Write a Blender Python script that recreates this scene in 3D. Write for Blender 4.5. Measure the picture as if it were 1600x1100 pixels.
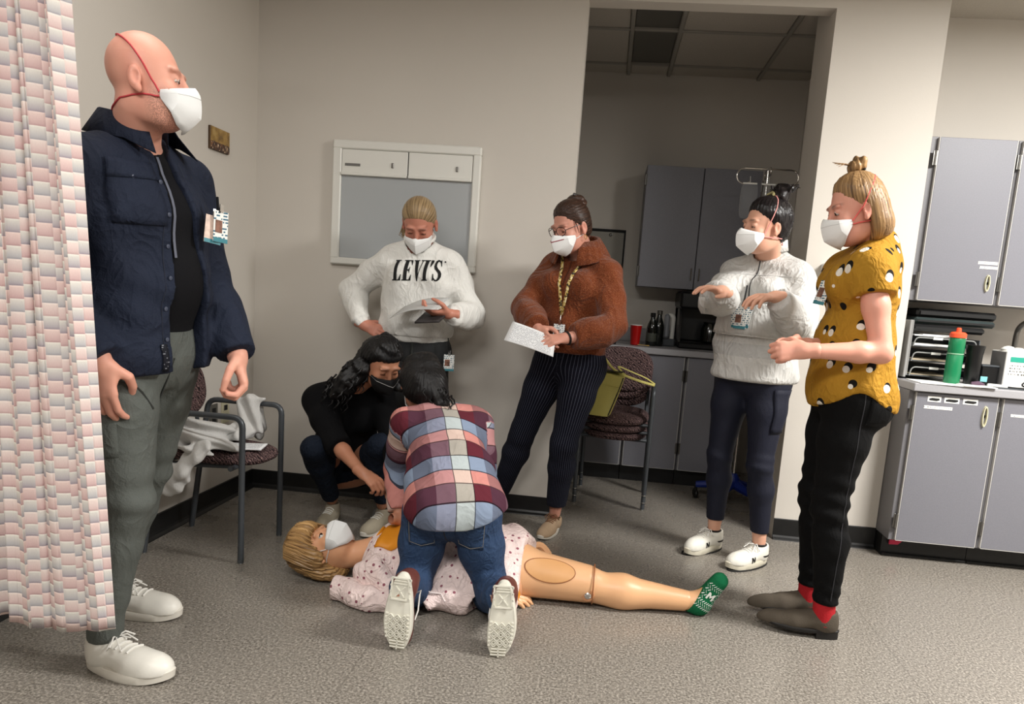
import bpy, math, random
import numpy as np
from mathutils import Vector, Matrix
for o in list(bpy.data.objects): bpy.data.objects.remove(o, do_unlink=True)
scene = bpy.context.scene
COL = scene.collection
random.seed(7)
PI = math.pi

# ------------------------------------------------------------------ camera
F_PX, CX, CY, CAM_H = 1100.0, 840.3, 614.4, 1.2
CAM_R = ((0.9928, 0.0989, 0.0720), (0.0841, -0.1330, -0.9875), (-0.0882, 0.9862, -0.1399))
cam_d = bpy.data.cameras.new('camera'); cam = bpy.data.objects.new('camera', cam_d); COL.objects.link(cam)
_r = Vector(CAM_R[0]).normalized(); _f = Vector(CAM_R[2]).normalized(); _u = _r.cross(_f)
_m = Matrix((( _r.x, _u.x, -_f.x, 0), (_r.y, _u.y, -_f.y, 0), (_r.z, _u.z, -_f.z, CAM_H), (0, 0, 0, 1)))
cam.matrix_world = _m
cam_d.sensor_fit = 'HORIZONTAL'; cam_d.sensor_width = 36.0; cam_d.lens = F_PX / 1600 * 36.0
cam_d.shift_x = -(CX - 800) / 1600; cam_d.shift_y = (CY - 550) / 1600
cam_d.clip_start = 0.05; cam_d.clip_end = 60
scene.camera = cam

# ------------------------------------------------------------------ world, lights, exposure
w = bpy.data.worlds.new('world'); scene.world = w; w.use_nodes = True
w.node_tree.nodes['Background'].inputs[0].default_value = (1.0, 0.985, 0.965, 1)
w.node_tree.nodes['Background'].inputs[1].default_value = 0.11
vs = scene.view_settings
vs.view_transform = 'Standard'; vs.look = 'None'; vs.gamma = 1.0; vs.use_curve_mapping = False
vs.exposure = 0.0
LAMPS = [  # ceiling fixtures, the last added to brighten the back wall: x, y, watts
    (2.5, 1.95, 205.0), (-0.6, -.2, 66.0), (1.1, -.5, 34.0), (-1.15, 1.9, 8.0)]

# ------------------------------------------------------------------ helpers
def s2l(c):
    c = c / 255.0
    return c / 12.92 if c <= 0.04045 else ((c + 0.055) / 1.055) ** 2.4
def rgb(r, g, b): return (s2l(r), s2l(g), s2l(b), 1.0)

class NT:
    """small wrapper to write node trees in few words"""
    def __init__(s, name):
        s.m = bpy.data.materials.new(name); s.m.use_nodes = True
        s.t = s.m.node_tree; s.b = s.t.nodes['Principled BSDF']
    def n(s, kind, **kw):
        nd = s.t.nodes.new(kind)
        for k, v in kw.items():
            if k.startswith('i_'):
                key = k[2:].replace('_', ' ')
                nd.inputs[int(key) if key.isdigit() else key].default_value = v
            else: setattr(nd, k, v)
        return nd
    def l(s, a, b): s.t.links.new(a, b)
    def math(s, op, a, b=None, c=None):
        nd = s.n('ShaderNodeMath', operation=op)
        for i, v in enumerate((a, b, c)):
            if v is None: continue
            if hasattr(v, 'is_output'): s.l(v, nd.inputs[i])
            else: nd.inputs[i].default_value = v
        return nd.outputs[0]
    def mix(s, fac, a, b):
        nd = s.n('ShaderNodeMix', data_type='RGBA')
        for i, v in ((0, fac), (6, a), (7, b)):
            if hasattr(v, 'is_output'): s.l(v, nd.inputs[i])
            else: nd.inputs[i].default_value = v
        return nd.outputs[2]
    def noise(s, vec, scale, detail=2, rough=.5):
        nd = s.n('ShaderNodeTexNoise'); nd.inputs['Scale'].default_value = scale
        nd.inputs['Detail'].default_value = detail; nd.inputs['Roughness'].default_value = rough
        if vec is not None: s.l(vec, nd.inputs['Vector'])
        return nd.outputs[0]
    def wrinkle(s, vec, scale, stretch=(1, 1, .7)):
        nd = s.n('ShaderNodeTexNoise'); nd.inputs['Scale'].default_value = scale; nd.inputs['Detail'].default_value = 2.5; nd.inputs['Distortion'].default_value = 1.4
        s.l(s.mapv(vec, stretch), nd.inputs['Vector']); r = s.math('SUBTRACT', 1.0, s.math('ABSOLUTE', s.math('MULTIPLY', s.math('SUBTRACT', nd.outputs[0], .5), 4.0)))
        return s.math('MULTIPLY', s.math('MAXIMUM', r, 0.0), s.math('MAXIMUM', r, 0.0))
    def ramp(s, fac, stops, const=False):
        nd = s.n('ShaderNodeValToRGB'); r = nd.color_ramp
        if const: r.interpolation = 'CONSTANT'
        while len(r.elements) < len(stops): r.elements.new(0.5)
        for e, (p, c) in zip(r.elements, stops): e.position = p; e.color = c
        s.l(fac, nd.inputs[0]); return nd.outputs[0]
    def obj(s): return s.n('ShaderNodeTexCoord').outputs['Object']
    def attr(s, name='uvw'):
        return s.n('ShaderNodeAttribute', attribute_name=name).outputs['Vector']
    def sep(s, v):
        nd = s.n('ShaderNodeSeparateXYZ'); s.l(v, nd.inputs[0]); return nd.outputs
    def comb(s, x=0., y=0., z=0.):
        nd = s.n('ShaderNodeCombineXYZ')
        for i, v in enumerate((x, y, z)):
            if hasattr(v, 'is_output'): s.l(v, nd.inputs[i])
            else: nd.inputs[i].default_value = v
        return nd.outputs[0]
    def mapv(s, v, scale=(1, 1, 1), loc=(0, 0, 0), rot=(0, 0, 0)):
        nd = s.n('ShaderNodeMapping'); s.l(v, nd.inputs[0])
        nd.inputs['Scale'].default_value = scale; nd.inputs['Location'].default_value = loc; nd.inputs['Rotation'].default_value = rot
        return nd.outputs[0]
    def bump(s, h, strength=.3, dist=.01):
        nd = s.n('ShaderNodeBump'); nd.inputs['Strength'].default_value = strength; nd.inputs['Distance'].default_value = dist
        s.l(h, nd.inputs['Height']); s.l(nd.outputs[0], s.b.inputs['Normal'])
    def col(s, c):
        if hasattr(c, 'is_output'): s.l(c, s.b.inputs['Base Color'])
        else: s.b.inputs['Base Color'].default_value = c
    def set(s, rough=.6, metal=0, spec=.5, **kw):
        s.b.inputs['Roughness'].default_value = rough; s.b.inputs['Metallic'].default_value = metal
        s.b.inputs['Specular IOR Level'].default_value = spec
        for k, v in kw.items(): s.b.inputs[k.replace('_', ' ')].default_value = v
        return s.m

MC = {}
def mat(name, c, rough=.6, metal=0, spec=.4, var=0., vscale=8., bump=0., bscale=60., bdist=.004, stretch=(1, 1, 1), **kw):
    """plain procedural material: colour with soft noise variation and a fine bump"""
    if name in MC: return MC[name]
    t = NT(name); v = t.mapv(t.obj(), stretch)
    base = rgb(*c)
    if var:
        n = t.noise(v, vscale, 3)
        lo = tuple(x * (1 - var) for x in base[:3]) + (1,); hi = tuple(min(1, x * (1 + var)) for x in base[:3]) + (1,)
        t.col(t.ramp(n, [(.3, lo), (.7, hi)]))
    else: t.col(base)
    if bump: t.bump(t.noise(v, bscale, 2), bump, bdist)
    MC[name] = t.set(rough, metal, spec, **kw)
    return MC[name]

def wloc(o):
    t = Vector(o.location)
    return t if o.parent is None else wloc(o.parent) + o.matrix_parent_inverse.translation + t
def link(name, me, m=None, parent=None, smooth=False):
    if m is not None:
        for q in (m if isinstance(m, (list, tuple)) else [m]): me.materials.append(q)
    if smooth: me.polygons.foreach_set('use_smooth', [True] * len(me.polygons))
    o = bpy.data.objects.new(name, me); COL.objects.link(o)
    if parent is not None: o.parent = parent; o.matrix_parent_inverse = Matrix.Translation(-wloc(parent))
    return o

def empty(name, loc=(0, 0, 0), label=None, cat=None, group=None):
    o = bpy.data.objects.new(name, None); COL.objects.link(o); o.location = loc; o.empty_display_size = .05
    return tag(o, label, cat, group)
def tag(o, label=None, cat=None, group=None, kind=None):
    if label: o['label'] = label
    if cat: o['category'] = cat
    if group: o['group'] = group
    if kind: o['kind'] = kind
    return o
def structure(o): o['kind'] = 'structure'; return o

class MB:
    """collects simple solids; build() makes one mesh object"""
    def __init__(s): s.v = []; s.f = []; s.mi = []; s.cur = 0
    def add(s, vs_, fs):
        n = len(s.v); s.v += [tuple(map(float, p)) for p in vs_]; s.f += [tuple(i + n for i in f) for f in fs]; s.mi += [s.cur] * len(fs)
        return s
    def box(s, lo, hi, bev=0.0, rot=None, piv=None):
        x0, y0, z0 = lo; x1, y1, z1 = hi
        if bev <= 0:
            vv = [(x0, y0, z0), (x1, y0, z0), (x1, y1, z0), (x0, y1, z0), (x0, y0, z1), (x1, y0, z1), (x1, y1, z1), (x0, y1, z1)]
            ff = [(0, 3, 2, 1), (4, 5, 6, 7), (0, 1, 5, 4), (1, 2, 6, 5), (2, 3, 7, 6), (3, 0, 4, 7)]
        else:
            b = min(bev, (x1 - x0) / 2.01, (y1 - y0) / 2.01, (z1 - z0) / 2.01); vv = []; idx = {}
            X = (x0, x1); Y = (y0, y1); Z = (z0, z1)
            for i in (0, 1):
                for j in (0, 1):
                    for k in (0, 1):
                        sx = 1 - 2 * i; sy = 1 - 2 * j; sz = 1 - 2 * k
                        for a in range(3):
                            p = [X[i] + sx * b, Y[j] + sy * b, Z[k] + sz * b]
                            p[a] = (X, Y, Z)[a][(i, j, k)[a]]
                            idx[(i, j, k, a)] = len(vv); vv.append(tuple(p))
            ff = []
            cyc = [(0, 0), (1, 0), (1, 1), (0, 1)]
            for a in range(3):
                for side in (0, 1):
                    def key(u, v_, a=a, side=side):
                        t = [0, 0, 0]; t[a] = side; t[(a + 1) % 3] = u; t[(a + 2) % 3] = v_; return tuple(t)
                    q = [idx[key(u, v_) + (a,)] for u, v_ in cyc]
                    ff.append(tuple(q) if side else tuple(q[::-1]))
            for a in range(3):      # edges along axis a
                b_, c_ = (a + 1) % 3, (a + 2) % 3
                for u in (0, 1):
                    for v_ in (0, 1):
                        t0 = [0, 0, 0]; t1 = [0, 0, 0]; t0[b_] = t1[b_] = u; t0[c_] = t1[c_] = v_; t1[a] = 1
                        q = [idx[tuple(t0) + (b_,)], idx[tuple(t1) + (b_,)], idx[tuple(t1) + (c_,)], idx[tuple(t0) + (c_,)]]
                        ff.append(tuple(q) if (u ^ v_) else tuple(q[::-1]))
            for i in (0, 1):
                for j in (0, 1):
                    for k in (0, 1):
                        q = [idx[(i, j, k, a)] for a in range(3)]
                        ff.append(tuple(q) if (i + j + k) % 2 else tuple(q[::-1]))
        if rot is not None:
            pv = Vector(piv if piv is not None else ((x0 + x1) / 2, (y0 + y1) / 2, (z0 + z1) / 2))
            vv = [tuple(rot @ (Vector(p) - pv) + pv) for p in vv]
        return s.add(vv, ff)
    def tube(s, pts, r, seg=8, closed=False, cap=True, flat=None):
        """sweep a circle (radius r, or a list of radii) along a polyline"""
        pts = [Vector(p) for p in pts]; n = len(pts)
        rr = r if isinstance(r, (list, tuple)) else [r] * n
        tan = []
        for i in range(n):
            a = pts[(i - 1) % n] if (closed or i > 0) else pts[i]; b = pts[(i + 1) % n] if (closed or i < n - 1) else pts[i]
            tan.append((b - a).normalized())
        up = Vector((0, 0, 1)) if abs(tan[0].z) < .9 else Vector((1, 0, 0))
        nrm = (up - tan[0] * up.dot(tan[0])).normalized(); vv = []
        for i in range(n):
            nrm = (nrm - tan[i] * nrm.dot(tan[i])).normalized(); bi = tan[i].cross(nrm)
            for k in range(seg):
                a = 2 * PI * k / seg
                ca, sa = math.cos(a) * rr[i], math.sin(a) * rr[i]
                if flat: ca *= flat
                vv.append(pts[i] + nrm * ca + bi * sa)
        ff = []
        for i in range(n if closed else n - 1):
            j = (i + 1) % n
            for k in range(seg):
                l = (k + 1) % seg
                ff.append((i * seg + k, i * seg + l, j * seg + l, j * seg + k))
        if cap and not closed:
            ff.append(tuple(range(seg))[::-1]); ff.append(tuple((n - 1) * seg + k for k in range(seg)))
        return s.add(vv, ff)
    def lathe(s, prof, c=(0, 0, 0), seg=20, axis=None):
        c = Vector(c); vv = []; ff = []; n = len(prof)
        q = Vector((0, 0, 1)).rotation_difference(Vector(axis)) if axis is not None else None
        for r, z in prof:
            for k in range(seg):
                a = 2 * PI * k / seg; p = Vector((r * math.cos(a), r * math.sin(a), z))
                vv.append(c + (q @ p if q else p))
        for i in range(n - 1):
            for k in range(seg):
                l = (k + 1) % seg; ff.append((i * seg + k, i * seg + l, (i + 1) * seg + l, (i + 1) * seg + k))
        ff.append(tuple(range(seg))[::-1]); ff.append(tuple((n - 1) * seg + k for k in range(seg)))
        return s.add(vv, ff)
    def prism(s, poly, z0, z1, fn=None):
        """extrude a 2-D outline; fn maps (x, y, z) to world"""
        n = len(poly); fn = fn or (lambda x, y, z: (x, y, z))
        vv = [fn(x, y, z0) for x, y in poly] + [fn(x, y, z1) for x, y in poly]
        ff = [tuple(range(n))[::-1], tuple(range(n, 2 * n))] + [(i, (i + 1) % n, n + (i + 1) % n, n + i) for i in range(n)]
        return s.add(vv, ff)
    def grid(s, fn, nu, nv, closed_u=False, closed_v=False):
        vv = [fn(i / (nu if closed_u else nu - 1), j / (nv if closed_v else nv - 1)) for i in range(nu) for j in range(nv)]
        ff = []
        for i in range(nu if closed_u else nu - 1):
            for j in range(nv if closed_v else nv - 1):
                a = (i + 1) % nu; b = (j + 1) % nv
                ff.append((i * nv + j, a * nv + j, a * nv + b, i * nv + b))
        return s.add(vv, ff)
    def build(s, name, m, parent=None, smooth=False, origin=None, auto=True):
        me = bpy.data.meshes.new(name)
        vv = np.array(s.v, float)
        o0 = np.array(origin, float) if origin is not None else None
        if o0 is not None: vv = vv - o0
        me.from_pydata([tuple(p) for p in vv], [], s.f); me.update()
        if any(s.mi): me.polygons.foreach_set('material_index', s.mi)
        o = link(name, me, m, parent, smooth)
        if smooth and auto:
            me.set_sharp_from_angle(angle=math.radians(40))
        if o0 is not None: o.location = tuple(o0)
        return o

def part(name, m, parent, fn, smooth=False):
    b = MB(); fn(b); return b.build(name, m, parent, smooth)
def copy_tree(o, offset=(0, 0, 0), parent=None):
    c = o.copy(); COL.objects.link(c)
    if parent is not None: c.parent = parent
    else: c.location = Vector(o.location) + Vector(offset)
    for ch in list(o.children): copy_tree(ch, parent=c)
    return c
def arc(c, r, a0, a1, n, ax, ay):
    c = Vector(c); ax = Vector(ax); ay = Vector(ay)
    return [c + ax * (r * math.cos(a0 + (a1 - a0) * i / (n - 1))) + ay * (r * math.sin(a0 + (a1 - a0) * i / (n - 1))) for i in range(n)]
def fillet(pts, r, n=5):
    """round the inner corners of a polyline"""
    pts = [Vector(p) for p in pts]; out = [pts[0]]
    for i in range(1, len(pts) - 1):
        a = (pts[i - 1] - pts[i]); b = (pts[i + 1] - pts[i]); d = min(r, a.length * .49, b.length * .49)
        p0 = pts[i] + a.normalized() * d; p1 = pts[i] + b.normalized() * d
        for k in range(n):
            t = k / (n - 1); out.append(p0.lerp(pts[i], t).lerp(pts[i].lerp(p1, t), t))
    out.append(pts[-1]); return out

# ------------------------------------------------------------------ signed distance modelling
f32 = np.float32
def A(*v): return np.array(v if len(v) > 1 else v[0], f32)
def nz(v): v = np.asarray(v, float); return v / np.linalg.norm(v)
def dot(P, v): return P @ np.asarray(v, f32)
def ln(q): return np.sqrt(np.einsum('ij,ij->i', q, q))
def rc(P, a, b, r1, r2):
    a = A(a); ba = A(b) - a; q = P - a; h = np.clip((q @ ba) / f32(ba @ ba), 0, 1)
    return ln(q - h[:, None] * ba) - (f32(r1) + f32(r2 - r1) * h)
def chain(P, pts, rad, k=0.0):
    d = None
    for i in range(len(pts) - 1):
        e = rc(P, pts[i], pts[i + 1], rad[i], rad[i + 1]); d = e if d is None else (smin(d, e, k) if k else np.minimum(d, e))
    return d
def sph(P, c, r): return ln(P - A(c)) - f32(r)
def ell(P, c, rad, R=None):
    q = P - A(c)
    if R is not None: q = q @ A(R).T
    rad = A(rad); k0 = ln(q / rad); k1 = ln(q / (rad * rad)) + 1e-9
    return k0 * (k0 - 1) / k1
def elc(P, a, b, side, w1, d1, w2, d2):
    """elliptical tapered capsule from a to b; side = direction of the half width w, d = half depth"""
    a = A(a); ba = A(b) - a; L2 = f32(ba @ ba); ax = ba / np.sqrt(L2); s = A(nz(np.asarray(side) - np.dot(side, ax) * ax)); fr = np.cross(ax, s)
    q = P - a; h = np.clip((q @ ba) / L2, 0, 1); q = q - h[:, None] * ba
    w = f32(w1) + f32(w2 - w1) * h; d = f32(d1) + f32(d2 - d1) * h; m = np.minimum(w, d)
    x = q @ s; y = q @ fr; z = q @ ax
    k0 = np.sqrt((x / w) ** 2 + (y / d) ** 2 + (z / m) ** 2); k1 = np.sqrt((x / w ** 2) ** 2 + (y / d ** 2) ** 2 + (z / m ** 2) ** 2) + 1e-9
    return k0 * (k0 - 1) / k1
def rbox(P, c, half, r, R=None):
    q = P - A(c)
    if R is not None: q = q @ A(R).T
    q = np.abs(q) - (A(half) - f32(r)); return ln(np.maximum(q, 0)) + np.minimum(q.max(1), 0) - f32(r)
def smin(a, b, k):
    h = np.clip(.5 + .5 * (b - a) / f32(k), 0, 1); return b + (a - b) * h - f32(k) * h * (1 - h)
def smax(a, b, k): return -smin(-a, -b, k)
def plane(P, p, n): return (P - A(p)) @ A(nz(n))       # > 0 on the side of n
def wob(P, fr, seed=0):
    r = np.random.default_rng(seed); d = np.zeros(len(P), f32)
    for i in range(4):
        v = A(r.normal(size=3)); v /= np.linalg.norm(v); d += np.sin(P @ (v * f32(fr * (1 + .35 * i))) + f32(r.uniform(0, 6.28)))
    return d / 4
def ridge(P, direction, fr, seed=0, warp=1.2, wf=9.):
    """soft cloth folds running across 'direction'"""
    return np.sin(P @ (A(nz(direction)) * f32(fr)) + f32(warp) * 2 * wob(P, wf, seed))

def iso(f, lo, hi, h, frame=None, org=(0, 0, 0), drop=()):
    """surface nets of f = 0 inside a box (in a local frame, rows of frame = axes); returns verts, quads"""
    lo = np.asarray(lo, float); hi = np.asarray(hi, float); B = 6
    nc = np.maximum(1, np.ceil((hi - lo) / (h * B)).astype(int)); n = nc * B + 1
    fr = np.eye(3) if frame is None else np.asarray(frame, float); org = np.asarray(org, float)
    def tow(q): return (q.astype(f32) @ fr.astype(f32) + org.astype(f32)).astype(f32)
    cg = np.stack(np.meshgrid(*[np.arange(k) for k in nc], indexing='ij'), -1).reshape(-1, 3)
    cc = lo + (cg + .5) * h * B; dc = f(tow(cc)); rad = h * B * .5 * 1.7321
    near = np.abs(dc) < rad * 1.75 + .004
    big = np.where(dc.reshape(nc) > 0, f32(1), f32(-1))
    D = np.ones(n, f32)
    D[:-1, :-1, :-1] = np.repeat(np.repeat(np.repeat(big, B, 0), B, 1), B, 2)
    D[-1] = D[-2]; D[:, -1] = D[:, -2]; D[:, :, -1] = D[:, :, -2]
    k = cg[near]
    if len(k) == 0: return np.zeros((0, 3)), np.zeros((0, 4), int)
    loc = np.stack(np.meshgrid(*[np.arange(B + 1)] * 3, indexing='ij'), -1).reshape(-1, 3)
    idx = np.unique(np.ravel_multi_index(((k[:, None, :] * B) + loc[None]).reshape(-1, 3).T, n))
    ii = np.stack(np.unravel_index(idx, n), -1)
    vals = np.empty(len(ii), f32)
    for s in range(0, len(ii), 400000): vals[s:s + 400000] = f(tow(lo + ii[s:s + 400000] * h))
    D.reshape(-1)[idx] = vals
    S = D < 0
    c = S[:-1, :-1, :-1].astype(np.int8)
    for a in ((1, 0, 0), (0, 1, 0), (0, 0, 1), (1, 1, 0), (1, 0, 1), (0, 1, 1), (1, 1, 1)):
        sl = tuple(slice(1, None) if t else slice(None, -1) for t in a); c = c + S[sl]
    act = (c > 0) & (c < 8); ai = np.argwhere(act); vid = -np.ones(act.shape, np.int64); vid[act] = np.arange(len(ai))
    acc = np.zeros((len(ai), 3)); cnt = np.zeros(len(ai))
    cor = [(i, j, q) for i in (0, 1) for j in (0, 1) for q in (0, 1)]
    dv = {o: D[ai[:, 0] + o[0], ai[:, 1] + o[1], ai[:, 2] + o[2]].astype(float) for o in cor}
    for o in cor:
        for ax in range(3):
            if o[ax]: continue
            p = list(o); p[ax] = 1; p = tuple(p); a, b = dv[o], dv[p]; x = (a < 0) != (b < 0)
            t = np.where(x, a / np.where(x, a - b, 1), 0); e = np.tile(np.array(o, float), (len(ai), 1)); e[:, ax] += t
            acc += e * x[:, None]; cnt += x
    V = lo + (ai + acc / np.maximum(cnt, 1)[:, None]) * h
    Q = []
    for ax in range(3):
        u, v = (ax + 1) % 3, (ax + 2) % 3
        s0 = [slice(None)] * 3; s1 = [slice(None)] * 3; s0[ax] = slice(None, -1); s1[ax] = slice(1, None)
        x = S[tuple(s0)] != S[tuple(s1)]; e = np.argwhere(x); inn = S[tuple(s0)][x]
        ok = (e[:, u] > 0) & (e[:, v] > 0) & (e[:, u] < n[u] - 1) & (e[:, v] < n[v] - 1); e = e[ok]; inn = inn[ok]
        def g(du, dv_):
            q = e.copy(); q[:, u] -= du; q[:, v] -= dv_; return vid[q[:, 0], q[:, 1], q[:, 2]]
        q = np.stack([g(1, 1), g(0, 1), g(0, 0), g(1, 0)], 1); q[~inn] = q[~inn][:, ::-1]; Q.append(q)
    Q = np.concatenate(Q); Q = Q[(Q >= 0).all(1)]
    Vw = V @ fr + org
    for (dfr, dorg, dlo, dhi) in drop:
        L = (Vw - np.asarray(dorg)) @ np.asarray(dfr).T; ins = ((L > dlo) & (L < dhi)).all(1); Q = Q[~ins[Q].all(1)]
    used = np.zeros(len(Vw), bool); used[Q.ravel()] = True; re = np.cumsum(used) - 1
    return Vw[used], re[Q]

def raw(name, V, Q, m, parent=None, attr=None, mi=None, smooth=True):
    me = bpy.data.meshes.new(name); V = np.asarray(V, float)
    org = np.array(wloc(parent)) if parent is not None else np.zeros(3)
    k = Q.shape[1]
    me.vertices.add(len(V)); me.vertices.foreach_set('co', (V - org).astype(f32).ravel())
    me.loops.add(Q.size); me.loops.foreach_set('vertex_index', Q.astype(np.int32).ravel())
    me.polygons.add(len(Q)); me.polygons.foreach_set('loop_start', np.arange(0, Q.size, k, dtype=np.int32))
    me.polygons.foreach_set('loop_total', np.full(len(Q), k, np.int32))
    for q in (m if isinstance(m, (list, tuple)) else [m]): me.materials.append(q)
    if mi is not None: me.polygons.foreach_set('material_index', np.asarray(mi, np.int32))
    me.update(calc_edges=True)
    if smooth: me.polygons.foreach_set('use_smooth', np.ones(len(Q), bool))
    if attr is not None:
        a = me.attributes.new('uvw', 'FLOAT_VECTOR', 'POINT'); a.data.foreach_set('vector', np.asarray(attr, f32).ravel())
    me.validate()
    o = bpy.data.objects.new(name, me); COL.objects.link(o)
    if parent is not None: o.parent = parent
    return o
def bounds_of(f, lo, hi, h=.04):
    return lo, hi
def blob(name, f, lo, hi, h, m, parent=None, attr=None, frame=None, org=(0, 0, 0), mi=None):
    V, Q = iso(f, lo, hi, h, frame, org)
    return raw(name, V, Q, m, parent, attr(V.astype(f32)) if attr else None, mi(V, Q) if mi else None)
# ================================================================== the setting
def wall_paint():
    t = NT('wall_paint'); v = t.obj()
    n = t.noise(v, 1.3, 3); f = t.noise(v, 220, 2)
    t.col(t.mix(n, rgb(205, 199, 190), rgb(212, 206, 197)))
    t.bump(f, .12, .002); return t.set(.72, 0, .25)
def floor_mat():
    t = NT('speckled_vinyl'); v = t.obj()
    a = t.noise(v, 125, 3, .75); b = t.noise(v, 75, 3, .6); c = t.noise(v, 1.6, 3)
    base = t.ramp(a, [(.34, rgb(76, 71, 65)), (.5, rgb(126, 120, 112)), (.64, rgb(174, 167, 157))])
    fl = t.ramp(b, [(.60, (0, 0, 0, 1)), (.70, (1, 1, 1, 1))])
    col = t.mix(t.math('MULTIPLY', fl, .35), base, rgb(178, 170, 158))
    col = t.mix(t.math('MULTIPLY', c, .35), col, rgb(112, 106, 97))
    # long soft shade differences between the vinyl rolls
    s = t.sep(v); seam = t.math('ABSOLUTE', t.math('SUBTRACT', t.math('FRACT', t.math('MULTIPLY', s[0], 1 / 1.83)), .62))
    line = t.math('LESS_THAN', seam, .0016)
    col = t.mix(t.math('MULTIPLY', line, .35), col, rgb(84, 79, 72))
    t.col(col); t.bump(t.noise(v, 130, 2), .06, .002)
    t.l(t.ramp(t.noise(v, 9, 3), [(.3, (.22, .22, .22, 1)), (.7, (.36, .36, .36, 1))]), t.b.inputs['Roughness'])
    m = t.set(.3, 0, .45); t.l(t.t.nodes[-1].outputs[0], t.b.inputs['Roughness']) if False else None
    return m
M_WALL = wall_paint(); M_FLOOR = floor_mat()
M_BASE = mat('black_rubber_base', (26, 26, 26), .38, var=.15, vscale=30)
M_CEIL = mat('ceiling_tile', (186, 180, 170), .9, spec=.1, var=.06, vscale=160, bump=.5, bscale=320, bdist=.003)
M_TBAR = mat('ceiling_grid', (150, 146, 138), .5)
M_LENS = mat('dark_lens', (92, 90, 84), .45)
YW = 3.73; XL = -1.93; HC = 2.77

structure(part('floor', M_FLOOR, None, lambda b: b.box((-2.6, -2.5, -.05), (4.2, 5.35, 0))))
def wl(b): b.box((XL - .1, -2.5, 0), (XL, YW + .1, HC))
structure(part('wall_left', M_WALL, None, wl))
def wb(b):
    b.box((XL, YW, 0), (-.219, YW + .1, HC)); b.box((-.219, YW, 2.66), (.974, YW + .1, HC)); b.box((.974, YW, 0), (1.496, 4.08, HC))
structure(part('wall_back', M_WALL, None, wb))
def wn(b):
    b.box((-1.6, 5.2, 0), (1.335, 5.3, HC)); b.box((1.235, 4.08, 0), (1.335, 5.2, HC)); b.box((-1.7, YW + .1, 0), (-1.6, 5.3, HC))
structure(part('wall_niche', M_WALL, None, wn))
structure(part('wall_alcove', M_WALL, None, lambda b: b.box((1.335, 4.08, 0), (4.2, 4.18, HC))))
structure(part('wall_right', M_WALL, None, lambda b: b.box((4.2, -2.5, 0), (4.3, 4.18, HC))))
ceil = structure(part('ceiling', M_CEIL, None, lambda b: b.box((-2.1, -2.5, HC), (4.3, 5.3, HC + .06))))
# suspended ceiling of the side room: grid bars and tiles, each a piece
XS = [-1.6, -1.214, -.604, .006, .283, .893, 1.235]; YS = [YW + .1, 4.367, 4.977, 5.2]
for i in range(len(XS) - 1):
    for j in range(len(YS) - 1):
        lens = i == 3 and j < 2
        part('ceiling_lens' if lens else 'ceiling_tile', M_LENS if lens else M_CEIL, ceil,
             lambda b: b.box((XS[i] + .014, YS[j] + .014, HC - .012 + (.006 if lens else 0)), (XS[i + 1] - .014, YS[j + 1] - .014, HC - .001), .004))
for x in XS[1:-1]: part('ceiling_bar', M_TBAR, ceil, lambda b: b.box((x - .012, YW + .1, HC - .022), (x + .012, 5.2, HC - .002), .003))
for y in YS[1:-1]: part('ceiling_bar', M_TBAR, ceil, lambda b: b.box((-1.6, y - .012, HC - .021), (1.235, y + .012, HC - .002), .003))
def base_board(name, x0, y0, x1, y1, nx, ny, h=.1):
    """coved rubber base along a wall, (nx, ny) points into the room"""
    def fn(b):
        prof = [(0, 0), (.028, 0), (.026, .004), (.012, .012), (.007, .022), (.006, h - .003), (.003, h), (0, h)]
        vv = []; n = len(prof)
        for (x, y) in ((x0, y0), (x1, y1)):
            for d, z in prof: vv.append((x + nx * d, y + ny * d, z))
        b.add(vv, [tuple(range(n)), tuple(range(n, 2 * n))[::-1]] + [(i, n + i, n + (i + 1) % n, (i + 1) % n) for i in range(n)])
    return structure(part(name, M_BASE, None, fn))
base_board('baseboard_left', XL, -2.4, XL, YW, 1, 0)
base_board('baseboard_back', XL, YW, -.219, YW, 0, -1)
base_board('baseboard_pillar', .974, YW, 1.496, YW, 0, -1, .112)

# ------------------------------------------------------------------ ceiling fixtures of the room and one added wall brightener
M_TRIM = mat('white_fixture', (225, 222, 214), .5)
def lamp_emit():
    t = NT('lamp_diffuser'); t.b.inputs['Emission Color'].default_value = (1, .98, .945, 1); t.b.inputs['Emission Strength'].default_value = 2.0
    t.col(rgb(240, 238, 230)); return t.set(.4)
M_DIFF = lamp_emit()
for n_, (x, y, wt) in enumerate(LAMPS):
    lp = empty('ceiling_light', (x, y, HC), 'recessed ceiling light panel, %s' % ['nearest the right cabinets', 'behind the camera on the left', 'behind the camera on the right', 'added above the arm chair end to brighten the back wall'][n_], 'light', 'ceiling light panels')
    part('frame', M_TRIM, lp, lambda b: (b.box((x - .62, y - .32, HC - .03), (x + .62, y - .29, HC - .001)), b.box((x - .62, y + .29, HC - .03), (x + .62, y + .32, HC - .001)),
                                          b.box((x - .62, y - .29, HC - .03), (x - .59, y + .29, HC - .001)), b.box((x + .59, y - .29, HC - .03), (x + .62, y + .29, HC - .001))))
    part('diffuser', M_DIFF, lp, lambda b: b.box((x - .59, y - .29, HC - .014), (x + .59, y + .29, HC - .006)))
    ld = bpy.data.lights.new('lamp_light', 'AREA'); ld.shape = 'RECTANGLE'; ld.size = 1.15; ld.size_y = .55; ld.energy = wt; ld.color = (1, .98, .945)
    lo = bpy.data.objects.new('lamp_light', ld); COL.objects.link(lo); lo.location = (0, 0, -.035); lo.parent = lp

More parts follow.
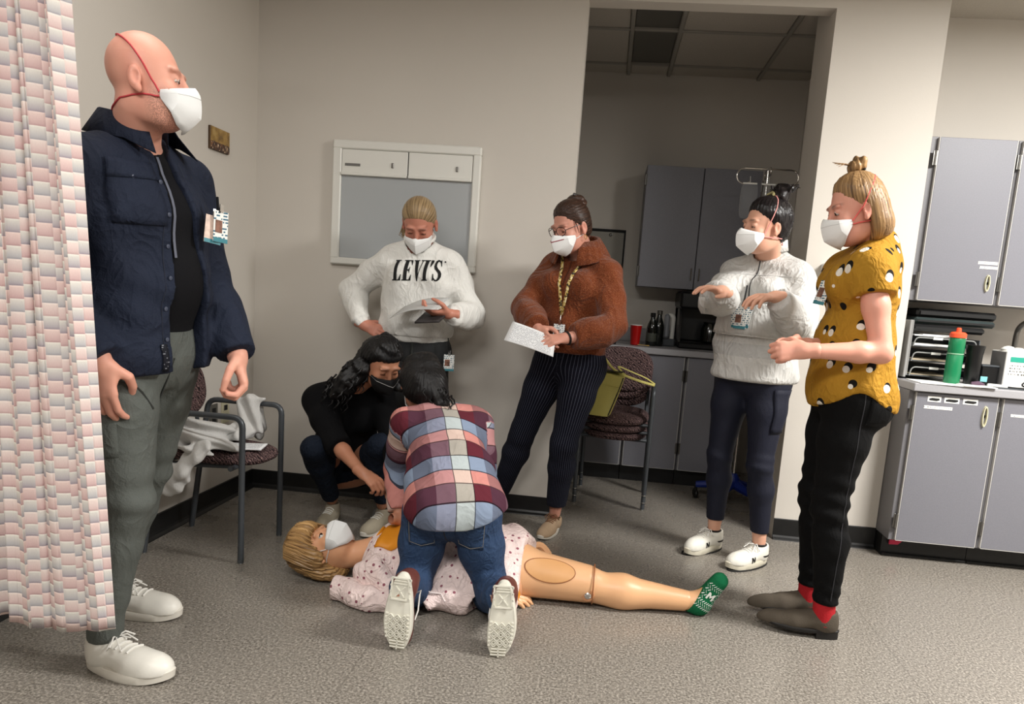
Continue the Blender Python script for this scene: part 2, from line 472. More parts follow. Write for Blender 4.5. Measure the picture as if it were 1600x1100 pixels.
# ================================================================== furniture materials
M_LAM = mat('grey_laminate', (120, 120, 127), .42, var=.05, vscale=180, bump=.05, bscale=300)
M_LAMS = mat('grey_laminate_side', (114, 113, 116), .42, var=.05, vscale=180)
M_EDGE = mat('pale_door_edge', (196, 194, 190), .4)
M_GAP = mat('cabinet_frame', (120, 119, 120), .5)
M_DARK = mat('dark_gap', (20, 20, 20), .7)
M_HINGE = mat('steel_hinge', (120, 118, 114), .35, metal=.9)
M_IVORY = mat('ivory_plastic', (205, 200, 170), .35)
M_WPLAS = mat('white_plastic', (226, 226, 220), .35)
M_GPLAS = mat('grey_plastic', (70, 74, 78), .4)
M_BLK = mat('black_plastic', (16, 16, 17), .35)
M_PAPER = mat('white_paper', (238, 238, 234), .7, var=.03)
M_STEEL = mat('chrome', (210, 208, 204), .18, metal=1)
M_TOP = mat('counter_laminate', (158, 157, 160), .38, var=.06, vscale=200)

def printed(name, base, ink, sx, sz, thr=.5, rows=1.0, ax='X'):
    """paper with rows of small dark marks, along object x and z"""
    t = NT(name); s = t.sep(t.obj()); u = s['XYZ'.index(ax)]
    r = t.math('FRACT', t.math('MULTIPLY', s[2], sz)); row = t.math('LESS_THAN', r, .5)
    n = t.noise(t.comb(t.math('MULTIPLY', u, sx), t.math('FLOOR', t.math('MULTIPLY', s[2], sz)), 0.), 1.0, 2)
    k = t.math('MULTIPLY', row, t.math('GREATER_THAN', n, thr))
    t.col(t.mix(k, rgb(*base), rgb(*ink))); return t.set(.7, 0, .2)
M_LABEL = printed('label_print', (232, 231, 226), (120, 120, 120), 260, 95, .52)

def pull_handle(parent, x, y, z, h, m, name='handle', wd=.026):
    """oval cup pull: ring with a dark recess, facing -y"""
    def fn(b):
        n = 20; vv = []
        for k in range(n):
            a = 2 * PI * k / n; c, s = math.cos(a), math.sin(a)
            vv += [(x + c * wd / 2, y, z + s * h / 2), (x + c * wd / 2 * .86, y - .012, z + s * h / 2 * .95), (x + c * wd / 2 * .55, y - .012, z + s * h / 2 * .84), (x + c * wd / 2 * .5, y - .001, z + s * h / 2 * .8)]
        b.add(vv, [(4 * k + i, 4 * ((k + 1) % n) + i, 4 * ((k + 1) % n) + i + 1, 4 * k + i + 1) for k in range(n) for i in range(3)])
    o = part(name, m, parent, fn, True)
    part('recess', MC['dark_gap'] if False else M_GAP, o, lambda b: b.lathe([(.001, 0), (wd * .27, 0)], (x, y - .0015, z), 16, (0, -1, 0)))
    return o
def hinge(parent, x, y, z, h=.07):
    part('hinge', M_HINGE, parent, lambda b: (b.tube([(x, y - .004, z - h / 2), (x, y - .004, z + h / 2)], .005, 8), b.box((x - .01, y - .003, z - h / 2), (x + .01, y + .004, z + h / 2), .001)))
def door(parent, x0, x1, z0, z1, y, hx=None, hz=None, hh=.1, hinge_x=None, th=.019, m=None):
    d = part('door', m or M_LAM, parent, lambda b: b.box((x0, y, z0), (x1, y + th, z1), .0015))
    part('edge_banding', M_EDGE, d, lambda b: (b.box((x0 - .003, y + .001, z0), (x0, y + th, z1)), b.box((x1, y + .001, z0), (x1 + .003, y + th, z1)), b.box((x0, y + .001, z0 - .003), (x1, y + th, z0))))
    if hx is not None: pull_handle(d, hx, y, hz, hh, M_IVORY)
    if hinge_x is not None:
        for z in (z0 + .1, z1 - .1): hinge(d, hinge_x, y, z)
    return d
def label_plate(parent, x0, x1, z0, z1, y, m=None, name='label_strip'):
    return part(name, m or M_LABEL, parent, lambda b: b.box((x0, y - .0015, z0), (x1, y, z1)))

# ---- right alcove: wall cabinets
cab = empty('wall_cabinet', (1.7, 3.9, 1.303), 'grey wall cabinet beside the pillar with two white label strips', 'cabinet', 'grey wall cabinets in the right alcove')
part('body', M_LAMS, cab, lambda b: b.box((1.498, 3.75, 1.303), (1.908, 4.078, 2.097), .002))
d = door(cab, 1.536, 1.893, 1.308, 2.092, 3.728, 1.852, 1.409, .085, 1.522)
label_plate(d, 1.796, 1.888, 1.5, 1.514, 3.728); label_plate(d, 1.806, 1.89, 1.478, 1.491, 3.728)
cab = empty('wall_cabinet', (2.12, 3.9, 1.303), 'grey wall cabinet cut by the right edge of the picture', 'cabinet', 'grey wall cabinets in the right alcove')
part('body', M_LAMS, cab, lambda b: b.box((1.909, 3.75, 1.303), (2.36, 4.078, 2.097), .002))
door(cab, 1.925, 2.35, 1.308, 2.092, 3.728, 2.3, 1.409, .085, 1.911)
# ---- right alcove: base cabinets
def rlow(x0, x1, lab, first):
    c = empty('base_cabinet', ((x0 + x1) / 2, 3.8, 0), lab, 'cabinet', 'grey base cabinets in the right alcove')
    def body(b):
        b.box((x0, 3.57, .105), (x1, 4.06, .865), .002)
    part('body', M_LAMS, c, body)
    part('toe_kick', M_BASE, c, lambda b: b.box((x0 + .002, 3.645, 0), (x1, 4.0, .104)))
    part('toe_base', M_BASE, c, lambda b: b.box((x0 + .002, 3.628, 0), (x1, 3.645, .014), .004))
    return c
c = rlow(1.498, 1.917, 'grey base cabinet beside the pillar with three small label cards', True)
d = door(c, 1.527, 1.903, .112, .86, 3.551, 1.849, .768, .105, 1.513)
for (x0, x1) in ((1.578, 1.64), (1.655, 1.725), (1.742, 1.81)):
    cd = label_plate(d, x0, x1, .819, .846, 3.551, M_PAPER, 'label_card')
    part('picture', M_DARK, cd, lambda b: b.prism([(x0 + .008, .826), (x1 - .02, .824), (x1 - .006, .829), (x1 - .008, .837), (x0 + .02, .838), (x0 + .007, .834)], 3.5494, 3.5485, lambda x, z, y: (x, y, z)))
label_plate(d, 1.566, 1.698, .784, .799, 3.551)
c = rlow(1.918, 2.4, 'grey base cabinet cut by the right edge of the picture', False)
d = door(c, 1.932, 2.38, .112, .86, 3.551, 2.33, .768, .105, 1.918)
label_plate(d, 1.968, 2.1, .777, .79, 3.551)
tag(part('countertop', M_TOP, None, lambda b: (b.box((1.497, 3.525, .866), (2.42, 4.079, .906), .004), )), 'grey laminate countertop with a tray rack and bottles on it', 'countertop')
tag(part('fabric_scrap', mat('pink_fabric', (214, 60, 92), .8), None, lambda b: b.prism([(1.532, .062), (1.575, .064), (1.61, .10), (1.585, .108), (1.535, .108)], 3.63, 3.638, lambda x, z, y: (x, y, z))), 'pink scrap hanging under the base cabinet door', 'scrap')

# ---- niche: wall cabinets, base cabinets
for (x0, x1, hx, lab) in ((.183, .56, .535, 'dark grey wall cabinet in the side room, left one'), (.5605, .94, .588, 'dark grey wall cabinet in the side room behind the drip stand')):
    c = empty('wall_cabinet', ((x0 + x1) / 2, 5.0, 1.3), lab, 'cabinet', 'wall cabinets in the side room')
    part('body', M_LAMS, c, lambda b: b.box((x0, 4.9, 1.3), (x1, 5.198, 2.096), .002))
    d = part('door', M_LAM, c, lambda b: b.box((x0 + .003, 4.88, 1.3), (x1 - .003, 4.899, 2.096), .0015))
    part('handle', M_STEEL, d, lambda b: b.tube(fillet([(hx, 4.88, 1.36), (hx, 4.862, 1.36), (hx, 4.862, 1.44), (hx, 4.88, 1.44)], .008), .004, 6), True)
    for z in (1.4, 2.0): hinge(d, x0 + .004 if x0 < .3 else x1 - .004, 4.884, z)
for i, (x0, x1, lab) in enumerate(((-.42, .168, 'grey base cabinet of the side room behind the stacked chairs'), (.172, .532, 'grey base cabinet of the side room right of the chairs'), (.536, .9, 'grey base cabinet of the side room behind the drip stand'))):
    c = empty('base_cabinet', ((x0 + x1) / 2, 4.9, 0), lab, 'cabinet', 'base cabinets in the side room')
    part('body', M_LAMS, c, lambda b: b.box((x0, 4.62, .11), (x1, 5.19, .865), .002))
    part('toe_kick', M_BASE, c, lambda b: b.box((x0, 4.675, 0), (x1, 5.1, .11)))
    d = door(c, x0 + .012, x1 - .012, .118, .86, 4.6, None, None, .1, None)
    for z in (.26, .74): hinge(d, x1 - .006 if i == 1 else x0 + .004, 4.6, z)
tag(part('countertop', M_TOP, None, lambda b: (b.box((-.44, 4.575, .866), (1.2, 5.198, .906), .004), b.box((-.44, 5.176, .906), (1.2, 5.198, 1.005), .003))), 'grey counter with backsplash in the side room', 'countertop')

# ---- things on the niche counter
M_RED = mat('red_plastic', (176, 18, 16), .3)
c = empty('paper_cup', (.2, 4.75, .907), 'red plastic cup on the side room counter', 'cup')
part('cup_wall', M_RED, c, lambda b: b.lathe([(.026, 0), (.030, .004), (.0385, .128), (.040, .132), (.037, .132), (.029, .01)], (.2, 4.75, .907), 24), True)
part('rim', M_WPLAS, c, lambda b: b.lathe([(.038, 0), (.0405, .001), (.0405, .005), (.038, .006)], (.2, 4.75, 1.037), 24), True)
M_BG = mat('dark_glass', (14, 18, 14), .12, spec=.6)
for i, (x, y, h, r, lab) in enumerate(((.308, 4.8, .215, .036, 'dark bottle with black cap beside the red cup'), (.355, 4.86, .235, .038, 'dark bottle with pale cap behind the other bottle'))):
    c = empty('drink_bottle', (x, y, .907), lab, 'bottle', 'bottles on the side room counter')
    part('glass', M_BG, c, lambda b: b.lathe([(r * .9, 0), (r, .006), (r, h * .55), (r * .8, h * .68), (r * .45, h * .82), (r * .4, h * .9)], (x, y, .907), 20), True)
    part('cap', M_BLK if i == 0 else M_HINGE, c, lambda b: b.lathe([(r * .48, 0), (r * .5, .004), (r * .5, .024), (r * .42, .027)], (x, y, .907 + h * .9), 16), True)
    if i == 0: part('paper_label', mat('faded_label', (70, 74, 66), .6), c, lambda b: b.lathe([(r * 1.012, .03), (r * 1.02, .031), (r * 1.02, .085), (r * 1.012, .086)], (x, y, .907), 20), True)
c = empty('cup_stack', (.43, 4.93, .907), 'pale grey upright cup sleeve beside the bottles', 'dispenser')
part('sleeve', mat('grey_sleeve', (140, 144, 150), .4), c, lambda b: b.box((.395, 4.9, .96), (.432, 4.95, 1.125), .012))
part('pipe', M_WPLAS, c, lambda b: b.tube(fillet([(.456, 4.93, .958), (.456, 4.93, 1.115), (.42, 4.93, 1.115)], .03), .016, 10), True)
part('stand', M_GPLAS, c, lambda b: b.box((.385, 4.89, .907), (.475, 4.97, .958), .006))
c = empty('coffee_machine', (.72, 4.9, .907), 'black coffee machine on the side room counter', 'machine')
part('body', M_BLK, c, lambda b: (b.box((.485, 4.78, .907), (.96, 5.15, .95), .01), b.box((.485, 4.98, .95), (.96, 5.15, 1.2), .01), b.box((.475, 4.76, 1.17), (.96, 5.15, 1.285), .015)))
part('glass_jug', M_BG, c, lambda b: b.lathe([(.05, 0), (.062, .01), (.062, .09), (.045, .13), (.05, .14)], (.7, 4.87, .951), 20), True)
part('side_wing', M_BLK, c, lambda b: b.prism([(4.78, .95), (5.15, .95), (5.15, 1.17), (4.86, 1.17)], .485, .5, lambda y, z, x: (x, y, z)))
tag(part('wooden_spoon', mat('pale_wood', (196, 160, 90), .6), None, lambda b: b.tube([(.215, 4.66, .916), (.26, 4.655, .916), (.29, 4.66, .914)], [.006, .004, .009], 8, flat=.5), True), 'small pale wooden spoon in front of the red cup', 'spoon')
tag(part('bottle_cap', M_BLK, None, lambda b: b.lathe([(.014, 0), (.015, .002), (.015, .018), (.012, .021)], (.06, 4.68, .907), 16), True), 'small black lid on the counter left of the red cup', 'lid')
bd = empty('wall_panel', (-.05, 5.19, 1.33), 'pale access panel with a round lock on the side room wall', 'panel')
part('frame', M_DARK, bd, lambda b: b.box((-.2, 5.183, 1.318), (.085, 5.199, 1.692)))
part('panel_face', mat('panel_grey', (150, 147, 138), .5), bd, lambda b: b.box((-.19, 5.176, 1.325), (.074, 5.19, 1.672), .003))
part('lock', M_HINGE, bd, lambda b: b.lathe([(.004, 0), (.010, .001), (.012, .004), (.007, .006), (.003, .004)], (-.022, 5.176, 1.652), 16, (0, -1, 0)), True)

# ---- drip stand
iv = empty('drip_stand', (.86, 4.34, 0), 'chrome drip stand with blue wheeled base in the side room', 'stand')
PX, PY = .86, 4.34
M_BLUE = mat('blue_plastic', (18, 40, 120), .35)
part('pole', M_STEEL, iv, lambda b: b.tube([(PX, PY, .12), (PX, PY, 2.0)], .0085, 10), True)
def ivbase(b):
    for k in range(5):
        a = 2 * PI * k / 5 + .35; b.tube([(PX, PY, .13), (PX + .1 * math.cos(a), PY + .1 * math.sin(a), .105), (PX + .22 * math.cos(a), PY + .22 * math.sin(a), .085)], [.034, .026, .02], 8)
    b.lathe([(.04, 0), (.04, .06), (.02, .09)], (PX, PY, .1), 14)
part('base', M_BLUE, iv, ivbase, True)
for k in range(5):
    a = 2 * PI * k / 5 + .35; x, y = PX + .22 * math.cos(a), PY + .22 * math.sin(a)
    cs = part('caster', M_BLK, iv, lambda b: (b.lathe([(.024, -.009), (.0265, -.006), (.0265, .006), (.024, .009)], (x, y - .014, .0266), 16, (1, .3, 0)), b.lathe([(.024, -.009), (.0265, -.006), (.0265, .006), (.024, .009)], (x, y + .014, .0266), 16, (1, .3, 0)), b.tube([(x, y, .03), (x, y, .08)], .01, 8)), True)
    part('hub', M_STEEL, cs, lambda b: b.lathe([(.002, 0), (.011, .001), (.012, .004)], (x + .006, y - .02, .0266), 12, (.4, -1, 0)), True)
def ivhook(b):
    for sx in (-1, 1):
        c = Vector((PX + sx * .13, PY, 1.985)); b.tube([(PX, PY, 2.01)] + [(PX + sx * .06, PY, 2.01)] + arc(c - Vector((0, 0, .02)), .045, PI / 2, -PI * .75, 12, (sx, 0, 0), (0, 0, 1)), .0048, 8)
    for sy in (-1, 1):
        b.tube([(PX, PY, 2.01), (PX, PY + sy * .05, 2.005)] + arc((PX, PY + sy * .06, 1.985), .022, PI / 2, -PI * .7, 8, (0, sy, 0), (0, 0, 1)), .0045, 8)
part('hook_bar', M_STEEL, iv, ivhook, True)
def clearm():
    t = NT('clear_film'); t.col((.9, .93, .95, 1)); return t.set(.12, 0, .5, Transmission_Weight=.85, IOR=1.15, Alpha=.55)
M_CLEAR = clearm()
for (x, lab) in ((PX - .1, 'clear drip bag on the left hook of the stand'), (PX + .005, 'clear drip bag hanging beside the pole')):
    bg = empty('drip_bag', (x, PY - .02, 1.7), lab, 'bag', 'drip bags')
    def bagf(b, w=.05 if x < PX - .05 else .03):
        def fn(u, v):
            a = 2 * PI * v; k = math.sin(PI * min(1, max(0, u))) ** .35
            return (x + w * math.cos(a) * (.75 + .25 * k), PY - .028 + .011 * math.sin(a) * k, 1.92 - .2 * u)
        b.grid(fn, 9, 16, closed_v=True)
    part('film', M_CLEAR, bg, bagf, True)
    part('seam', M_WPLAS, bg, lambda b: b.box((x - .04, PY - .0295, 1.915), (x + .04, PY - .0265, 1.924)))
    part('hanger', M_WPLAS, bg, lambda b: b.tube([(x, PY - .028, 1.922), (x, PY - .014, 1.962)], .002, 6))
    part('outlet_port', M_WPLAS, bg, lambda b: b.tube([(x + .004, PY - .028, 1.72), (x + .006, PY - .028, 1.66)], .003, 6))

# ---- light box (film viewer) on the back wall
M_VFR = mat('viewer_frame', (222, 221, 214), .35)
vw = empty('film_viewer', (-1.1, 3.71, 1.28), 'white framed film viewer box on the wall behind the white sweatshirt', 'viewer')
X0, X1, Z0, Z1 = -1.497, -.709, 1.28, 1.921; yv = 3.695
def vfr(b):
    b.box((X0, yv, Z1 - .045), (X1, 3.729, Z1), .006); b.box((X0, yv, Z0), (X1, 3.729, Z0 + .036), .006)
    b.box((X0, yv, Z0 + .03), (X0 + .048, 3.729, Z1 - .04), .006); b.box((X1 - .042, yv, Z0 + .03), (X1, 3.729, Z1 - .04), .006)
part('frame', M_VFR, vw, vfr)
part('back_plate', M_GAP, vw, lambda b: b.box((X0 + .03, 3.722, Z0 + .02), (X1 - .03, 3.729, Z1 - .02)))
def glassm():
    t = NT('viewer_glass'); t.col(rgb(168, 172, 174)); return t.set(.22, 0, .5)
part('viewing_glass', glassm(), vw, lambda b: b.box((X0 + .049, 3.706, Z0 + .037), (X1 - .043, 3.716, 1.745)))
for (xa, xb) in ((X0 + .05, -1.095), (-1.089, X1 - .044)):
    dd = part('flap', M_VFR, vw, lambda b: (b.box((xa, 3.698, 1.752), (xb, 3.71, Z1 - .047), .002), b.box((xa, 3.688, 1.742), (xb, 3.71, 1.758), .003)))
    part('switch', M_HINGE, dd, lambda b: b.box((xb - .085, 3.692, 1.79), (xb - .072, 3.699, 1.815), .002))
    if xa < -1.2: part('name_plate', mat('plate_grey', (110, 108, 104), .4), dd, lambda b: b.box((xa + .018, 3.6955, 1.79), (xa + .1, 3.699, 1.803)))

# ---- small framed print on the left wall, outlets
def printm():
    t = NT('old_print'); v = t.obj(); s = t.sep(v)
    n = t.noise(v, 26, 4, .6)
    a = t.ramp(n, [(.3, rgb(96, 70, 30)), (.5, rgb(158, 124, 62)), (.7, rgb(186, 158, 100))])
    low = t.math('LESS_THAN', s[2], 1.802)
    br = t.noise(t.mapv(v, (1, 3, 1)), 45, 2)
    k = t.ramp(br, [(.42, rgb(48, 22, 16)), (.52, rgb(120, 78, 44)), (.62, rgb(226, 206, 176))], True)
    t.col(t.mix(low, a, k)); return t.set(.35)
pq = empty('wall_print', (XL, 3.345, 1.815), 'small brown and gold print on the left wall', 'picture')
part('print', printm(), pq, lambda b: b.box((XL + .012, 3.268, 1.766), (XL + .016, 3.428, 1.868)))
part('backing', mat('print_edge', (74, 52, 28), .5), pq, lambda b: b.box((XL, 3.266, 1.764), (XL + .012, 3.43, 1.87), .002))
for (y, lab, c) in ((3.325, 'grey outlet plate low on the left wall under the chair arm', (96, 94, 88)), (3.435, 'ivory outlet plate low on the left wall beside the grey one', (176, 168, 130))):
    ot = empty('wall_outlet', (XL, y, .475), lab, 'outlet', 'outlets low on the left wall')
    part('plate', M_IVORY if y > 3.4 else mat('plate_steel', c, .4, metal=.3), ot, lambda b: b.box((XL, y - .036, .418), (XL + .006, y + .036, .533), .002))
    part('socket', M_DARK, ot, lambda b: (b.box((XL + .005, y - .016, .485), (XL + .008, y + .016, .513), .002), b.box((XL + .005, y - .016, .437), (XL + .008, y + .016, .465), .002)))
dp = empty('wall_dispenser', (1.09, YW, 1.32), 'white switch box with printed labels on the pillar between the two women', 'switch box')
part('case', M_WPLAS, dp, lambda b: b.box((1.05, YW - .045, 1.395), (1.125, YW, 1.452), .006))
part('front_label', printed('switch_print', (238, 238, 234), (130, 130, 128), 120, 60, .55), dp, lambda b: b.box((1.062, YW - .05, 1.345), (1.125, YW - .04, 1.398), .002))
part('tray', mat('tray_grey', (176, 172, 166), .5), dp, lambda b: b.box((1.05, YW - .03, 1.3), (1.12, YW, 1.35), .005))
part('screw', M_HINGE, dp, lambda b: (b.lathe([(.004, 0), (.002, .002)], (1.063, YW - .045, 1.405), 8, (0, -1, 0)), b.lathe([(.004, 0), (.002, .002)], (1.105, YW - .045, 1.405), 8, (0, -1, 0))))

# ---- things on the right counter
og = empty('tray_rack', (1.71, 3.83, .907), 'grey stacking letter tray rack on the right counter', 'rack')
M_TRAY = mat('smoked_tray', (88, 92, 96), .35)
M_WIRE = mat('tray_lip', (140, 142, 140), .35)
part('side_frame', mat('rack_side', (150, 150, 148), .4), og, lambda b: (b.box((1.528, 3.72, .925), (1.536, 3.73, 1.205), .003), b.box((1.516, 3.72, .915), (1.53, 3.96, 1.205), .003)))
for i, z in enumerate((.925, 1.0, 1.075)):
    tr = part('tray', M_TRAY, og, lambda b: (b.box((1.535, 3.735, z), (1.87, 3.985, z + .004)), b.box((1.535, 3.735, z), (1.539, 3.985, z + .05)), b.box((1.866, 3.735, z), (1.87, 3.985, z + .05)), b.box((1.535, 3.98, z), (1.87, 3.985, z + .055))))
    part('lip', M_WIRE, tr, lambda b: b.tube(fillet([(1.55, 3.732, z), (1.558, 3.728, z + .045), (1.845, 3.728, z + .045), (1.855, 3.732, z)], .02), .0035, 6), True)
    part('index_tab', M_PAPER, tr, lambda b: b.box((1.64, 3.724, z + .038), (1.685, 3.728, z + .05)))
    part('paper_sheets', M_PAPER if i == 2 else mat('folder_tan', (190, 176, 150), .7), tr, lambda b: b.box((1.56, 3.75, z + .005), (1.77, 3.96, z + .009 + .003 * i)))
for i, (z0, z1, x1, c, lab) in enumerate(((1.152, 1.186, 1.9, (10, 10, 11), 'black binder at the bottom of the rack-top pile'), (1.188, 1.222, 1.95, (44, 54, 54), 'dark green binder in the middle of the rack-top pile'), (1.224, 1.266, 1.955, (12, 12, 13), 'black padded case on top of the binder pile'))):
    bp = empty('binder', (1.72, 3.87, z0), lab, 'binder', 'binders piled on the tray rack')
    part('cover', mat('binder_%d' % i, c, .45, var=.2), bp, lambda b: b.box((1.545 + .01 * i, 3.76 + .01 * i, z0), (x1, 4.0, z1), .012), False)
    part('pages' if i < 2 else 'zip', M_DARK, bp, lambda b: b.box((1.56 + .01 * i, 3.757 + .01 * i, z0 + .012), (x1 - .012, 3.77, z1 - .012)))
lp = tag(part('paper_pile', M_PAPER, None, lambda b: (b.box((1.545, 3.735, 1.128), (1.8, 3.93, 1.134), 0, Matrix.Rotation(.04, 3, 'Z')), b.box((1.6, 3.733, 1.1345), (1.77, 3.9, 1.138), 0, Matrix.Rotation(-.08, 3, 'Z')), )), 'loose white papers on the top tray of the rack', 'paper')
gb = empty('water_bottle', (1.715, 3.64, .907), 'green water bottle with bright orange lid on the right counter', 'bottle')
M_GRN = mat('green_plastic', (24, 116, 74), .3, var=.08)
part('body', M_GRN, gb, lambda b: b.lathe([(.034, 0), (.036, .004), (.037, .14), (.034, .146), (.034, .152), (.037, .158), (.0365, .216), (.033, .226)], (1.715, 3.64, .907), 28), True)
part('lid', mat('orange_plastic', (236, 86, 50), .4), gb, lambda b: b.lathe([(.034, 0), (.0375, .002), (.0375, .02), (.03, .028), (.012, .03), (.011, .046), (.007, .05)], (1.715, 3.64, 1.133), 24), True)
part('band', mat('pale_green', (150, 190, 160), .4), gb, lambda b: b.lathe([(.0345, 0), (.0376, .001), (.0376, .004), (.0345, .005)], (1.715, 3.64, 1.053), 24), True)
bc = empty('pencil_holder', (1.815, 3.66, .907), 'tall black flared holder beside the green bottle', 'holder')
part('body', M_BLK, bc, lambda b: b.lathe([(.031, 0), (.033, .004), (.036, .15), (.043, .196), (.040, .196), (.034, .15), (.03, .02)], (1.815, 3.66, .907), 24), True)
part('sticker', mat('teal_sticker', (120, 178, 184), .5), bc, lambda b: b.box((1.84, 3.6215, .93), (1.872, 3.6225, .956)))
tb = empty('black_box', (1.885, 3.72, .907), 'small black box behind the flared holder', 'box')
part('case', M_BLK, tb, lambda b: b.box((1.875, 3.69, .907), (1.955, 3.76, 1.0), .004)); part('lid', M_GPLAS, tb, lambda b: b.box((1.873, 3.688, 1.0), (1.957, 3.762, 1.01), .003))
wbx = empty('glove_box', (2.03, 3.72, .907), 'white carton with teal stripe at the right edge of the counter', 'box')
part('carton', mat('carton_white', (222, 221, 216), .6), wbx, lambda b: b.box((1.965, 3.66, .907), (2.2, 3.8, 1.085), .003))
part('side_panel', mat('carton_grey', (150, 150, 150), .6), wbx, lambda b: b.box((1.9635, 3.665, .91), (1.965, 3.795, 1.08)))
part('stripe', mat('teal_print', (38, 150, 128), .5), wbx, lambda b: b.box((1.985, 3.6585, 1.035), (2.07, 3.66, 1.06)))
part('print', printed('carton_print', (230, 229, 224), (60, 60, 60), 150, 70, .5), wbx, lambda b: b.box((1.985, 3.6585, .97), (2.06, 3.66, 1.02)))
part('tissue', M_WPLAS, wbx, lambda b: (b.lathe([(.03, 0), (.034, .01), (.02, .022), (.005, .026)], (2.0, 3.72, 1.085), 14), b.lathe([(.03, 0), (.03, .012), (.012, .02)], (2.045, 3.715, 1.085), 14)), True)
fc = empty('faucet', (2.15, 3.95, .907), 'grey metal post behind the white carton', 'faucet')
part('post', M_HINGE, fc, lambda b: b.tube(fillet([(2.14, 3.93, .907), (2.14, 3.93, 1.2), (2.14, 3.85, 1.24), (2.14, 3.8, 1.2)], .05), .014, 10), True); part('foot', M_HINGE, fc, lambda b: b.lathe([(.035, 0), (.03, .012), (.015, .018)], (2.14, 3.93, .907), 16), True)
tag(part('power_cable', M_BLK, None, lambda b: b.tube(fillet([(1.9, 3.64, .918), (1.98, 3.62, .912), (2.06, 3.6, .912), (2.1, 3.62, .93), (2.06, 3.63, .95), (2.02, 3.61, .925), (2.1, 3.58, .912), (2.2, 3.6, .93)], .03), .004, 6), True), 'black cable looped on the counter before the carton', 'cable')
tag(part('desk_phone_cord', M_GPLAS, None, lambda b: b.tube(fillet([(1.84, 3.575, .911), (1.92, 3.56, .911), (2.02, 3.545, .911), (2.2, 3.55, .911)], .03), .003, 6), True), 'thin grey cord lying along the counter edge', 'cord')
tag(part('marker_pen', M_WPLAS, None, lambda b: b.tube([(1.865, 3.6, .917), (1.87, 3.6, .917), (1.95, 3.585, .917)], [.006, .009, .008], 10), True), 'fat white pen lying on the right counter', 'pen')
tag(part('purple_pouch', mat('purple_cloth', (84, 62, 78), .8), None, lambda b: b.tube([(1.79, 3.6, .919), (1.82, 3.595, .921), (1.85, 3.6, .917)], [.008, .013, .006], 10), True), 'small purple pouch beside the white pen', 'pouch')
for (p, yz, lab) in (((1.525, 3.52, 1.8, 3.7), .907, 'long white sheet at the left end of the right counter'), ((1.72, 3.512, 1.87, 3.6), .9105, 'white sheet lying over the longer one on the counter')):
    tag(part('paper_sheet', M_PAPER, None, lambda b: b.box((p[0], p[1], yz), (p[2], p[3], yz + .003), 0, Matrix.Rotation(-.03, 3, 'Z'))), lab, 'paper', 'sheets on the right counter')
# ================================================================== chairs, curtain, cloth things
def weave():
    t = NT('woven_upholstery'); v = t.obj()
    w = t.n('ShaderNodeTexWave', wave_type='BANDS', bands_direction='DIAGONAL'); w.inputs['Scale'].default_value = 30; w.inputs['Distortion'].default_value = 6; w.inputs['Detail'].default_value = 1; w.inputs['Detail Scale'].default_value = 2.2
    t.l(v, w.inputs['Vector']); n = t.noise(v, 70, 2)
    k = t.math('ADD', t.math('MULTIPLY', w.outputs[1], .7), t.math('MULTIPLY', n, .3))
    t.col(t.ramp(k, [(.25, rgb(34, 24, 26)), (.45, rgb(96, 76, 76)), (.6, rgb(150, 122, 116)), (.8, rgb(60, 44, 48))]))
    t.bump(k, .5, .006); return t.set(.9, 0, .2)
M_WEAVE = weave()
M_TUBE = mat('grey_painted_tube', (74, 78, 82), .35, metal=.25)
M_CUP = mat('steel_glide', (200, 200, 196), .25, metal=.9)
def pad(b, c, hw, hd, th, ax, ay, az, n=22, curve=0.0, px=2.6):
    """soft superellipse cushion in the frame ax (half hw), ay (half hd), az (thickness)"""
    c = Vector(c); ax = Vector(ax); ay = Vector(ay); az = Vector(az)
    def fn(u, v):
        a = 2 * PI * v; s = math.sin(PI * u / 1.0); q = math.cos(PI * u)
        k = max(1e-4, s) ** .42; ca, sa = math.cos(a), math.sin(a); r = (abs(ca) ** px + abs(sa) ** px) ** (-1 / px)
        x = hw * r * ca * k; y = hd * r * sa * k; z = th * q * (1 - .25 * k) * (1 if abs(q) > 0 else 1)
        z = th * math.copysign(abs(q) ** .8, q)
        return c + ax * x + ay * y + az * (z + curve * (x / hw) ** 2)
    b.grid(fn, 11, n * 2, closed_v=True)
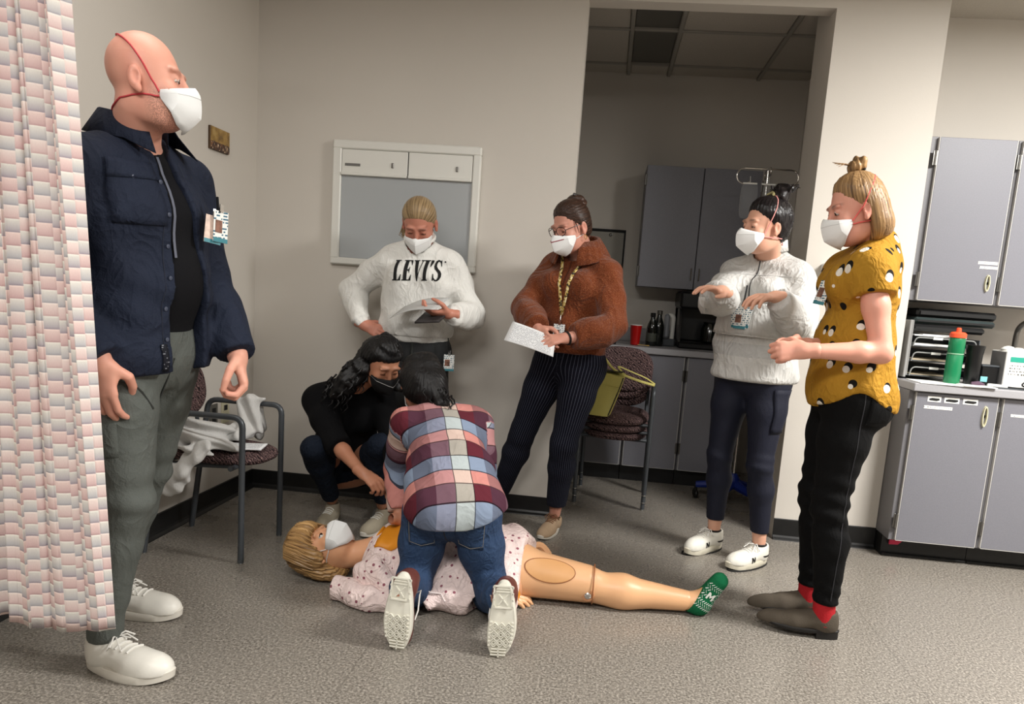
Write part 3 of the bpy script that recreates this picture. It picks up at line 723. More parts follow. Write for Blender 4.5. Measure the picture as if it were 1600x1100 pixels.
def arm_chair(x0, x1, y0, y1, face, name, label, group=None, z=0.):
    """stacking arm chair; built facing +x in the box x0..x1 (back to front legs), y0..y1, then turned by face about its centre"""
    cx_, cy_ = (x0 + x1) / 2, (y0 + y1) / 2; L = (x1 - x0) / 2; Wd = (y1 - y0) / 2
    R = Matrix.Rotation(face, 4, 'Z'); T = Matrix.Translation((cx_, cy_, z)) @ R
    o = empty(name, (cx_, cy_, z), label, 'chair', group)
    def B(nm, m, fn, parent=o, smooth=True):
        b = MB(); fn(b); b.v = [tuple(T @ Vector(p)) for p in b.v]; return b.build(nm, m, parent, smooth)
    AH = .617; BH = .80
    for s in (-1, 1):
        pts = fillet([(L, s * Wd, .006), (L, s * Wd, AH), (-L + .08, s * Wd, AH), (-L + .06, s * Wd, .46), (-L, s * Wd, .006)], .045, 6)
        fr = B('side_frame', M_TUBE, lambda b: b.tube(pts, .0125, 10))
        for xx in (L, -L): B('glide', M_CUP, lambda b: b.lathe([(.006, 0), (.011, .001), (.012, .008), (.012, .02)], (xx, s * Wd, 0), 12), fr)
    B('seat_frame', M_TUBE, lambda b: (b.tube([(L - .05, -Wd, .40), (L - .05, Wd, .40)], .011, 8), b.tube([(-L + .05, -Wd, .385), (-L + .05, Wd, .385)], .011, 8),
                                       b.tube([(L - .05, -Wd + .05, .40), (-L + .05, -Wd + .05, .385)], .011, 8), b.tube([(L - .05, Wd - .05, .40), (-L + .05, Wd - .05, .385)], .011, 8)))
    B('seat', M_WEAVE, lambda b: pad(b, (.02, 0, .43), L + .03, Wd - .012, .032, (1, 0, -.03), (0, 1, 0), (0.03, 0, 1)))
    B('backrest', M_WEAVE, lambda b: pad(b, (-L + .035, 0, .685), Wd - .012, .135, .026, (0, 1, 0), (-.18, 0, 1), (1, 0, .18), curve=.03))
    for s in (-1, 1): B('back_post', M_TUBE, lambda b: b.tube([(-L + .06, s * (Wd - .03), .40), (-L + .035, s * (Wd - .03), .6), (-L, s * (Wd - .04), .76)], .009, 8))
    return o
arm_chair(-1.853, -1.425, 2.672, 3.018, 0.0, 'arm_chair', 'patterned arm chair by the left wall holding a grey sweatshirt')
for k, lab in enumerate(('lowest patterned chair of the stack in the side room', 'middle patterned chair of the stack in the side room', 'topmost patterned chair of the stack, under the yellow handbag')):
    arm_chair(-.085, .305, 3.97 - .02 * k + .04, 4.37 - .02 * k + .04, -PI / 2 - .06, 'arm_chair', lab, 'stacked chairs in the side room', .048 * k)

# ---- privacy curtain
def curtain_mat():
    t = NT('woven_block_curtain'); s = t.sep(t.attr())
    bw, bh = .036, .0315
    u = t.math('DIVIDE', s[0], bw); ci = t.math('FLOOR', u)
    hs = t.n('ShaderNodeTexWhiteNoise', noise_dimensions='1D'); t.l(ci, hs.inputs['W']); off = hs.outputs['Value']
    vv = t.math('ADD', t.math('DIVIDE', s[1], bh), t.math('MULTIPLY', off, 4.0)); ri = t.math('FLOOR', vv); fr = t.math('FRACT', vv)
    k = t.math('FLOORED_MODULO', ri, 4.0)
    cols = [((238, 224, 216), (208, 178, 176)), ((232, 228, 218), (172, 172, 178)), ((236, 214, 206), (200, 166, 166)), ((226, 224, 214), (166, 158, 168))]
    out = None
    for i, (a, b) in enumerate(cols):
        g = t.mix(fr, rgb(*b), rgb(*a)); out = g if out is None else t.mix(t.math('COMPARE', k, float(i), .1), out, g)
    fu = t.math('FRACT', u); e = t.math('MINIMUM', t.math('MINIMUM', fr, t.math('SUBTRACT', 1.0, fr)), t.math('MINIMUM', fu, t.math('SUBTRACT', 1.0, fu)))
    n = t.noise(t.mapv(t.attr(), (900, 120, 1)), 1.0, 2)
    t.col(t.mix(t.math('MULTIPLY', n, .22), out, rgb(150, 128, 128)))
    t.bump(t.math('ADD', t.math('MINIMUM', t.math('MULTIPLY', e, 8.0), 1.0), t.math('MULTIPLY', n, .5)), .35, .003)
    return t.set(.9, 0, .15, Subsurface_Weight=0.0)
M_CURT = curtain_mat()
def curtain_sheet(name, parent, path, z0, z1, hemfn, flare):
    """hanging cloth along a plan path; uvw = metres along the cloth"""
    n = len(path); nzv = 60; acc = [0]
    for i in range(1, n): acc.append(acc[-1] + math.dist(path[i], path[i - 1]))
    V = []; U = []
    for i, (x, y) in enumerate(path):
        for j in range(nzv):
            f = j / (nzv - 1); zb = z0 + hemfn(i / (n - 1)); z = zb + (z1 - zb) * f
            k = 1 - f; xx, yy = flare(x, y, k, i / (n - 1)); V.append((xx, yy, z)); U.append((acc[i], z, 0))
    Q = np.array([(i * nzv + j, (i + 1) * nzv + j, (i + 1) * nzv + j + 1, i * nzv + j + 1) for i in range(n - 1) for j in range(nzv - 1)])
    o = raw(name, np.array(V), Q, M_CURT, parent, U)
    md = o.modifiers.new('thickness', 'SOLIDIFY'); md.thickness = .0016; md.offset = 0
    return o
cu = empty('privacy_curtain', (-1.4, 1.62, .25), 'pink and grey block patterned privacy curtain hanging at the left', 'curtain')
def cpath():
    out = []
    for i in range(241):
        t = i / 240; x = -1.50 + .168 * t
        ph = 2 * PI * (3.2 * t + .12 * math.sin(5 * t)); out.append((x + .007 * math.sin(2 * ph), 1.575 + .028 * math.sin(ph) + .008 * math.sin(2.3 * ph + 1) + .02 * t))
    return out
curtain_sheet('front_panel', cu, cpath(), .255, 2.45, lambda t: -.012 * math.sin(PI * t) + .012 * t, lambda x, y, k, t: (x + .135 * k * (t ** .8) + .022 * k * (1 - t), 1.6 + (y - 1.6) * (1 - .7 * k)))
def cpath2():
    return [(-1.92 + .47 * i / 80, 1.70 + .022 * math.sin(i * .42) + .008 * math.sin(i * .9)) for i in range(81)]
curtain_sheet('rear_panel', cu, cpath2(), .205, 2.45, lambda t: .02 * t, lambda x, y, k, t: (x, y))
part('track', M_TRIM, cu, lambda b: b.box((-1.93, 1.58, 2.45), (-1.19, 1.64, 2.48), .004))
# ================================================================== people: shared builder
def skin_mat(name, c, blush=(200, 110, 95), amt=.25):
    t = NT(name); v = t.obj(); n = t.noise(v, 14, 3); f = t.noise(v, 160, 2)
    base = t.mix(t.math('MULTIPLY', n, amt), rgb(*c), rgb(*blush))
    # uvw.x carries a stubble / redness mask, uvw.y a lip and brow mask
    s = t.sep(t.attr()); k = t.math('MULTIPLY', s[0], t.math('GREATER_THAN', t.noise(v, 420, 1), .47))
    base = t.mix(t.math('MULTIPLY', k, .45), base, rgb(70, 48, 40))
    base = t.mix(s[1], base, rgb(*[int(q * .42) for q in c]))
    base = t.mix(s[2], base, rgb(*blush))
    t.col(base); t.bump(f, .12, .0015)
    return t.set(.48, 0, .4, Subsurface_Weight=.12, Subsurface_Radius=(.012, .005, .003), Subsurface_Scale=.6)
def hair_mat(name, dark, light, rough=.42):
    t = NT(name); v = t.attr(); n = t.noise(t.mapv(v, (1, 1, 1)), 1.0, 3, .6)
    t.col(t.ramp(n, [(.32, rgb(*dark)), (.68, rgb(*light))])); t.bump(n, .55, .004)
    return t.set(rough, 0, .35)
M_EYEW = mat('eye_white', (222, 216, 208), .2); M_IRIS = mat('eye_iris', (46, 30, 22), .12)

def frame_from(fwd, up):
    """rows: right, forward, up (person's own)"""
    f = nz(fwd); r = nz(np.cross(f, up)); u = np.cross(r, f); return np.array([r, f, u])
def frame_spine(fwd, up):
    u = nz(up); r = nz(np.cross(fwd, u)); return np.array([r, np.cross(u, r), u])
def yawdir(deg): a = math.radians(deg); return np.array([math.cos(a), math.sin(a), 0.0])   # 0 = +x, 90 = away from camera
def ik(a, b, l1, l2, pole):
    a = np.asarray(a, float); b = np.asarray(b, float); d = b - a; L = np.linalg.norm(d)
    if L > (l1 + l2) * .999: b = a + d / L * (l1 + l2) * .999; d = b - a; L = np.linalg.norm(d)
    u = d / L; x = (l1 * l1 - l2 * l2 + L * L) / (2 * L); h = math.sqrt(max(0, l1 * l1 - x * x))
    p = np.asarray(pole, float); p = p - np.dot(p, u) * u; p = nz(p); return a + u * x + p * h, b

class Fig:
    """joints of one figure (metres, world) and the distance fields of its body"""
    def __init__(s, H, pelvis, face, spine_up=(0, 0, 1), chest_up=None, chest_face=None, male=False, bulk=1.0, sh=1.0, hip=1.0, spine=1.0, hs=1.0):
        s.hs = hs; s.hy = .92; s.brow = .75; s.lid = -.001; s.H = H; s.male = male; s.bulk = bulk; k = H / 1.7; s.k = k
        fp = yawdir(face) if np.isscalar(face) else nz(face); up = nz(spine_up); s.Rp = frame_spine(fp, up)
        cu_ = nz(chest_up if chest_up is not None else spine_up); fc = yawdir(chest_face) if chest_face is not None else fp; s.Rc = frame_spine(fc, cu_)
        s.pel = np.asarray(pelvis, float)
        s.waist = s.pel + s.Rp[2] * .15 * k * spine; mid = nz(s.Rp[2] + s.Rc[2])
        s.chest = s.waist + mid * .19 * k * spine; s.nb = s.chest + s.Rc[2] * .185 * k * spine - s.Rc[1] * .015 * k
        sw = (.195 if male else .158) * k * sh
        s.sh = {q: s.nb - s.Rc[2] * (.07 if male else .098) * k + s.Rc[0] * q * sw + s.Rc[1] * .0 for q in (1, -1)}      # 1 = person's right
        hw = .088 * k * hip; s.hip = {q: s.pel + s.Rp[0] * q * hw - s.Rp[2] * .02 * k for q in (1, -1)}
        s.LA, s.LF, s.LT, s.LS = .285 * k, .255 * k, .42 * k, .415 * k
        s.wr = {}; s.el = {}; s.an = {}; s.kn = {}; s.hands = {}
    def arm(s, q, wrist, pole, sh=None):
        if sh is not None: s.sh[q] = np.asarray(sh, float)
        s.el[q], s.wr[q] = ik(s.sh[q], wrist, s.LA, s.LF, pole); return s
    def leg(s, q, ankle, pole): s.kn[q], s.an[q] = ik(s.hip[q], ankle, s.LT, s.LS, pole); return s
    def head_at(s, c, fwd, up=(0, 0, 1)): s.hc = np.asarray(c, float); s.Rh = frame_from(fwd, up); return s
    def hand(s, q, fdir, palm, curl=.35, thumb=.35, spread=.06, curls=None): s.hands[q] = (nz(fdir), nz(palm), curl, thumb, spread, curls); return s
    # ---- fields
    def f_torso(s, P, t=0., bust=0., waist=1., hipw=1., belly=0.):
        k = s.k * s.bulk; R = s.Rp[0]; C = s.Rc[0]
        if s.male: pw, ww, cw, pd, wd, cd = .165, .155, .178, .115, .108, .118
        else: pw, ww, cw, pd, wd, cd = .162 * hipw, .122 * waist, .138, .112, .088, .098
        ww *= 1; tt = t
        d = elc(P, s.pel - s.Rp[2] * .03 * k, s.waist, R, pw * k + tt, pd * k + tt, ww * k + tt, wd * k + tt)
        d = smin(d, elc(P, s.waist, s.chest, C, ww * k + tt, wd * k + tt, cw * k + tt, cd * k + tt), .04)
        d = smin(d, elc(P, s.chest, s.nb - s.Rc[2] * .085 * k, C, cw * k + tt, cd * k + tt, cw * .86 * k + tt, cd * .72 * k + tt), .03)
        d = smin(d, elc(P, s.sh[1] + (s.sh[-1] - s.sh[1]) * .12, s.sh[-1] + (s.sh[1] - s.sh[-1]) * .12, s.Rc[2], .052 * k + tt, .055 * k + tt, .052 * k + tt, .055 * k + tt), .05)
        if bust:
            for q in (1, -1): d = smin(d, sph(P, s.chest + s.Rc[0] * q * .072 * k + s.Rc[1] * (.055 + .03 * bust) * k + s.Rc[2] * .02 * k, .062 * k * bust + tt), .04)
        if belly: d = smin(d, sph(P, s.waist + s.Rc[1] * .03 * k + s.Rc[2] * .03, .1 * k * belly + tt), .06)
        for q in (1, -1): d = smin(d, sph(P, s.pel - s.Rp[1] * .045 * k - s.Rp[2] * .05 * k + s.Rp[0] * q * .068 * k * hipw, .094 * k * hipw + tt), .05)
        return d
    def f_trap(s, P, t=0.):
        k = s.k * s.bulk; d = None
        for q in (1, -1):
            e = rc(P, s.nb - s.Rc[2] * .004 * k, s.sh[q] + s.Rc[2] * .008 * k, .042 * k + t, .036 * k + t); d = e if d is None else smin(d, e, .03)
        return d
    def f_arm(s, P, q, t=0., t2=None, upper=True, cuff=0.):
        k = s.k * s.bulk * (1.14 if s.male else 1.0); t2 = t if t2 is None else t2
        m = s.sh[q] + (s.el[q] - s.sh[q]) * .45
        d = chain(P, [s.sh[q], m, s.el[q]], [.050 * k + t, .047 * k + t, .039 * k + (t + t2) / 2], .02)
        m2 = s.el[q] + (s.wr[q] - s.el[q]) * .3
        d2 = chain(P, [s.el[q], m2, s.wr[q]], [.038 * k + (t + t2) / 2, .040 * k + t2, .026 * k + t2 + cuff], .015)
        return smin(d, d2, .02)
    def f_leg(s, P, q, t=0., t2=None):
        k = s.k * s.bulk * (1.05 if s.male else 1.0); t2 = t if t2 is None else t2; h, n, a = s.hip[q], s.kn[q], s.an[q]
        m = h + (n - h) * .4
        d = chain(P, [h, m, n], [.092 * k + t, .080 * k + t, .055 * k + (t + t2) / 2], .03)
        ax = nz(a - n); fw = np.cross(s.Rp[0], ax); fw = fw if np.dot(fw, s.Rp[1]) > 0 else -fw
        c = n + (a - n) * .32 - nz(fw) * .012 * k
        e = chain(P, [n, c, a], [.053 * k + (t + t2) / 2, .055 * k + t2, .036 * k + t2], .03)
        return smin(d, e, .03)
    def f_neck(s, P, t=0.):
        k = s.k * (1.04 if s.male else 1.); top = s.hc - s.Rh[2] * .06 * s.hs - s.Rh[1] * .025 * s.hs
        return rc(P, s.nb - s.Rc[2] * .01, top, .058 * k + t, .052 * k + t)
    def f_head(s, P, ears=True, nose=1.):
        Q = s.hl(P); X = np.abs(Q[:, :1]); Qs = np.concatenate([X, Q[:, 1:]], 1)
        d = ell(Q, (0, -.018, .03), (.076, .094, .086))
        d = smin(d, ell(Q, (0, .028, -.03), (.061, .062, .082)), .03)
        d = smin(d, ell(Q, (0, .046, -.092), (.036, .040, .026)), .03)
        d = smin(d, ell(Qs, (.036, .018, -.07), (.022, .045, .035)), .03)               # jaw corners
        d = smin(d, ell(Qs, (.036, .066, -.03), (.024, .022, .022)), .02)              # cheek bones
        d = smin(d, ell(Qs, (.027, .080, .021), (.027, .014, .009)), .012)             # brow
        d = smax(d, -ell(Qs, (.031, .100, .002), (.019, .016, .013)), .012)            # sockets
        e = rc(Q, (0, .088, .008), (0, .108 * nose + .004, -.036), .008, .0115); e = smin(e, ell(Qs, (.011, .100, -.041), (.009, .010, .008)), .006)
        d = smin(d, e, .012)
        d = smin(d, ell(Q, (0, .088, -.068), (.025, .012, .006)), .008); d = smin(d, ell(Q, (0, .086, -.078), (.022, .012, .007)), .006)
        # eye lids: half closed shells
        lid = smax(sph(Qs, (.031, .077, .001), .0142), -(Q[:, 2] - s.lid + .25 * (Q[:, 1] - .09)), .002)
        d = smin(d, lid, .004)
        d = smin(d, smax(sph(Qs, (.031, .077, .001), .0138), (Q[:, 2] + .0075), .002), .004)
        if ears:
            e = ell(Qs, (.079, -.014, -.012), (.009, .018, .029)); e = smax(e, -ell(Qs, (.089, -.008, -.009), (.009, .010, .017)), .005)
            e = smin(e, ell(Qs, (.080, -.004, -.038), (.007, .009, .010)), .008); d = smin(d, e, .006)
        return d * f32(s.hs)
    def loc(s, p): return s.hc + s.Rh.T @ (np.asarray(p, float) * s.hs * np.array([1, s.hy, 1]))      # head frame -> world
    def hl(s, P): return ((P - A(s.hc)) @ A(s.Rh).T) / A(s.hs, s.hs * s.hy, s.hs)             # world -> head frame
    def hand_geo(s, q):
        Yd, pn, curl, thumb, spread, curls = s.hands[q]; Zd = -nz(pn - np.dot(pn, Yd) * Yd); Xd = np.cross(Yd, -Zd) * q
        L = .178 * s.k * (1.07 if s.male else 1.0); R = np.array([Xd, Yd, Zd]); o = s.wr[q]
        return R, o, L
    def f_hand(s, P, q):
        R, o, L = s.hand_geo(q); Yd, pn, curl, thumb, spread, curls = s.hands[q]; u = L / .18
        Q = ((P - A(o)) @ A(R).T) / f32(u)
        d = smin(rc(Q, (0, -.03, 0), (0, .012, 0), .025, .023), elc(Q, (0, .012, 0), (.002, .08, .001), (1, 0, 0), .026, .0155, .037, .0125), .02)
        d = smin(d, ell(Q, (.026, .032, -.008), (.013, .028, .012)), .012)
        xs = (.0285, .0095, -.0095, -.027); ls = (.070, .078, .072, .056); ys = (.090, .095, .090, .081)
        for i in range(4):
            c = curls[i] if curls is not None else curl * (1 + .08 * i)
            a = 0.; p = np.array([xs[i], ys[i], .0]); pts = [np.array([xs[i] * .9, ys[i] - .02, 0.]), p]; sp = (xs[i] / .03) * spread
            for j, (fr, kk) in enumerate(((.46, .85), (.31, 1.05), (.23, .7))):
                a += c * kk; st = ls[i] * fr; dr = np.array([math.sin(sp) * math.cos(a), math.cos(sp) * math.cos(a), -math.sin(a)]); p = p + dr * st; pts.append(p)
            d = smin(d, chain(Q, pts, [.0095, .0092, .0085, .0078, .0066]), .006)
        th = thumb; b0 = np.array([.024, .018, -.006]); p1 = b0 + np.array([.62, .62, -.35 - .3 * th]) * .040; p2 = p1 + np.array([.45 - .65 * th, .85, -.2 - .5 * th]) * .031; p3 = p2 + np.array([.25 - .85 * th, .9, -.15 - .5 * th]) * .026
        d = smin(d, chain(Q, [b0, p1, p2, p3], [.014, .0115, .0098, .0075]), .008)
        return d * f32(u)
    def body(s, P, hands=True, legs=True):
        d = s.f_torso(P, -.004); d = smin(d, s.f_trap(P, -.006), .03); d = smin(d, s.f_neck(P), .03)
        for q in (1, -1):
            if q in s.el: d = smin(d, s.f_arm(P, q, -.004), .025)
            if legs and q in s.kn: d = smin(d, s.f_leg(P, q, -.006), .03)
        return smin(d, s.f_head(P), .02)

def person(fig, label, m_skin, lo, hi, loc, stubble=False, eyes=True, body_h=.009, look=0.0):
    """Empty + one body mesh (head and hands meshed finer); returns the empty"""
    P0 = empty('person', loc, label, 'person')
    hb = (np.array([-.12, -.14, -.17]) * fig.hs, np.array([.12, .16, .15]) * fig.hs); drop = [(fig.Rh, fig.hc, hb[0] + .02, hb[1])]
    parts_ = []
    for q in fig.hands:
        R, o, L = fig.hand_geo(q); u = L / .18; lo_h = np.array([-.075, -.045, -.11]) * u; hi_h = np.array([.085, .21, .06]) * u
        parts_.append((lambda P, q=q: smin(fig.f_hand(P, q), fig.f_arm(P, q, -.004), .012), lo_h, hi_h, .0036, R, o))
    V, Q = iso(lambda P: fig.body(P), lo, hi, body_h, drop=drop)
    VV = [V]; QQ = [Q]; n = len(V)
    hv, hq = iso(lambda P: fig.body(P, legs=False), hb[0], hb[1], .0042, fig.Rh, fig.hc); VV.append(hv); QQ.append(hq + n); n += len(hv)
    for f, l, h_, vx, R, o in parts_:
        v_, q_ = iso(f, l, h_, vx, R, o); VV.append(v_); QQ.append(q_ + n); n += len(v_)
    V = np.concatenate(VV); Q = np.concatenate(QQ)
    L = (V - fig.hc) @ fig.Rh.T / (fig.hs * np.array([1, fig.hy, 1])); at = np.zeros((len(V), 3))
    if stubble: at[:, 0] = np.clip((-.02 - L[:, 2]) / .03, 0, 1) * np.clip((L[:, 1] + .0) / .03, 0, 1) * (L[:, 2] > -.16)
    X = np.abs(L[:, 0]); inb = (L[:, 1] > .055) & (L[:, 1] < .13)
    at[:, 1] = inb * np.exp(-((L[:, 2] - .0235 - .05 * (X - .03) * (X < .05)) / .0042) ** 2) * np.exp(-((X - .031) / .018) ** 4) * fig.brow
    at[:, 2] = inb * np.exp(-((L[:, 2] + .073) / .009) ** 2) * np.exp(-(X / .026) ** 4) * .7 + np.exp(-((X - .08) / .012) ** 2) * (np.abs(L[:, 2]) < .05) * .25
    raw('body', V, Q, m_skin, P0, at)
    if eyes:
        for q in (1, -1):
            c = fig.loc([q * .031, .0765, .001]); hs = fig.hs; ax = fig.Rh.T @ np.array([look, 1, -.35])
            eb = MB(); eb.lathe([(.0126 * hs * math.sin(a), .0126 * hs * math.cos(a)) for a in np.linspace(PI * .98, .02, 10)], c, 16, ax)
            eo = eb.build('eye', M_EYEW, P0, True)
            part('eyelash', M_IRIS, eo, lambda b: b.tube([tuple(fig.loc((q * .031 + .0135 * t, .0765 + .0142 * math.sqrt(max(.05, 1 - t * t * .85)), .001 + fig.lid - .003 * t * t)) ) for t in np.linspace(-1, 1, 9)], .0009, 5), True)
            part('iris', M_IRIS, eo, lambda b: b.lathe([(.0062 * hs, .0110 * hs), (.0055 * hs, .0122 * hs), (.001, .0131 * hs)], c, 14, ax), True)
    return P0

def garment(name, f, lo, hi, m, parent, h=.0075, attr=None):
    return blob(name, f, lo, hi, h, m, parent, attr)
def cloth(name, c, rough=.85, var=.08, bump=.35, scale=220, spec=.2, fold=.0, c2=None):
    if name in MC: return MC[name]
    t = NT(name); v = t.obj(); n = t.noise(v, 5, 3); w = t.noise(v, scale, 2)
    base = rgb(*c); dk = rgb(*c2) if c2 else tuple(x * (1 - var * 2) for x in base[:3]) + (1,)
    t.col(t.mix(n, dk, base)); hgt = t.math('ADD', t.math('MULTIPLY', w, .25), t.math('MULTIPLY', t.math('ADD', t.math('MULTIPLY', t.wrinkle(v, 7.5), 1.0), t.math('MULTIPLY', t.wrinkle(v, 17, (1, 1, .5)), .4)), fold * 1.0))
    t.bump(hgt, bump * 1.1, .011); MC[name] = t.set(rough, 0, spec); return MC[name]

def tube_on(name, pts, r, m, parent, seg=6, flat=None): return part(name, m, parent, lambda b: b.tube(pts, r, seg, flat=flat), True)

# ---- respirator mask in the head frame
M_MASK = mat('mask_white', (236, 237, 236), .75, spec=.15, bump=.15, bscale=400, bdist=.001, var=.02)
def mask(fig, parent, strap, hoff=.003, crown=None, ridge_k=1.0, top_strap=True, white_top=False, m=None):
    W = fig.loc
    # rows: nose edge, upper fold, lower fold, chin edge; columns across the face
    cols = [-1, -.72, -.42, -.16, 0, .16, .42, .72, 1]; rk = ridge_k
    def row(i, c):
        a = abs(c); s = math.copysign(1, c) if c else 0
        side = np.array([s * .066, .046, -.044 - .007 * (i - 1.5)])
        fr = [np.array([0, .121, -.008]), np.array([0, .132 + .018 * rk, -.036]), np.array([0, .130 + .018 * rk, -.084]), np.array([0, .078, -.126])][i]
        md = [np.array([s * .036, .100, -.019]), np.array([s * .042, .110, -.036]), np.array([s * .042, .106, -.074]), np.array([s * .044, .070, -.106])][i]
        t = a
        if t < .5: p = fr * (1 - t / .5) + md * (t / .5); p[1] += .010 * math.sin(PI * t / .5) * (1 if i in (0, 3) else .4)
        else: p = md * (1 - (t - .5) / .5) + side * ((t - .5) / .5) + np.array([s * .5, .85, 0]) * .011 * math.sin(PI * (t - .5) / .5)
        if i in (0, 3): p = p + np.array([0, .002, 0])
        return p
    b = MB(); sub = 3; R_ = []
    for i in range(3):
        for j in range(sub):
            t = j / sub; R_.append([row(i, c) * (1 - t) + row(i + 1, c) * t + np.array([0, (.004 if i != 1 else .002) * math.sin(PI * t) * (1 - abs(c)), 0]) for c in cols])
    R_.append([row(3, c) for c in cols]); n = len(cols)
    vv = [W(p) for r_ in R_ for p in r_]; ff = [(i * n + j, i * n + j + 1, (i + 1) * n + j + 1, (i + 1) * n + j) for i in range(len(R_) - 1) for j in range(n - 1)]
    b.add(vv, ff); o = b.build('mask', m or M_MASK, parent, True); md = o.modifiers.new('thickness', 'SOLIDIFY'); md.thickness = .0022; md.offset = 0
    o.data.set_sharp_from_angle(angle=math.radians(24))
    part('nose_seam', mat('mask_seam', (206, 207, 206), .7), o, lambda b: b.tube([W(row(1, c) + np.array([0, .0012, .0])) for c in cols], .0011, 5), True)
    def hug(pts):
        """strap line: waypoints in the head frame, resampled and laid on the head"""
        pts = [np.asarray(q, float) for q in pts]; q = []
        for i in range(len(pts) - 1):
            for t in np.linspace(0, 1, 5)[:-1]: q.append(pts[i] * (1 - t) + pts[i + 1] * t)
        q.append(pts[-1]); q = np.array(q); c = np.array([0, -.015, .0]); v = q - c; r = np.linalg.norm(v, axis=1); v = v / r[:, None]
        t = np.full(len(q), .16); fq = lambda X: (lambda B: smin(fig.f_head(B, False), fig.f_neck(B), .02))(np.array([W(x) for x in X]).astype(f32)) / fig.hs
        for _ in range(24): t = t - .7 * fq(c + v * t[:, None])
        off = hoff * np.clip(np.arange(len(q)) / 4.0, .3, 1); t = np.maximum(t + off, np.where(np.arange(len(q)) < 2, r, 0)); return [tuple(W(x)) for x in c + v * t[:, None]]
    cr = crown or [(.079, .012, .022), (.0785, -.02, .066), (.062, -.055, .098), (.03, -.08, .112), (0, -.088, .114)]
    for s in (1, -1):
        sd = np.array([s * .067, .045, -.043]); fl = np.array([s, 1, 1])
        if top_strap: part('strap', strap, o, lambda b: b.tube(hug([sd + [0, 0, .004]] + [np.array(q) * fl for q in cr]), .0022, 6), True)
        part('strap', strap, o, lambda b: b.tube(hug([sd - [0, 0, .006], [s * .074, .004, -.052], [s * .072, -.03, -.058], [s * .055, -.07, -.062], [0, -.095, -.064]]), .0022, 6), True)
    return o

# ---- things laid onto a field's surface
def trace(f, P, d, n=40):
    """march points along d until they meet f = 0"""
    P = np.asarray(P, float).astype(f32); d = A(nz(d)); t = np.zeros(len(P), f32)
    for _ in range(n): t += np.clip(f(P + t[:, None] * d), -.02, .04) * f32(.8)
    return (P + t[:, None] * d).astype(float)
def grad(f, P, e=.002):
    P = P.astype(f32); g = np.stack([f(P + A(*(e if i == j else 0 for j in range(3)))) - f(P - A(*(e if i == j else 0 for j in range(3)))) for i in range(3)], 1)
    return g / (ln(g)[:, None] + 1e-9)
def patch(name, f, org, ux, uy, d, poly_or_wh, m, parent, off=.0025, n=(10, 10), thick=.002, attr=None, warp=None):
    """rectangular patch (w, h) with axes ux, uy centred on org, pressed along d onto f"""
    w_, h_ = poly_or_wh; ux = nz(ux); uy = nz(uy); G = []
    for i in range(n[0]):
        for j in range(n[1]):
            a = (i / (n[0] - 1) - .5) * w_; b = (j / (n[1] - 1) - .5) * h_
            if warp: a, b = warp(a, b)
            G.append(np.asarray(org, float) + ux * a + uy * b)
    P = trace(f, np.array(G) - nz(d) * .0, d); N = grad(f, P); P = P + N * off
    Q = np.array([(i * n[1] + j, (i + 1) * n[1] + j, (i + 1) * n[1] + j + 1, i * n[1] + j + 1) for i in range(n[0] - 1) for j in range(n[1] - 1)])
    o = raw(name, P, Q, m, parent, attr); o.modifiers.new('thickness', 'SOLIDIFY').thickness = thick; return o
def decal(name, f, polys, place, d, m, parent, off=.002, step=.006):
    """flat print: polygons in 2-D, cut fine, pressed onto f. place(u, v) -> start point"""
    from mathutils.geometry import delaunay_2d_cdt
    P2 = []; F = []
    for poly in polys:
        pv = np.array(poly); n = len(pv); pts = []; edges = []
        for i in range(n):
            a_, b_ = pv[i], pv[(i + 1) % n]; m_ = max(1, int(np.linalg.norm(b_ - a_) / step)); pts += [a_ + (b_ - a_) * t / m_ for t in range(m_)]
        nb = len(pts); edges = [(i, (i + 1) % nb) for i in range(nb)]
        for x in np.arange(pv[:, 0].min(), pv[:, 0].max(), step):
            for y in np.arange(pv[:, 1].min(), pv[:, 1].max(), step): pts.append(np.array([x, y]) + .23 * step)
        r = delaunay_2d_cdt([Vector(q) for q in pts], edges, [list(range(nb))], 2, 1e-6)
        ok = [tuple(q) for q in r[2] if len(q) == 3]; base = len(P2); P2 += [(q.x, q.y) for q in r[0]]
        def inside(x, y):
            c_ = False
            for i in range(n):
                x1, y1 = pv[i]; x2, y2 = pv[(i + 1) % n]
                if (y1 > y) != (y2 > y) and x < (x2 - x1) * (y - y1) / (y2 - y1) + x1: c_ = not c_
            return c_
        for q in ok:
            cx_ = sum(r[0][i].x for i in q) / 3; cy_ = sum(r[0][i].y for i in q) / 3
            if inside(cx_, cy_): F.append([base + i for i in q])
    P = np.array([place(x, y) for x, y in P2]); F = np.array(F); used = np.unique(F); re_ = np.zeros(len(P), int); re_[used] = np.arange(len(used)); P = P[used]; F = re_[F]
    P = trace(f, P, d); bad = np.abs(f(P.astype(f32))) > .004; F = F[~bad[F].any(1)]; used = np.unique(F); re_ = np.zeros(len(P), int); re_[used] = np.arange(len(used)); P = P[used]; F = re_[F]
    P = P + grad(f, P) * off
    return raw(name, P, F, m, parent)

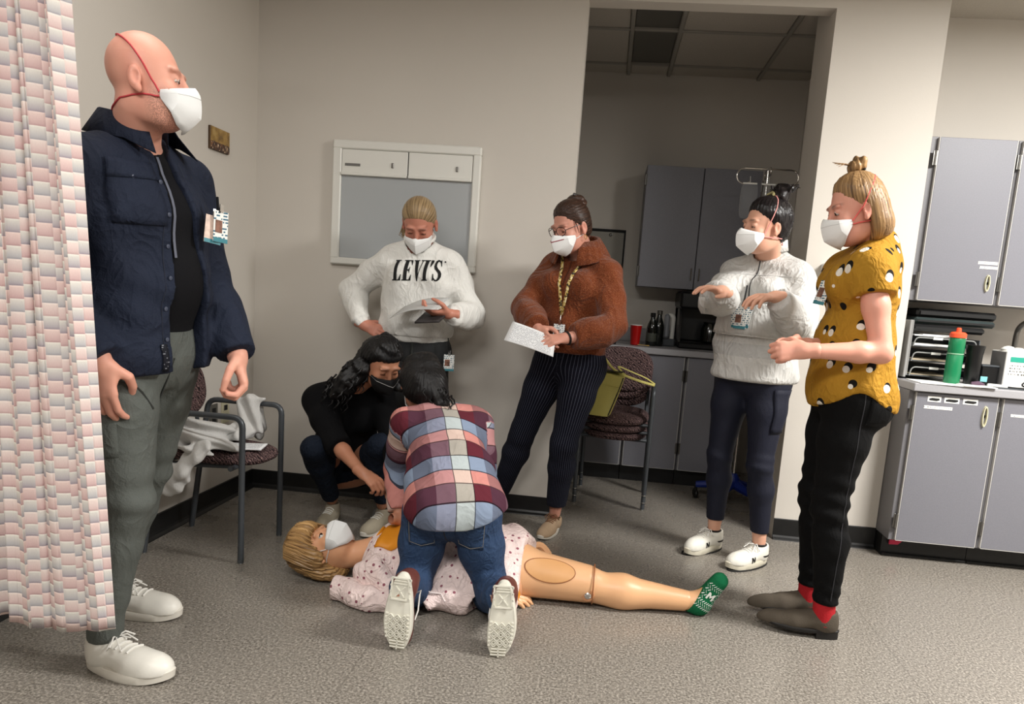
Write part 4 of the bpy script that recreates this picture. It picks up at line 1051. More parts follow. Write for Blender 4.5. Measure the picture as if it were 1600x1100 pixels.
# ---- shoes
def shoe(parent, org, fwd, up, L=.27, m_up=None, m_sole=None, m_lace=None, wid=1.0, high=.075, sole_h=.026, toe=1.0, laces=True, bow=True, point=0.0, left=1, heel=0.0, name='shoe', opening=.034, m_in=None, extra=None, vox=.0045):
    f_ = nz(fwd); u_ = nz(np.asarray(up) - np.dot(up, f_) * f_); l_ = np.cross(u_, f_); R = np.array([f_, l_, u_]); o = np.asarray(org, float); k = L / .27
    W = lambda p: o + R.T @ (np.asarray(p, float) * k)
    so = sole_h
    def up_f(P):
        Q = ((P - A(o)) @ A(R).T) / f32(k); Q = Q - A(0, 0, 0)
        sk = Q.copy(); sk[:, 1] = Q[:, 1] + f32(.012 * left) * np.clip((Q[:, 0] - .1) / .15, 0, 1) ** 2
        d = ell(sk, (.195 + .01 * point, 0, so + .006), (.072 + .015 * point, .045 * wid * (1 - .18 * point), .046 * toe))
        d = smin(d, elc(sk, (.15, 0, so + .018), (.06, 0, so + .034), (0, 1, 0), .041 * wid, .036, .035 * wid, .042), .03)
        d = smin(d, ell(sk, (.045, 0, so + .02), (.046, .034 * wid, .062)), .02)
        d = smin(d, rc(sk, (.055, 0, so + .03), (.047, 0, so + high), .038 * wid, .037 * wid), .025)
        d = smax(d, so - .004 - Q[:, 2], .003)
        top = Q[:, 2] - (so + high + .010 - .10 * (Q[:, 0] - .04) * (Q[:, 0] < .04) + .12 * np.clip(Q[:, 0] - .06, 0, .04))
        d = smax(d, top, .004)
        d = smax(d, -rc(sk, (.05, 0, so + high - .012), (.046, 0, so + high + .08), opening * wid * .8, opening * wid), .004)
        return d * f32(k)
    s = blob(name, up_f, np.array([-.03, -.07, -.005]) * k, np.array([.31, .07, so + high + .05]) * k, vox * k, m_up, parent, None, R, o)
    def sole(b):
        n = 40; P = []
        for i in range(n):
            a = 2 * PI * i / n; c, sn = math.cos(a), math.sin(a); x = .133 + .136 * math.copysign(abs(c) ** .8, c); t = x / .27
            w = (.034 + .013 * math.sin(PI * min(1, max(0, t)) ** 1.6)) * wid * (1 - .3 * point * max(0, t - .6)); y = w * math.copysign(abs(sn) ** .75, sn) - .012 * left * max(0, (x - .1) / .15) ** 2
            P.append((x + .012 * point * max(0, c), y))
        def lift(x): return .010 * max(0, (x - .2) / .07) ** 2 + 0
        vv = []
        for zz, g in ((0, .93), (.004, 1.0), (so, 1.02), (so + .004, .97)):
            vv += [W((.133 + (x - .133) * g, y * g, zz + lift(x) * (1 if so > .012 else 1))) for x, y in P]
        ff = [tuple(range(n))[::-1], tuple(range(3 * n, 4 * n))] + [(r * n + i, r * n + (i + 1) % n, (r + 1) * n + (i + 1) % n, (r + 1) * n + i) for r in range(3) for i in range(n)]
        b.add(vv, ff)
        if heel: b.prism([(x, y) for x, y in P if x < .085], -heel, .006, lambda x, y, z: W((x, y, z)))
    so_ = part('sole', m_sole, s, sole, True)
    if laces:
        for i in range(4):
            x = .098 + .019 * i; zt = so + .066 - .0095 * i
            w = .024 * wid
            pts = []
            for t in np.linspace(-1, 1, 7): pts.append(W((x + .003 * t, w * t - .012 * left * max(0, (x - .1) / .15) ** 2, zt + .012 * (1 - t * t) - .006)))
            P_ = trace(up_f, np.array(pts) + u_ * .03, -u_) + u_ * .002
            part('lace', m_lace, s, lambda b: b.tube(list(map(tuple, P_)), .0028 * k, 5), True)
        if bow:
            for sd in (1, -1):
                c = np.array([.092, 0, so + .078])
                part('lace_loop', m_lace, s, lambda b: b.tube([W(c), W(c + [.012, sd * .02, .010]), W(c + [.022, sd * .042, -.008]), W(c + [.010, sd * .04, -.02]), W(c + [.0, sd * .015, -.004])], .0024 * k, 5), True)
                part('lace_end', m_lace, s, lambda b: b.tube([W(c), W(c + [.02, sd * .018, .004]), W(c + [.045, sd * .03, -.016])], .0022 * k, 5), True)
    if extra: extra(s, W, up_f)
    return s
M_BADGE = printed('badge_print', (236, 236, 232), (70, 110, 130), 130, 110, .5)
def badge(parent, c, n, up, w=.054, h=.086, photo=True, m=None, name='badge'):
    n = nz(n); up = nz(np.asarray(up) - np.dot(up, n) * n); r = np.cross(up, n); c = np.asarray(c, float)
    def bx(b, x0, x1, y0, y1, z0, z1):
        b.add([c + r * x + up * y + n * z for z in (z0, z1) for x, y in ((x0, y0), (x1, y0), (x1, y1), (x0, y1))], [(0, 3, 2, 1), (4, 5, 6, 7), (0, 1, 5, 4), (1, 2, 6, 5), (2, 3, 7, 6), (3, 0, 4, 7)])
    o = part(name, m or M_BADGE, parent, lambda b: bx(b, -w / 2, w / 2, -h / 2, h / 2, 0, .002))
    if photo: part('photo', mat('badge_photo', (120, 84, 70), .5, var=.5, vscale=60), o, lambda b: bx(b, -w * .4, w * .08, -h * .2, h * .2, .002, .0028))
    part('colour_band', mat('badge_band', (62, 128, 140), .5), o, lambda b: bx(b, -w * .5, w * .5, -h * .5, -h * .36, .002, .0027))
    part('clip', M_STEEL, o, lambda b: bx(b, -.006, .006, h / 2 - .004, h / 2 + .02, 0, .003))
    return o
def collar(name, fig, m, parent, c, R, r0, r1, h0, drop, a0, a1, lean=0., point=.0, tilt=0., n=40, thick=.003):
    """folded collar round the neck: a = 0 is the front"""
    c = np.asarray(c, float); V = []
    for i in range(n):
        t = i / (n - 1); a = a0 + (a1 - a0) * t; e = min(t, 1 - t) * 2; pt = point * max(0, 1 - e * 5)
        dr = R[0] * math.sin(a) + R[1] * math.cos(a); hz = h0 * (1 - tilt * math.cos(a))
        for (rr, z) in ((r0, -.012), (r0 * 1.0, hz * .6), (r0 * 1.06, hz), (r0 * 1.12, hz * .97), ((r0 + r1) * .52, hz - drop * .5), (r1 + pt, hz - drop - pt * .9)):
            V.append(c + dr * rr + R[2] * z + R[1] * lean * z)
    Q = np.array([(i * 6 + j, (i + 1) * 6 + j, (i + 1) * 6 + j + 1, i * 6 + j + 1) for i in range(n - 1) for j in range(5)])
    o = raw(name, np.array(V), Q, m, parent); o.modifiers.new('thickness', 'SOLIDIFY').thickness = thick; return o

# ---- hair
def scalp(Q, off=.008, low=-.028, slope=1.07):
    e = Q[:, 2] - slope * Q[:, 1] - low
    d = smin(ell(Q, (0, -.018, .03), (.076, .094, .086)), ell(Q, (0, -.03, -.02), (.068, .078, .07)), .02) - off * np.clip(e / .05, .12, 1) ** .7
    return smax(d, -e + .006 * wob(Q, 70, 3), .004)
def strands(Q, n=70, amp=.0012, c=(0, -.09, .0), seed=1, up=False):
    """grooves running from the hairline to the point c"""
    v = Q - A(c); th = np.arctan2(v[:, 0], v[:, 1] if up else v[:, 2]); return f32(amp) * (np.sin(th * n + 3 * wob(Q, 30, seed)) + .6 * np.sin(th * n * 2.3 + 2 * wob(Q, 40, seed + 1)))
def hair_attr(fig, c=(0, -.09, 0), k=16., a=9., up=False):
    def fn(V):
        Q = fig.hl(V); v = Q - A(c); th = np.arctan2(v[:, 0], v[:, 1] if up else v[:, 2]); return np.stack([th * k, ln(v) * a, Q[:, 1] * 4], 1)
    return fn
def hair(name, fig, f, lo, hi, m, parent, h=.0042, attr=None):
    return blob(name, lambda P: f(fig.hl(P)) * f32(fig.hs), np.array(lo) * fig.hs, np.array(hi) * fig.hs, h, m, parent, attr or hair_attr(fig), fig.Rh, fig.hc)
def lock(fig, parent, m, pts, r, name='lock', seg=6): return part(name, m, parent, lambda b: b.tube([tuple(fig.loc(p)) for p in pts], r, seg), True)
def leg_attr(fig, k=1.0):
    """uvw = (distance round the leg, height, 0) for stripes that run down the legs"""
    def fn(V):
        V = V.astype(float); D = []; U = []
        for q in (1, -1):
            t = np.clip((fig.hip[q][2] - V[:, 2]) / (fig.hip[q][2] - fig.an[q][2]), 0, 1); kz = (fig.hip[q][2] - fig.kn[q][2]) / (fig.hip[q][2] - fig.an[q][2])
            ax = np.where((t < kz)[:, None], fig.hip[q] + (fig.kn[q] - fig.hip[q]) * (t / kz)[:, None], fig.kn[q] + (fig.an[q] - fig.kn[q]) * ((t - kz) / (1 - kz))[:, None])
            v = V - ax; x = v @ fig.Rp[0]; y = v @ fig.Rp[1]; D.append(np.hypot(x, y)); U.append(np.arctan2(x, y))
        s = np.where(D[0] < D[1], U[0], U[1]); return np.stack([s * .085 * k, V[:, 2], np.zeros(len(V))], 1)
    return fn
# ================================================================== the man at the curtain
def build_man():
    g = Fig(1.84, (-1.36, 1.95, .978), -8, (0.03, 0, 1), (.02, -.06, 1), -9, male=True, bulk=.96, hs=1.06, sh=.95, spine=.965); g.lid = -.0055; g.hy = .86; g.brow = .35; g.LT *= .957; g.LS *= .957
    g.head_at((-1.272, 1.87, 1.687), yawdir(19) + np.array([0, 0, .05]), (-.04, 0, 1))
    g.arm(1, (-1.315, 1.72, .945), (-1, -.25, 0)).arm(-1, (-1.135, 2.09, .945), (-.5, .6, 0))
    g.leg(1, (-1.40, 1.84, .10), (1, -.1, 0)).leg(-1, (-1.60, 2.16, .10), (1, .1, 0))
    g.hand(1, (.03, .05, -1), (-.1, .98, 0), .42, .85).hand(-1, (.28, -.1, -.96), (-.75, -.5, -.2), 1.0, .6)
    sk = skin_mat('skin_man', (222, 168, 146), (204, 116, 98), .45)
    p = person(g, 'bald man in navy overshirt and grey trousers standing by the curtain', sk, (-1.75, 1.5, .0), (-.95, 2.4, 1.85), (-1.35, 1.98, 0), stubble=True, look=-.35)
    up = np.array([0, 0, 1.]); k = g.k
    # trousers
    def pants(P):
        d = g.f_torso(P, .012)
        for q in (1, -1): d = smin(d, g.f_leg(P, q, .012, .008), .03)
        d = d - .004 * wob(P, 16, 3) - .004 * ridge(P, (.2, .1, 1), 75, 5) * np.exp(-((P[:, 2] - .53) / .09) ** 2) - .003 * ridge(P, (.5, .2, 1), 60, 6) * np.exp(-((P[:, 2] - .18) / .08) ** 2) - .004 * ridge(P, (.8, 0, .6), 45, 2) * np.exp(-((P[:, 2] - .8) / .1) ** 2)
        d = smax(d, P[:, 2] - 1.03, .01); return smax(d, .095 - P[:, 2], .006)
    mp = cloth('grey_trousers', (92, 96, 92), .75, fold=.5, bump=.5)
    pt = garment('trousers', pants, (-1.75, 1.5, .08), (-.95, 2.4, 1.06), mp, p, .0075)
    patch('thigh_pocket', pants, g.hip[1] + np.array([.02, -.4, -.19]), (1, 0, .12), (0, 0, 1), (0, 1, 0), (.11, .2), mp, pt, .003, (8, 12), .004)
    tube_on('pocket_seam', [tuple(q) for q in trace(pants, [(-1.33, 1.5, .93), (-1.29, 1.5, .90), (-1.262, 1.5, .85), (-1.25, 1.5, .80)], (0, 1, 0))], .0032, mat('dark_seam', (40, 42, 40), .8), pt)
    tube_on('fly_zip', [tuple(q) for q in trace(pants, [(-.9, 1.9, .94), (-.9, 1.895, .88), (-.9, 1.89, .82)], (-1, 0.05, 0))], .003, MC['dark_seam'], pt)
    # black t-shirt
    def tee(P):
        d = smin(g.f_torso(P, .010, belly=1.25), g.f_trap(P, .004), .03); d = smax(d, .955 - P[:, 2], .006)
        return smax(d, -rc(P, g.nb - g.Rc[1] * .01 + up * .0, g.hc + g.Rh[1] * .03, .068, .08), .008)
    garment('t_shirt', tee, (-1.65, 1.6, .93), (-.98, 2.3, 1.66), mat('black_tee', (17, 17, 20), .9, spec=.15, bump=.2, bscale=300), p, .0075)
    # navy overshirt, open in front
    X = g.Rc
    def shirt(P, cut=True):
        t = np.clip((1.25 - P[:, 2]) / .35, 0, 1)
        d = g.f_torso(P, .026, belly=1.15); d = smin(d, g.f_trap(P, .014), .04)
        hem = elc(P, g.pel + up * -.02, g.waist, g.Rp[0], .215, .175, .185, .15); d = smin(d, hem, .05)
        for q in (1, -1): d = smin(d, smax(g.f_arm(P, q, .015, .018, cuff=.012), -plane(P, g.wr[q] - nz(g.wr[q] - g.el[q]) * .0, -nz(g.wr[q] - g.el[q])), .004), .035)
        d = d - .004 * wob(P, 14, 11) - .0035 * ridge(P, (.4, .2, 1), 55, 4) * np.exp(-((P[:, 2] - 1.12) / .14) ** 2) - .003 * ridge(P, (1, .3, .4), 40, 8)
        d = smax(d, (.888 + .02 * np.sin((P[:, 0] + 1.3) * 9)) - P[:, 2], .004)
        d = smax(d, -rc(P, g.nb - g.Rc[2] * .03, g.hc, .072, .09), .006)
        if cut:
            L = (P - A(g.chest)) @ A(X).T; wdt = .022 + .05 * np.clip((.28 - L[:, 2]) / .55, 0, 1)
            d = smax(d, -np.maximum(np.abs(L[:, 0] - .0) - wdt, -L[:, 1] + .02), .004)
        return d
    ms = cloth('navy_shirt', (33, 40, 57), .8, fold=.7, bump=.5, c2=(23, 28, 42))
    so = garment('overshirt', shirt, (-1.75, 1.45, .86), (-.9, 2.4, 1.68), ms, p, .0068)
    f0 = lambda P: shirt(P, False)
    d_in = -(X[1] * .55 + X[0] * .83)       # seen from the near front
    mb = mat('shirt_button', (70, 76, 92), .3)
    pk = g.chest + X[0] * .125 + X[2] * .05
    patch('pocket', f0, pk + X[1] * .4, X[0], X[2], -X[1], (.115, .13), ms, so, .003, (9, 9), .003)
    patch('pocket_flap', f0, pk + X[1] * .4 + X[2] * .072, X[0], X[2], -X[1], (.122, .045), ms, so, .006, (9, 5), .003)
    for (sx, zz) in ((.10, .055),): part('button', mb, so, lambda b: b.lathe([(.0055, 0), (.006, .002), (.003, .003)], trace(f0, [pk + X[1] * .4 + X[2] * zz], -X[1])[0] + X[1] * .006, 10, X[1]), True)
    for i in range(6):
        z = .10 - .085 * i; w_ = .022 + .05 * min(1, max(0, (.28 - z) / .55)); c0 = trace(f0, [g.chest + X[0] * (.0 + w_ + .016) + X[2] * z + X[1] * .4], -X[1])[0]
        part('button', mb, so, lambda b: b.lathe([(.0058, 0), (.0062, .002), (.003, .003)], c0 + X[1] * .002, 10, X[1]), True)
    for sgn in (1, -1):
        st = [g.chest + X[0] * (.0 + sgn * (.022 + .05 * min(1, max(0, (.28 - z) / .55)) + .026)) + X[2] * z + X[1] * .4 for z in np.linspace(.16, -.40, 14)]
        tube_on('placket_seam', [tuple(q) for q in trace(f0, st, -X[1])], .0016, mat('navy_seam', (22, 27, 42), .8), so)
    patch('hem_label', f0, g.chest + X[0] * .10 + X[2] * -.375 + X[1] * .4, X[0], X[2], -X[1], (.018, .075), printed('hem_label_print', (18, 20, 28), (120, 122, 130), 200, 170, .56), so, .003, (4, 8), .002)
    collar('collar', g, ms, so, g.nb + X[2] * .022 + X[1] * .006, X, .079, .128, .062, .066, .5, 2 * PI - .7, .0, .03, .2)
    # lapel lining that shows pale grey along the near edge
    st = []
    V = []
    for z in np.linspace(.19, -.10, 14):
        w_ = .022 + .05 * min(1, max(0, (.28 - z) / .55)); a = trace(f0, [g.chest + X[0] * (.0 + w_ + .001) + X[2] * z + X[1] * .4], -X[1])[0]
        V += [a + X[1] * .002, a - X[0] * .016 - X[1] * .004]
    raw('lapel_lining', np.array(V), np.array([(2 * i, 2 * i + 1, 2 * i + 3, 2 * i + 2) for i in range(13)]), cloth('grey_lining', (112, 116, 130), .85), so)
    # shoes, socks
    mu = mat('white_leather', (226, 223, 214), .42, var=.03, vscale=20, bump=.12, bscale=40); mso = mat('white_rubber', (214, 209, 198), .6, var=.05); ml = mat('white_lace', (236, 234, 228), .8)
    sock = mat('black_sock', (14, 14, 15), .9)
    for q, a, yw in ((1, (-1.40, 1.84), -10), (-1, (-1.60, 2.16), 8)):
        fw = yawdir(yw); shoe(p, np.array([a[0], a[1], 0]) - fw * .055, fw, up, .285, mu, mso, ml, 1.08, .062, .026, 1.0, True, True, .0, -q, name='shoe')
        blob('sock', lambda P: smax(rc(P, np.array([a[0], a[1], .05]), g.an[q] + (g.kn[q] - g.an[q]) * .12, .044, .042), P[:, 2] - .16, .004), (a[0] - .08, a[1] - .08, .04), (a[0] + .08, a[1] + .08, .18), .008, sock, p)
    mask(g, p, mat('red_strap', (196, 66, 74), .7), ridge_k=.35)
    bd = badge(p, (-1.142, 2.0, 1.325), (.95, -.32, .05), (.12, .05, 1), .05, .09)
    badge(p, (-1.156, 1.985, 1.315), (.85, -.5, .1), (.2, .05, 1), .05, .08, False, mat('badge_back', (214, 190, 176), .5, var=.2, vscale=90))
    tube_on('badge_reel', [(-1.158, 2.01, 1.41), (-1.15, 2.0, 1.38), (-1.144, 1.998, 1.365)], .004, MC['black_tee'], p)
build_man()
# ================================================================== woman in the white sweatshirt
UP = np.array([0, 0, 1.])
LEVIS = {  # tall serif capitals, unit height, drawn by hand: (advance, outlines)
 'L': (.66, [[(0, 0), (.6, 0), (.64, .3), (.6, .3), (.46, .06), (.34, .04), (.34, .94), (.44, .96), (.44, 1), (0, 1), (0, .96), (.1, .94), (.1, .06), (0, .04)]]),
 'E': (.68, [[(0, 0), (.62, 0), (.65, .28), (.61, .28), (.48, .05), (.34, .05), (.34, .48), (.42, .46), (.47, .36), (.5, .36), (.5, .66), (.47, .66), (.42, .55), (.34, .53), (.34, .95), (.46, .95), (.58, .74), (.62, .74), (.6, 1), (0, 1), (0, .96), (.1, .94), (.1, .06), (0, .04)]]),
 'V': (.72, [[(.36, -.03), (.42, -.03), (.66, .94), (.74, .96), (.74, 1), (.5, 1), (.5, .96), (.6, .94), (.46, .32), (.32, .94), (.4, .96), (.4, 1), (-.02, 1), (-.02, .96), (.06, .94)]]),
 'I': (.44, [[(0, 0), (.42, 0), (.42, .04), (.33, .06), (.33, .94), (.42, .96), (.42, 1), (0, 1), (0, .96), (.09, .94), (.09, .06), (0, .04)]]),
 "'": (.2, [[(.02, .66), (.07, .66), (.17, .92), (.17, 1), (-.02, 1), (-.02, .9)]]),
 'S': (.6, [[(.04, .0), (.09, .0), (.12, .05), (.22, -.02), (.36, -.02), (.48, .06), (.55, .2), (.54, .34), (.46, .46), (.28, .6), (.2, .7), (.19, .82), (.26, .93), (.36, .94), (.44, .84), (.47, .7), (.52, .7), (.52, 1.02), (.48, 1.02), (.45, .97), (.34, 1.02), (.22, 1.02), (.1, .95), (.04, .82), (.05, .68), (.12, .56), (.3, .42), (.38, .32), (.39, .18), (.33, .06), (.24, .05), (.14, .14), (.1, .32), (.05, .32)]])}
def build_sweatshirt_woman():
    g = Fig(1.62, (-.945, 3.48, .895), -90, (0, 0, 1), (0, -.06, 1), -88, sh=1.02, hs=1.0)
    g.head_at((-.94, 3.415, 1.497), np.array([.06, -.74, -.66]), (.05, -.6, .75))
    g.lid = -.006; g.arm(1, (-1.195, 3.40, .985), (-1, .45, -.3)).arm(-1, (-.725, 3.25, 1.075), (.45, .5, -.6))
    g.leg(1, (-1.04, 3.5, .09), (0, -1, 0)).leg(-1, (-.84, 3.5, .09), (0, -1, 0))
    g.hand(1, (.95, -.15, -.30), (.1, .85, -.5), .35, .2, .12).hand(-1, (-.93, -.3, .0), (.1, .35, .9), .55, .75)
    p = person(g, 'fair-haired woman in white sweatshirt reading a paper before the film viewer', skin_mat('skin_levis', (192, 134, 112), (190, 100, 84), .4), (-1.45, 3.15, 0), (-.5, 3.72, 1.7), (-.945, 3.5, 0))
    def top(P):
        d = g.f_torso(P, .018, bust=.85, waist=1.2); d = smin(d, g.f_trap(P, .014), .04)
        d = smin(d, elc(P, g.waist - UP * .03, g.chest - UP * .06, g.Rc[0], .182, .135, .178, .13), .05)
        for q in (1, -1):
            ax = nz(g.wr[q] - g.el[q]); e = g.f_arm(P, q, .022, .022, cuff=.004); e = smax(e, plane(P, g.wr[q] - ax * .02, ax), .006); e = smin(e, rc(P, g.wr[q] - ax * .055, g.wr[q] - ax * .024, .038, .036), .012); d = smin(d, e, .05)
        m = np.exp(-((P[:, 2] - 1.0) / .05) ** 2)
        d = d - .006 * wob(P, 13, 31) - .0045 * ridge(P, (.3, .3, 1), 46, 33) * (.4 + np.exp(-((np.abs(P[:, 0] + .945) - .27) / .09) ** 2)) - .004 * ridge(P, (1, 0, .2), 60, 34) * m
        d = smax(d, .945 - P[:, 2], .012)
        return smax(d, -rc(P, g.nb - g.Rc[2] * .02 + g.Rc[1] * .02, g.nb + g.Rc[2] * .2 + g.Rc[1] * .08, .064, .075), .006)
    ms = cloth('white_fleece', (229, 228, 223), .9, fold=.8, bump=.45, var=.03)
    to = garment('sweatshirt', top, (-1.45, 3.1, .9), (-.45, 3.74, 1.48), ms, p, .0068)
    def band(P):
        d = elc(P, g.waist - UP * .06, g.waist + UP * .02, g.Rp[0], .176, .13, .182, .134) ; d = smax(d, .918 - P[:, 2], .006); return smax(d, P[:, 2] - .972, .004) - .0012 * np.sin(np.arctan2(P[:, 0] + .945, P[:, 1] - 3.48) * 110)
    garment('waistband', band, (-1.2, 3.28, .9), (-.7, 3.68, .99), ms, to, .006)
    neck = []
    for a in np.linspace(0, 2 * PI, 30, endpoint=False): neck.append(tuple(g.nb + g.Rc[0] * .070 * math.sin(a) + g.Rc[1] * (.02 + .076 * math.cos(a)) + g.Rc[2] * (.034 - .03 * math.cos(a))))
    part('neck_rib', ms, to, lambda b: b.tube(neck, .0095, 8, closed=True), True)
    # chest lettering
    x = 0; polys = []
    for ch in "LEVI'S":
        adv, ps = LEVIS[ch]; polys += [[(x + px * .9, py) for px, py in q] for q in ps]; x += adv * .93 if ch != 'I' else adv * .98
    hgt = .098; sx = .232 / x
    decal('lettering', top, [[(px * sx, py * hgt) for px, py in q] for q in polys], lambda u, v: (-1.038 + u, 3.1, 1.212 + v + .014 * (u / .23)), (0, 1, 0), mat('black_print', (14, 14, 15), .8), to, .0025)
    decal('trademark', top, [[(.004 * math.cos(a), .004 * math.sin(a)) for a in np.linspace(0, 2 * PI, 10, endpoint=False)]], lambda u, v: (-.798 + u, 3.1, 1.318 + v), (0, 1, 0), MC['black_print'], to, .0025)
    def jeans(P):
        d = g.f_torso(P, .008)
        for q in (1, -1): d = smin(d, g.f_leg(P, q, .008, .012), .03)
        d = d - .002 * wob(P, 22, 3); d = smax(d, P[:, 2] - .965, .006); return smax(d, .085 - P[:, 2], .004)
    mj = cloth('charcoal_jeans', (44, 45, 46), .85, fold=.4, scale=300)
    jo = garment('jeans', jeans, (-1.2, 3.28, .07), (-.7, 3.72, .98), mj, p, .009)
    patch('fly', jeans, (-.935, 3.1, .86), (1, 0, 0), UP, (0, 1, 0), (.012, .12), MC['dark_seam'], jo, .002, (3, 8), .002)
    for q, a in ((1, (-1.04, 3.5)), (-1, (-.84, 3.5))):
        shoe(p, (a[0], a[1] + .05, 0), (q * -.15, -1, 0), UP, .245, mat('grey_canvas', (120, 118, 114), .8), MC['white_rubber'], MC['white_lace'], .95, .06, .024, laces=False, bow=False, left=-q, vox=.007)
    hm = hair_mat('blond_hair', (104, 84, 58), (176, 150, 112))
    f = lambda Q: scalp(Q, .006, -.012, 1.15) + strands(Q, 60, .0010, (0, -.10, .0))
    ho = hair('hair', g, f, (-.12, -.15, -.12), (.12, .13, .14), hm, p)
    pony = lambda Q: chain(Q, [(.03, -.10, -.02), (.075, -.105, -.05), (.090, -.06, -.09), (.088, -.02, -.125)], [.02, .022, .016, .006], .01) + strands(Q, 90, .0016, (.05, 0, 0))
    hair('ponytail', g, pony, (-.02, -.16, -.17), (.14, .06, .04), hm, ho, .004)
    for i in range(5): lock(g, ho, hm, [(.078, -.02, .01 - .01 * i), (.088 + .004 * i, -.01 + .006 * i, -.04 - .008 * i), (.094 - .006 * i, .01 - .008 * i, -.095 - .008 * i)], [.002, .0016, .0008], 'loose_strand')
    mask(g, p, mat('white_strap', (220, 214, 208), .7), top_strap=False)
    badge(p, (-.745, 3.36, .835), (.25, -1, 0), UP, .05, .08, True)
    tube_on('badge_cord', [(-.755, 3.362, .955), (-.748, 3.355, .90), (-.745, 3.358, .885)], .003, MC['black_plastic'], p)
build_sweatshirt_woman()
def sheet(name, corners, m, label, cat='paper', bend=.0, n=10, thick=.0012, group=None):
    """thin paper from four corners (a, b, c, d), bowed along its normal"""
    a, b, c, d = [np.asarray(q, float) for q in corners]; nr = nz(np.cross(b - a, d - a)); V = []; U = []
    for i in range(n):
        for j in range(n):
            u, v = i / (n - 1), j / (n - 1); V.append(a * (1 - u) * (1 - v) + b * u * (1 - v) + c * u * v + d * (1 - u) * v + nr * bend * math.sin(PI * u)); U.append((u, v, 0))
    Q = np.array([(i * n + j, (i + 1) * n + j, (i + 1) * n + j + 1, i * n + j + 1) for i in range(n - 1) for j in range(n - 1)])
    o = raw(name, np.array(V), Q, m, None, U); o.modifiers.new('thickness', 'SOLIDIFY').thickness = thick
    return tag(o, label, cat, group)
def text_paper(name, base, ink, cols=60, rows=22, thr=.45):
    t = NT(name); s = t.sep(t.attr()); r = t.math('MULTIPLY', s[1], float(rows)); fr = t.math('FRACT', r)
    n = t.noise(t.comb(t.math('MULTIPLY', s[0], float(cols)), t.math('MULTIPLY', t.math('FLOOR', r), 3.7), 0.), 1.0, 2)
    inside = t.math('MULTIPLY', t.math('MULTIPLY', t.math('GREATER_THAN', s[0], .07), t.math('LESS_THAN', s[0], .93)), t.math('MULTIPLY', t.math('GREATER_THAN', s[1], .06), t.math('LESS_THAN', s[1], .92)))
    k = t.math('MULTIPLY', t.math('MULTIPLY', inside, t.math('LESS_THAN', fr, .45)), t.math('GREATER_THAN', n, thr))
    t.col(t.mix(t.math('MULTIPLY', k, .8), rgb(*base), rgb(*ink))); return t.set(.7, 0, .2)
M_TXT = text_paper('printed_sheet', (236, 237, 238), (120, 124, 134))
sheet('paper_sheet', [(-1.005, 3.21, 1.035), (-.775, 3.14, 1.095), (-.745, 3.3, 1.15), (-.975, 3.34, 1.09)], mat('backlit_paper', (186, 186, 184), .7), 'large curved paper held by the woman in the white sweatshirt', bend=.018)  # backlit shade of the sheet put into its grey colour
sheet('notebook', [(-.875, 3.175, 1.03), (-.755, 3.15, 1.045), (-.735, 3.28, 1.09), (-.86, 3.30, 1.075)], mat('dark_notebook', (52, 48, 48), .6, var=.4, vscale=40), 'small dark booklet held under the large curved paper', 'booklet', thick=.008)

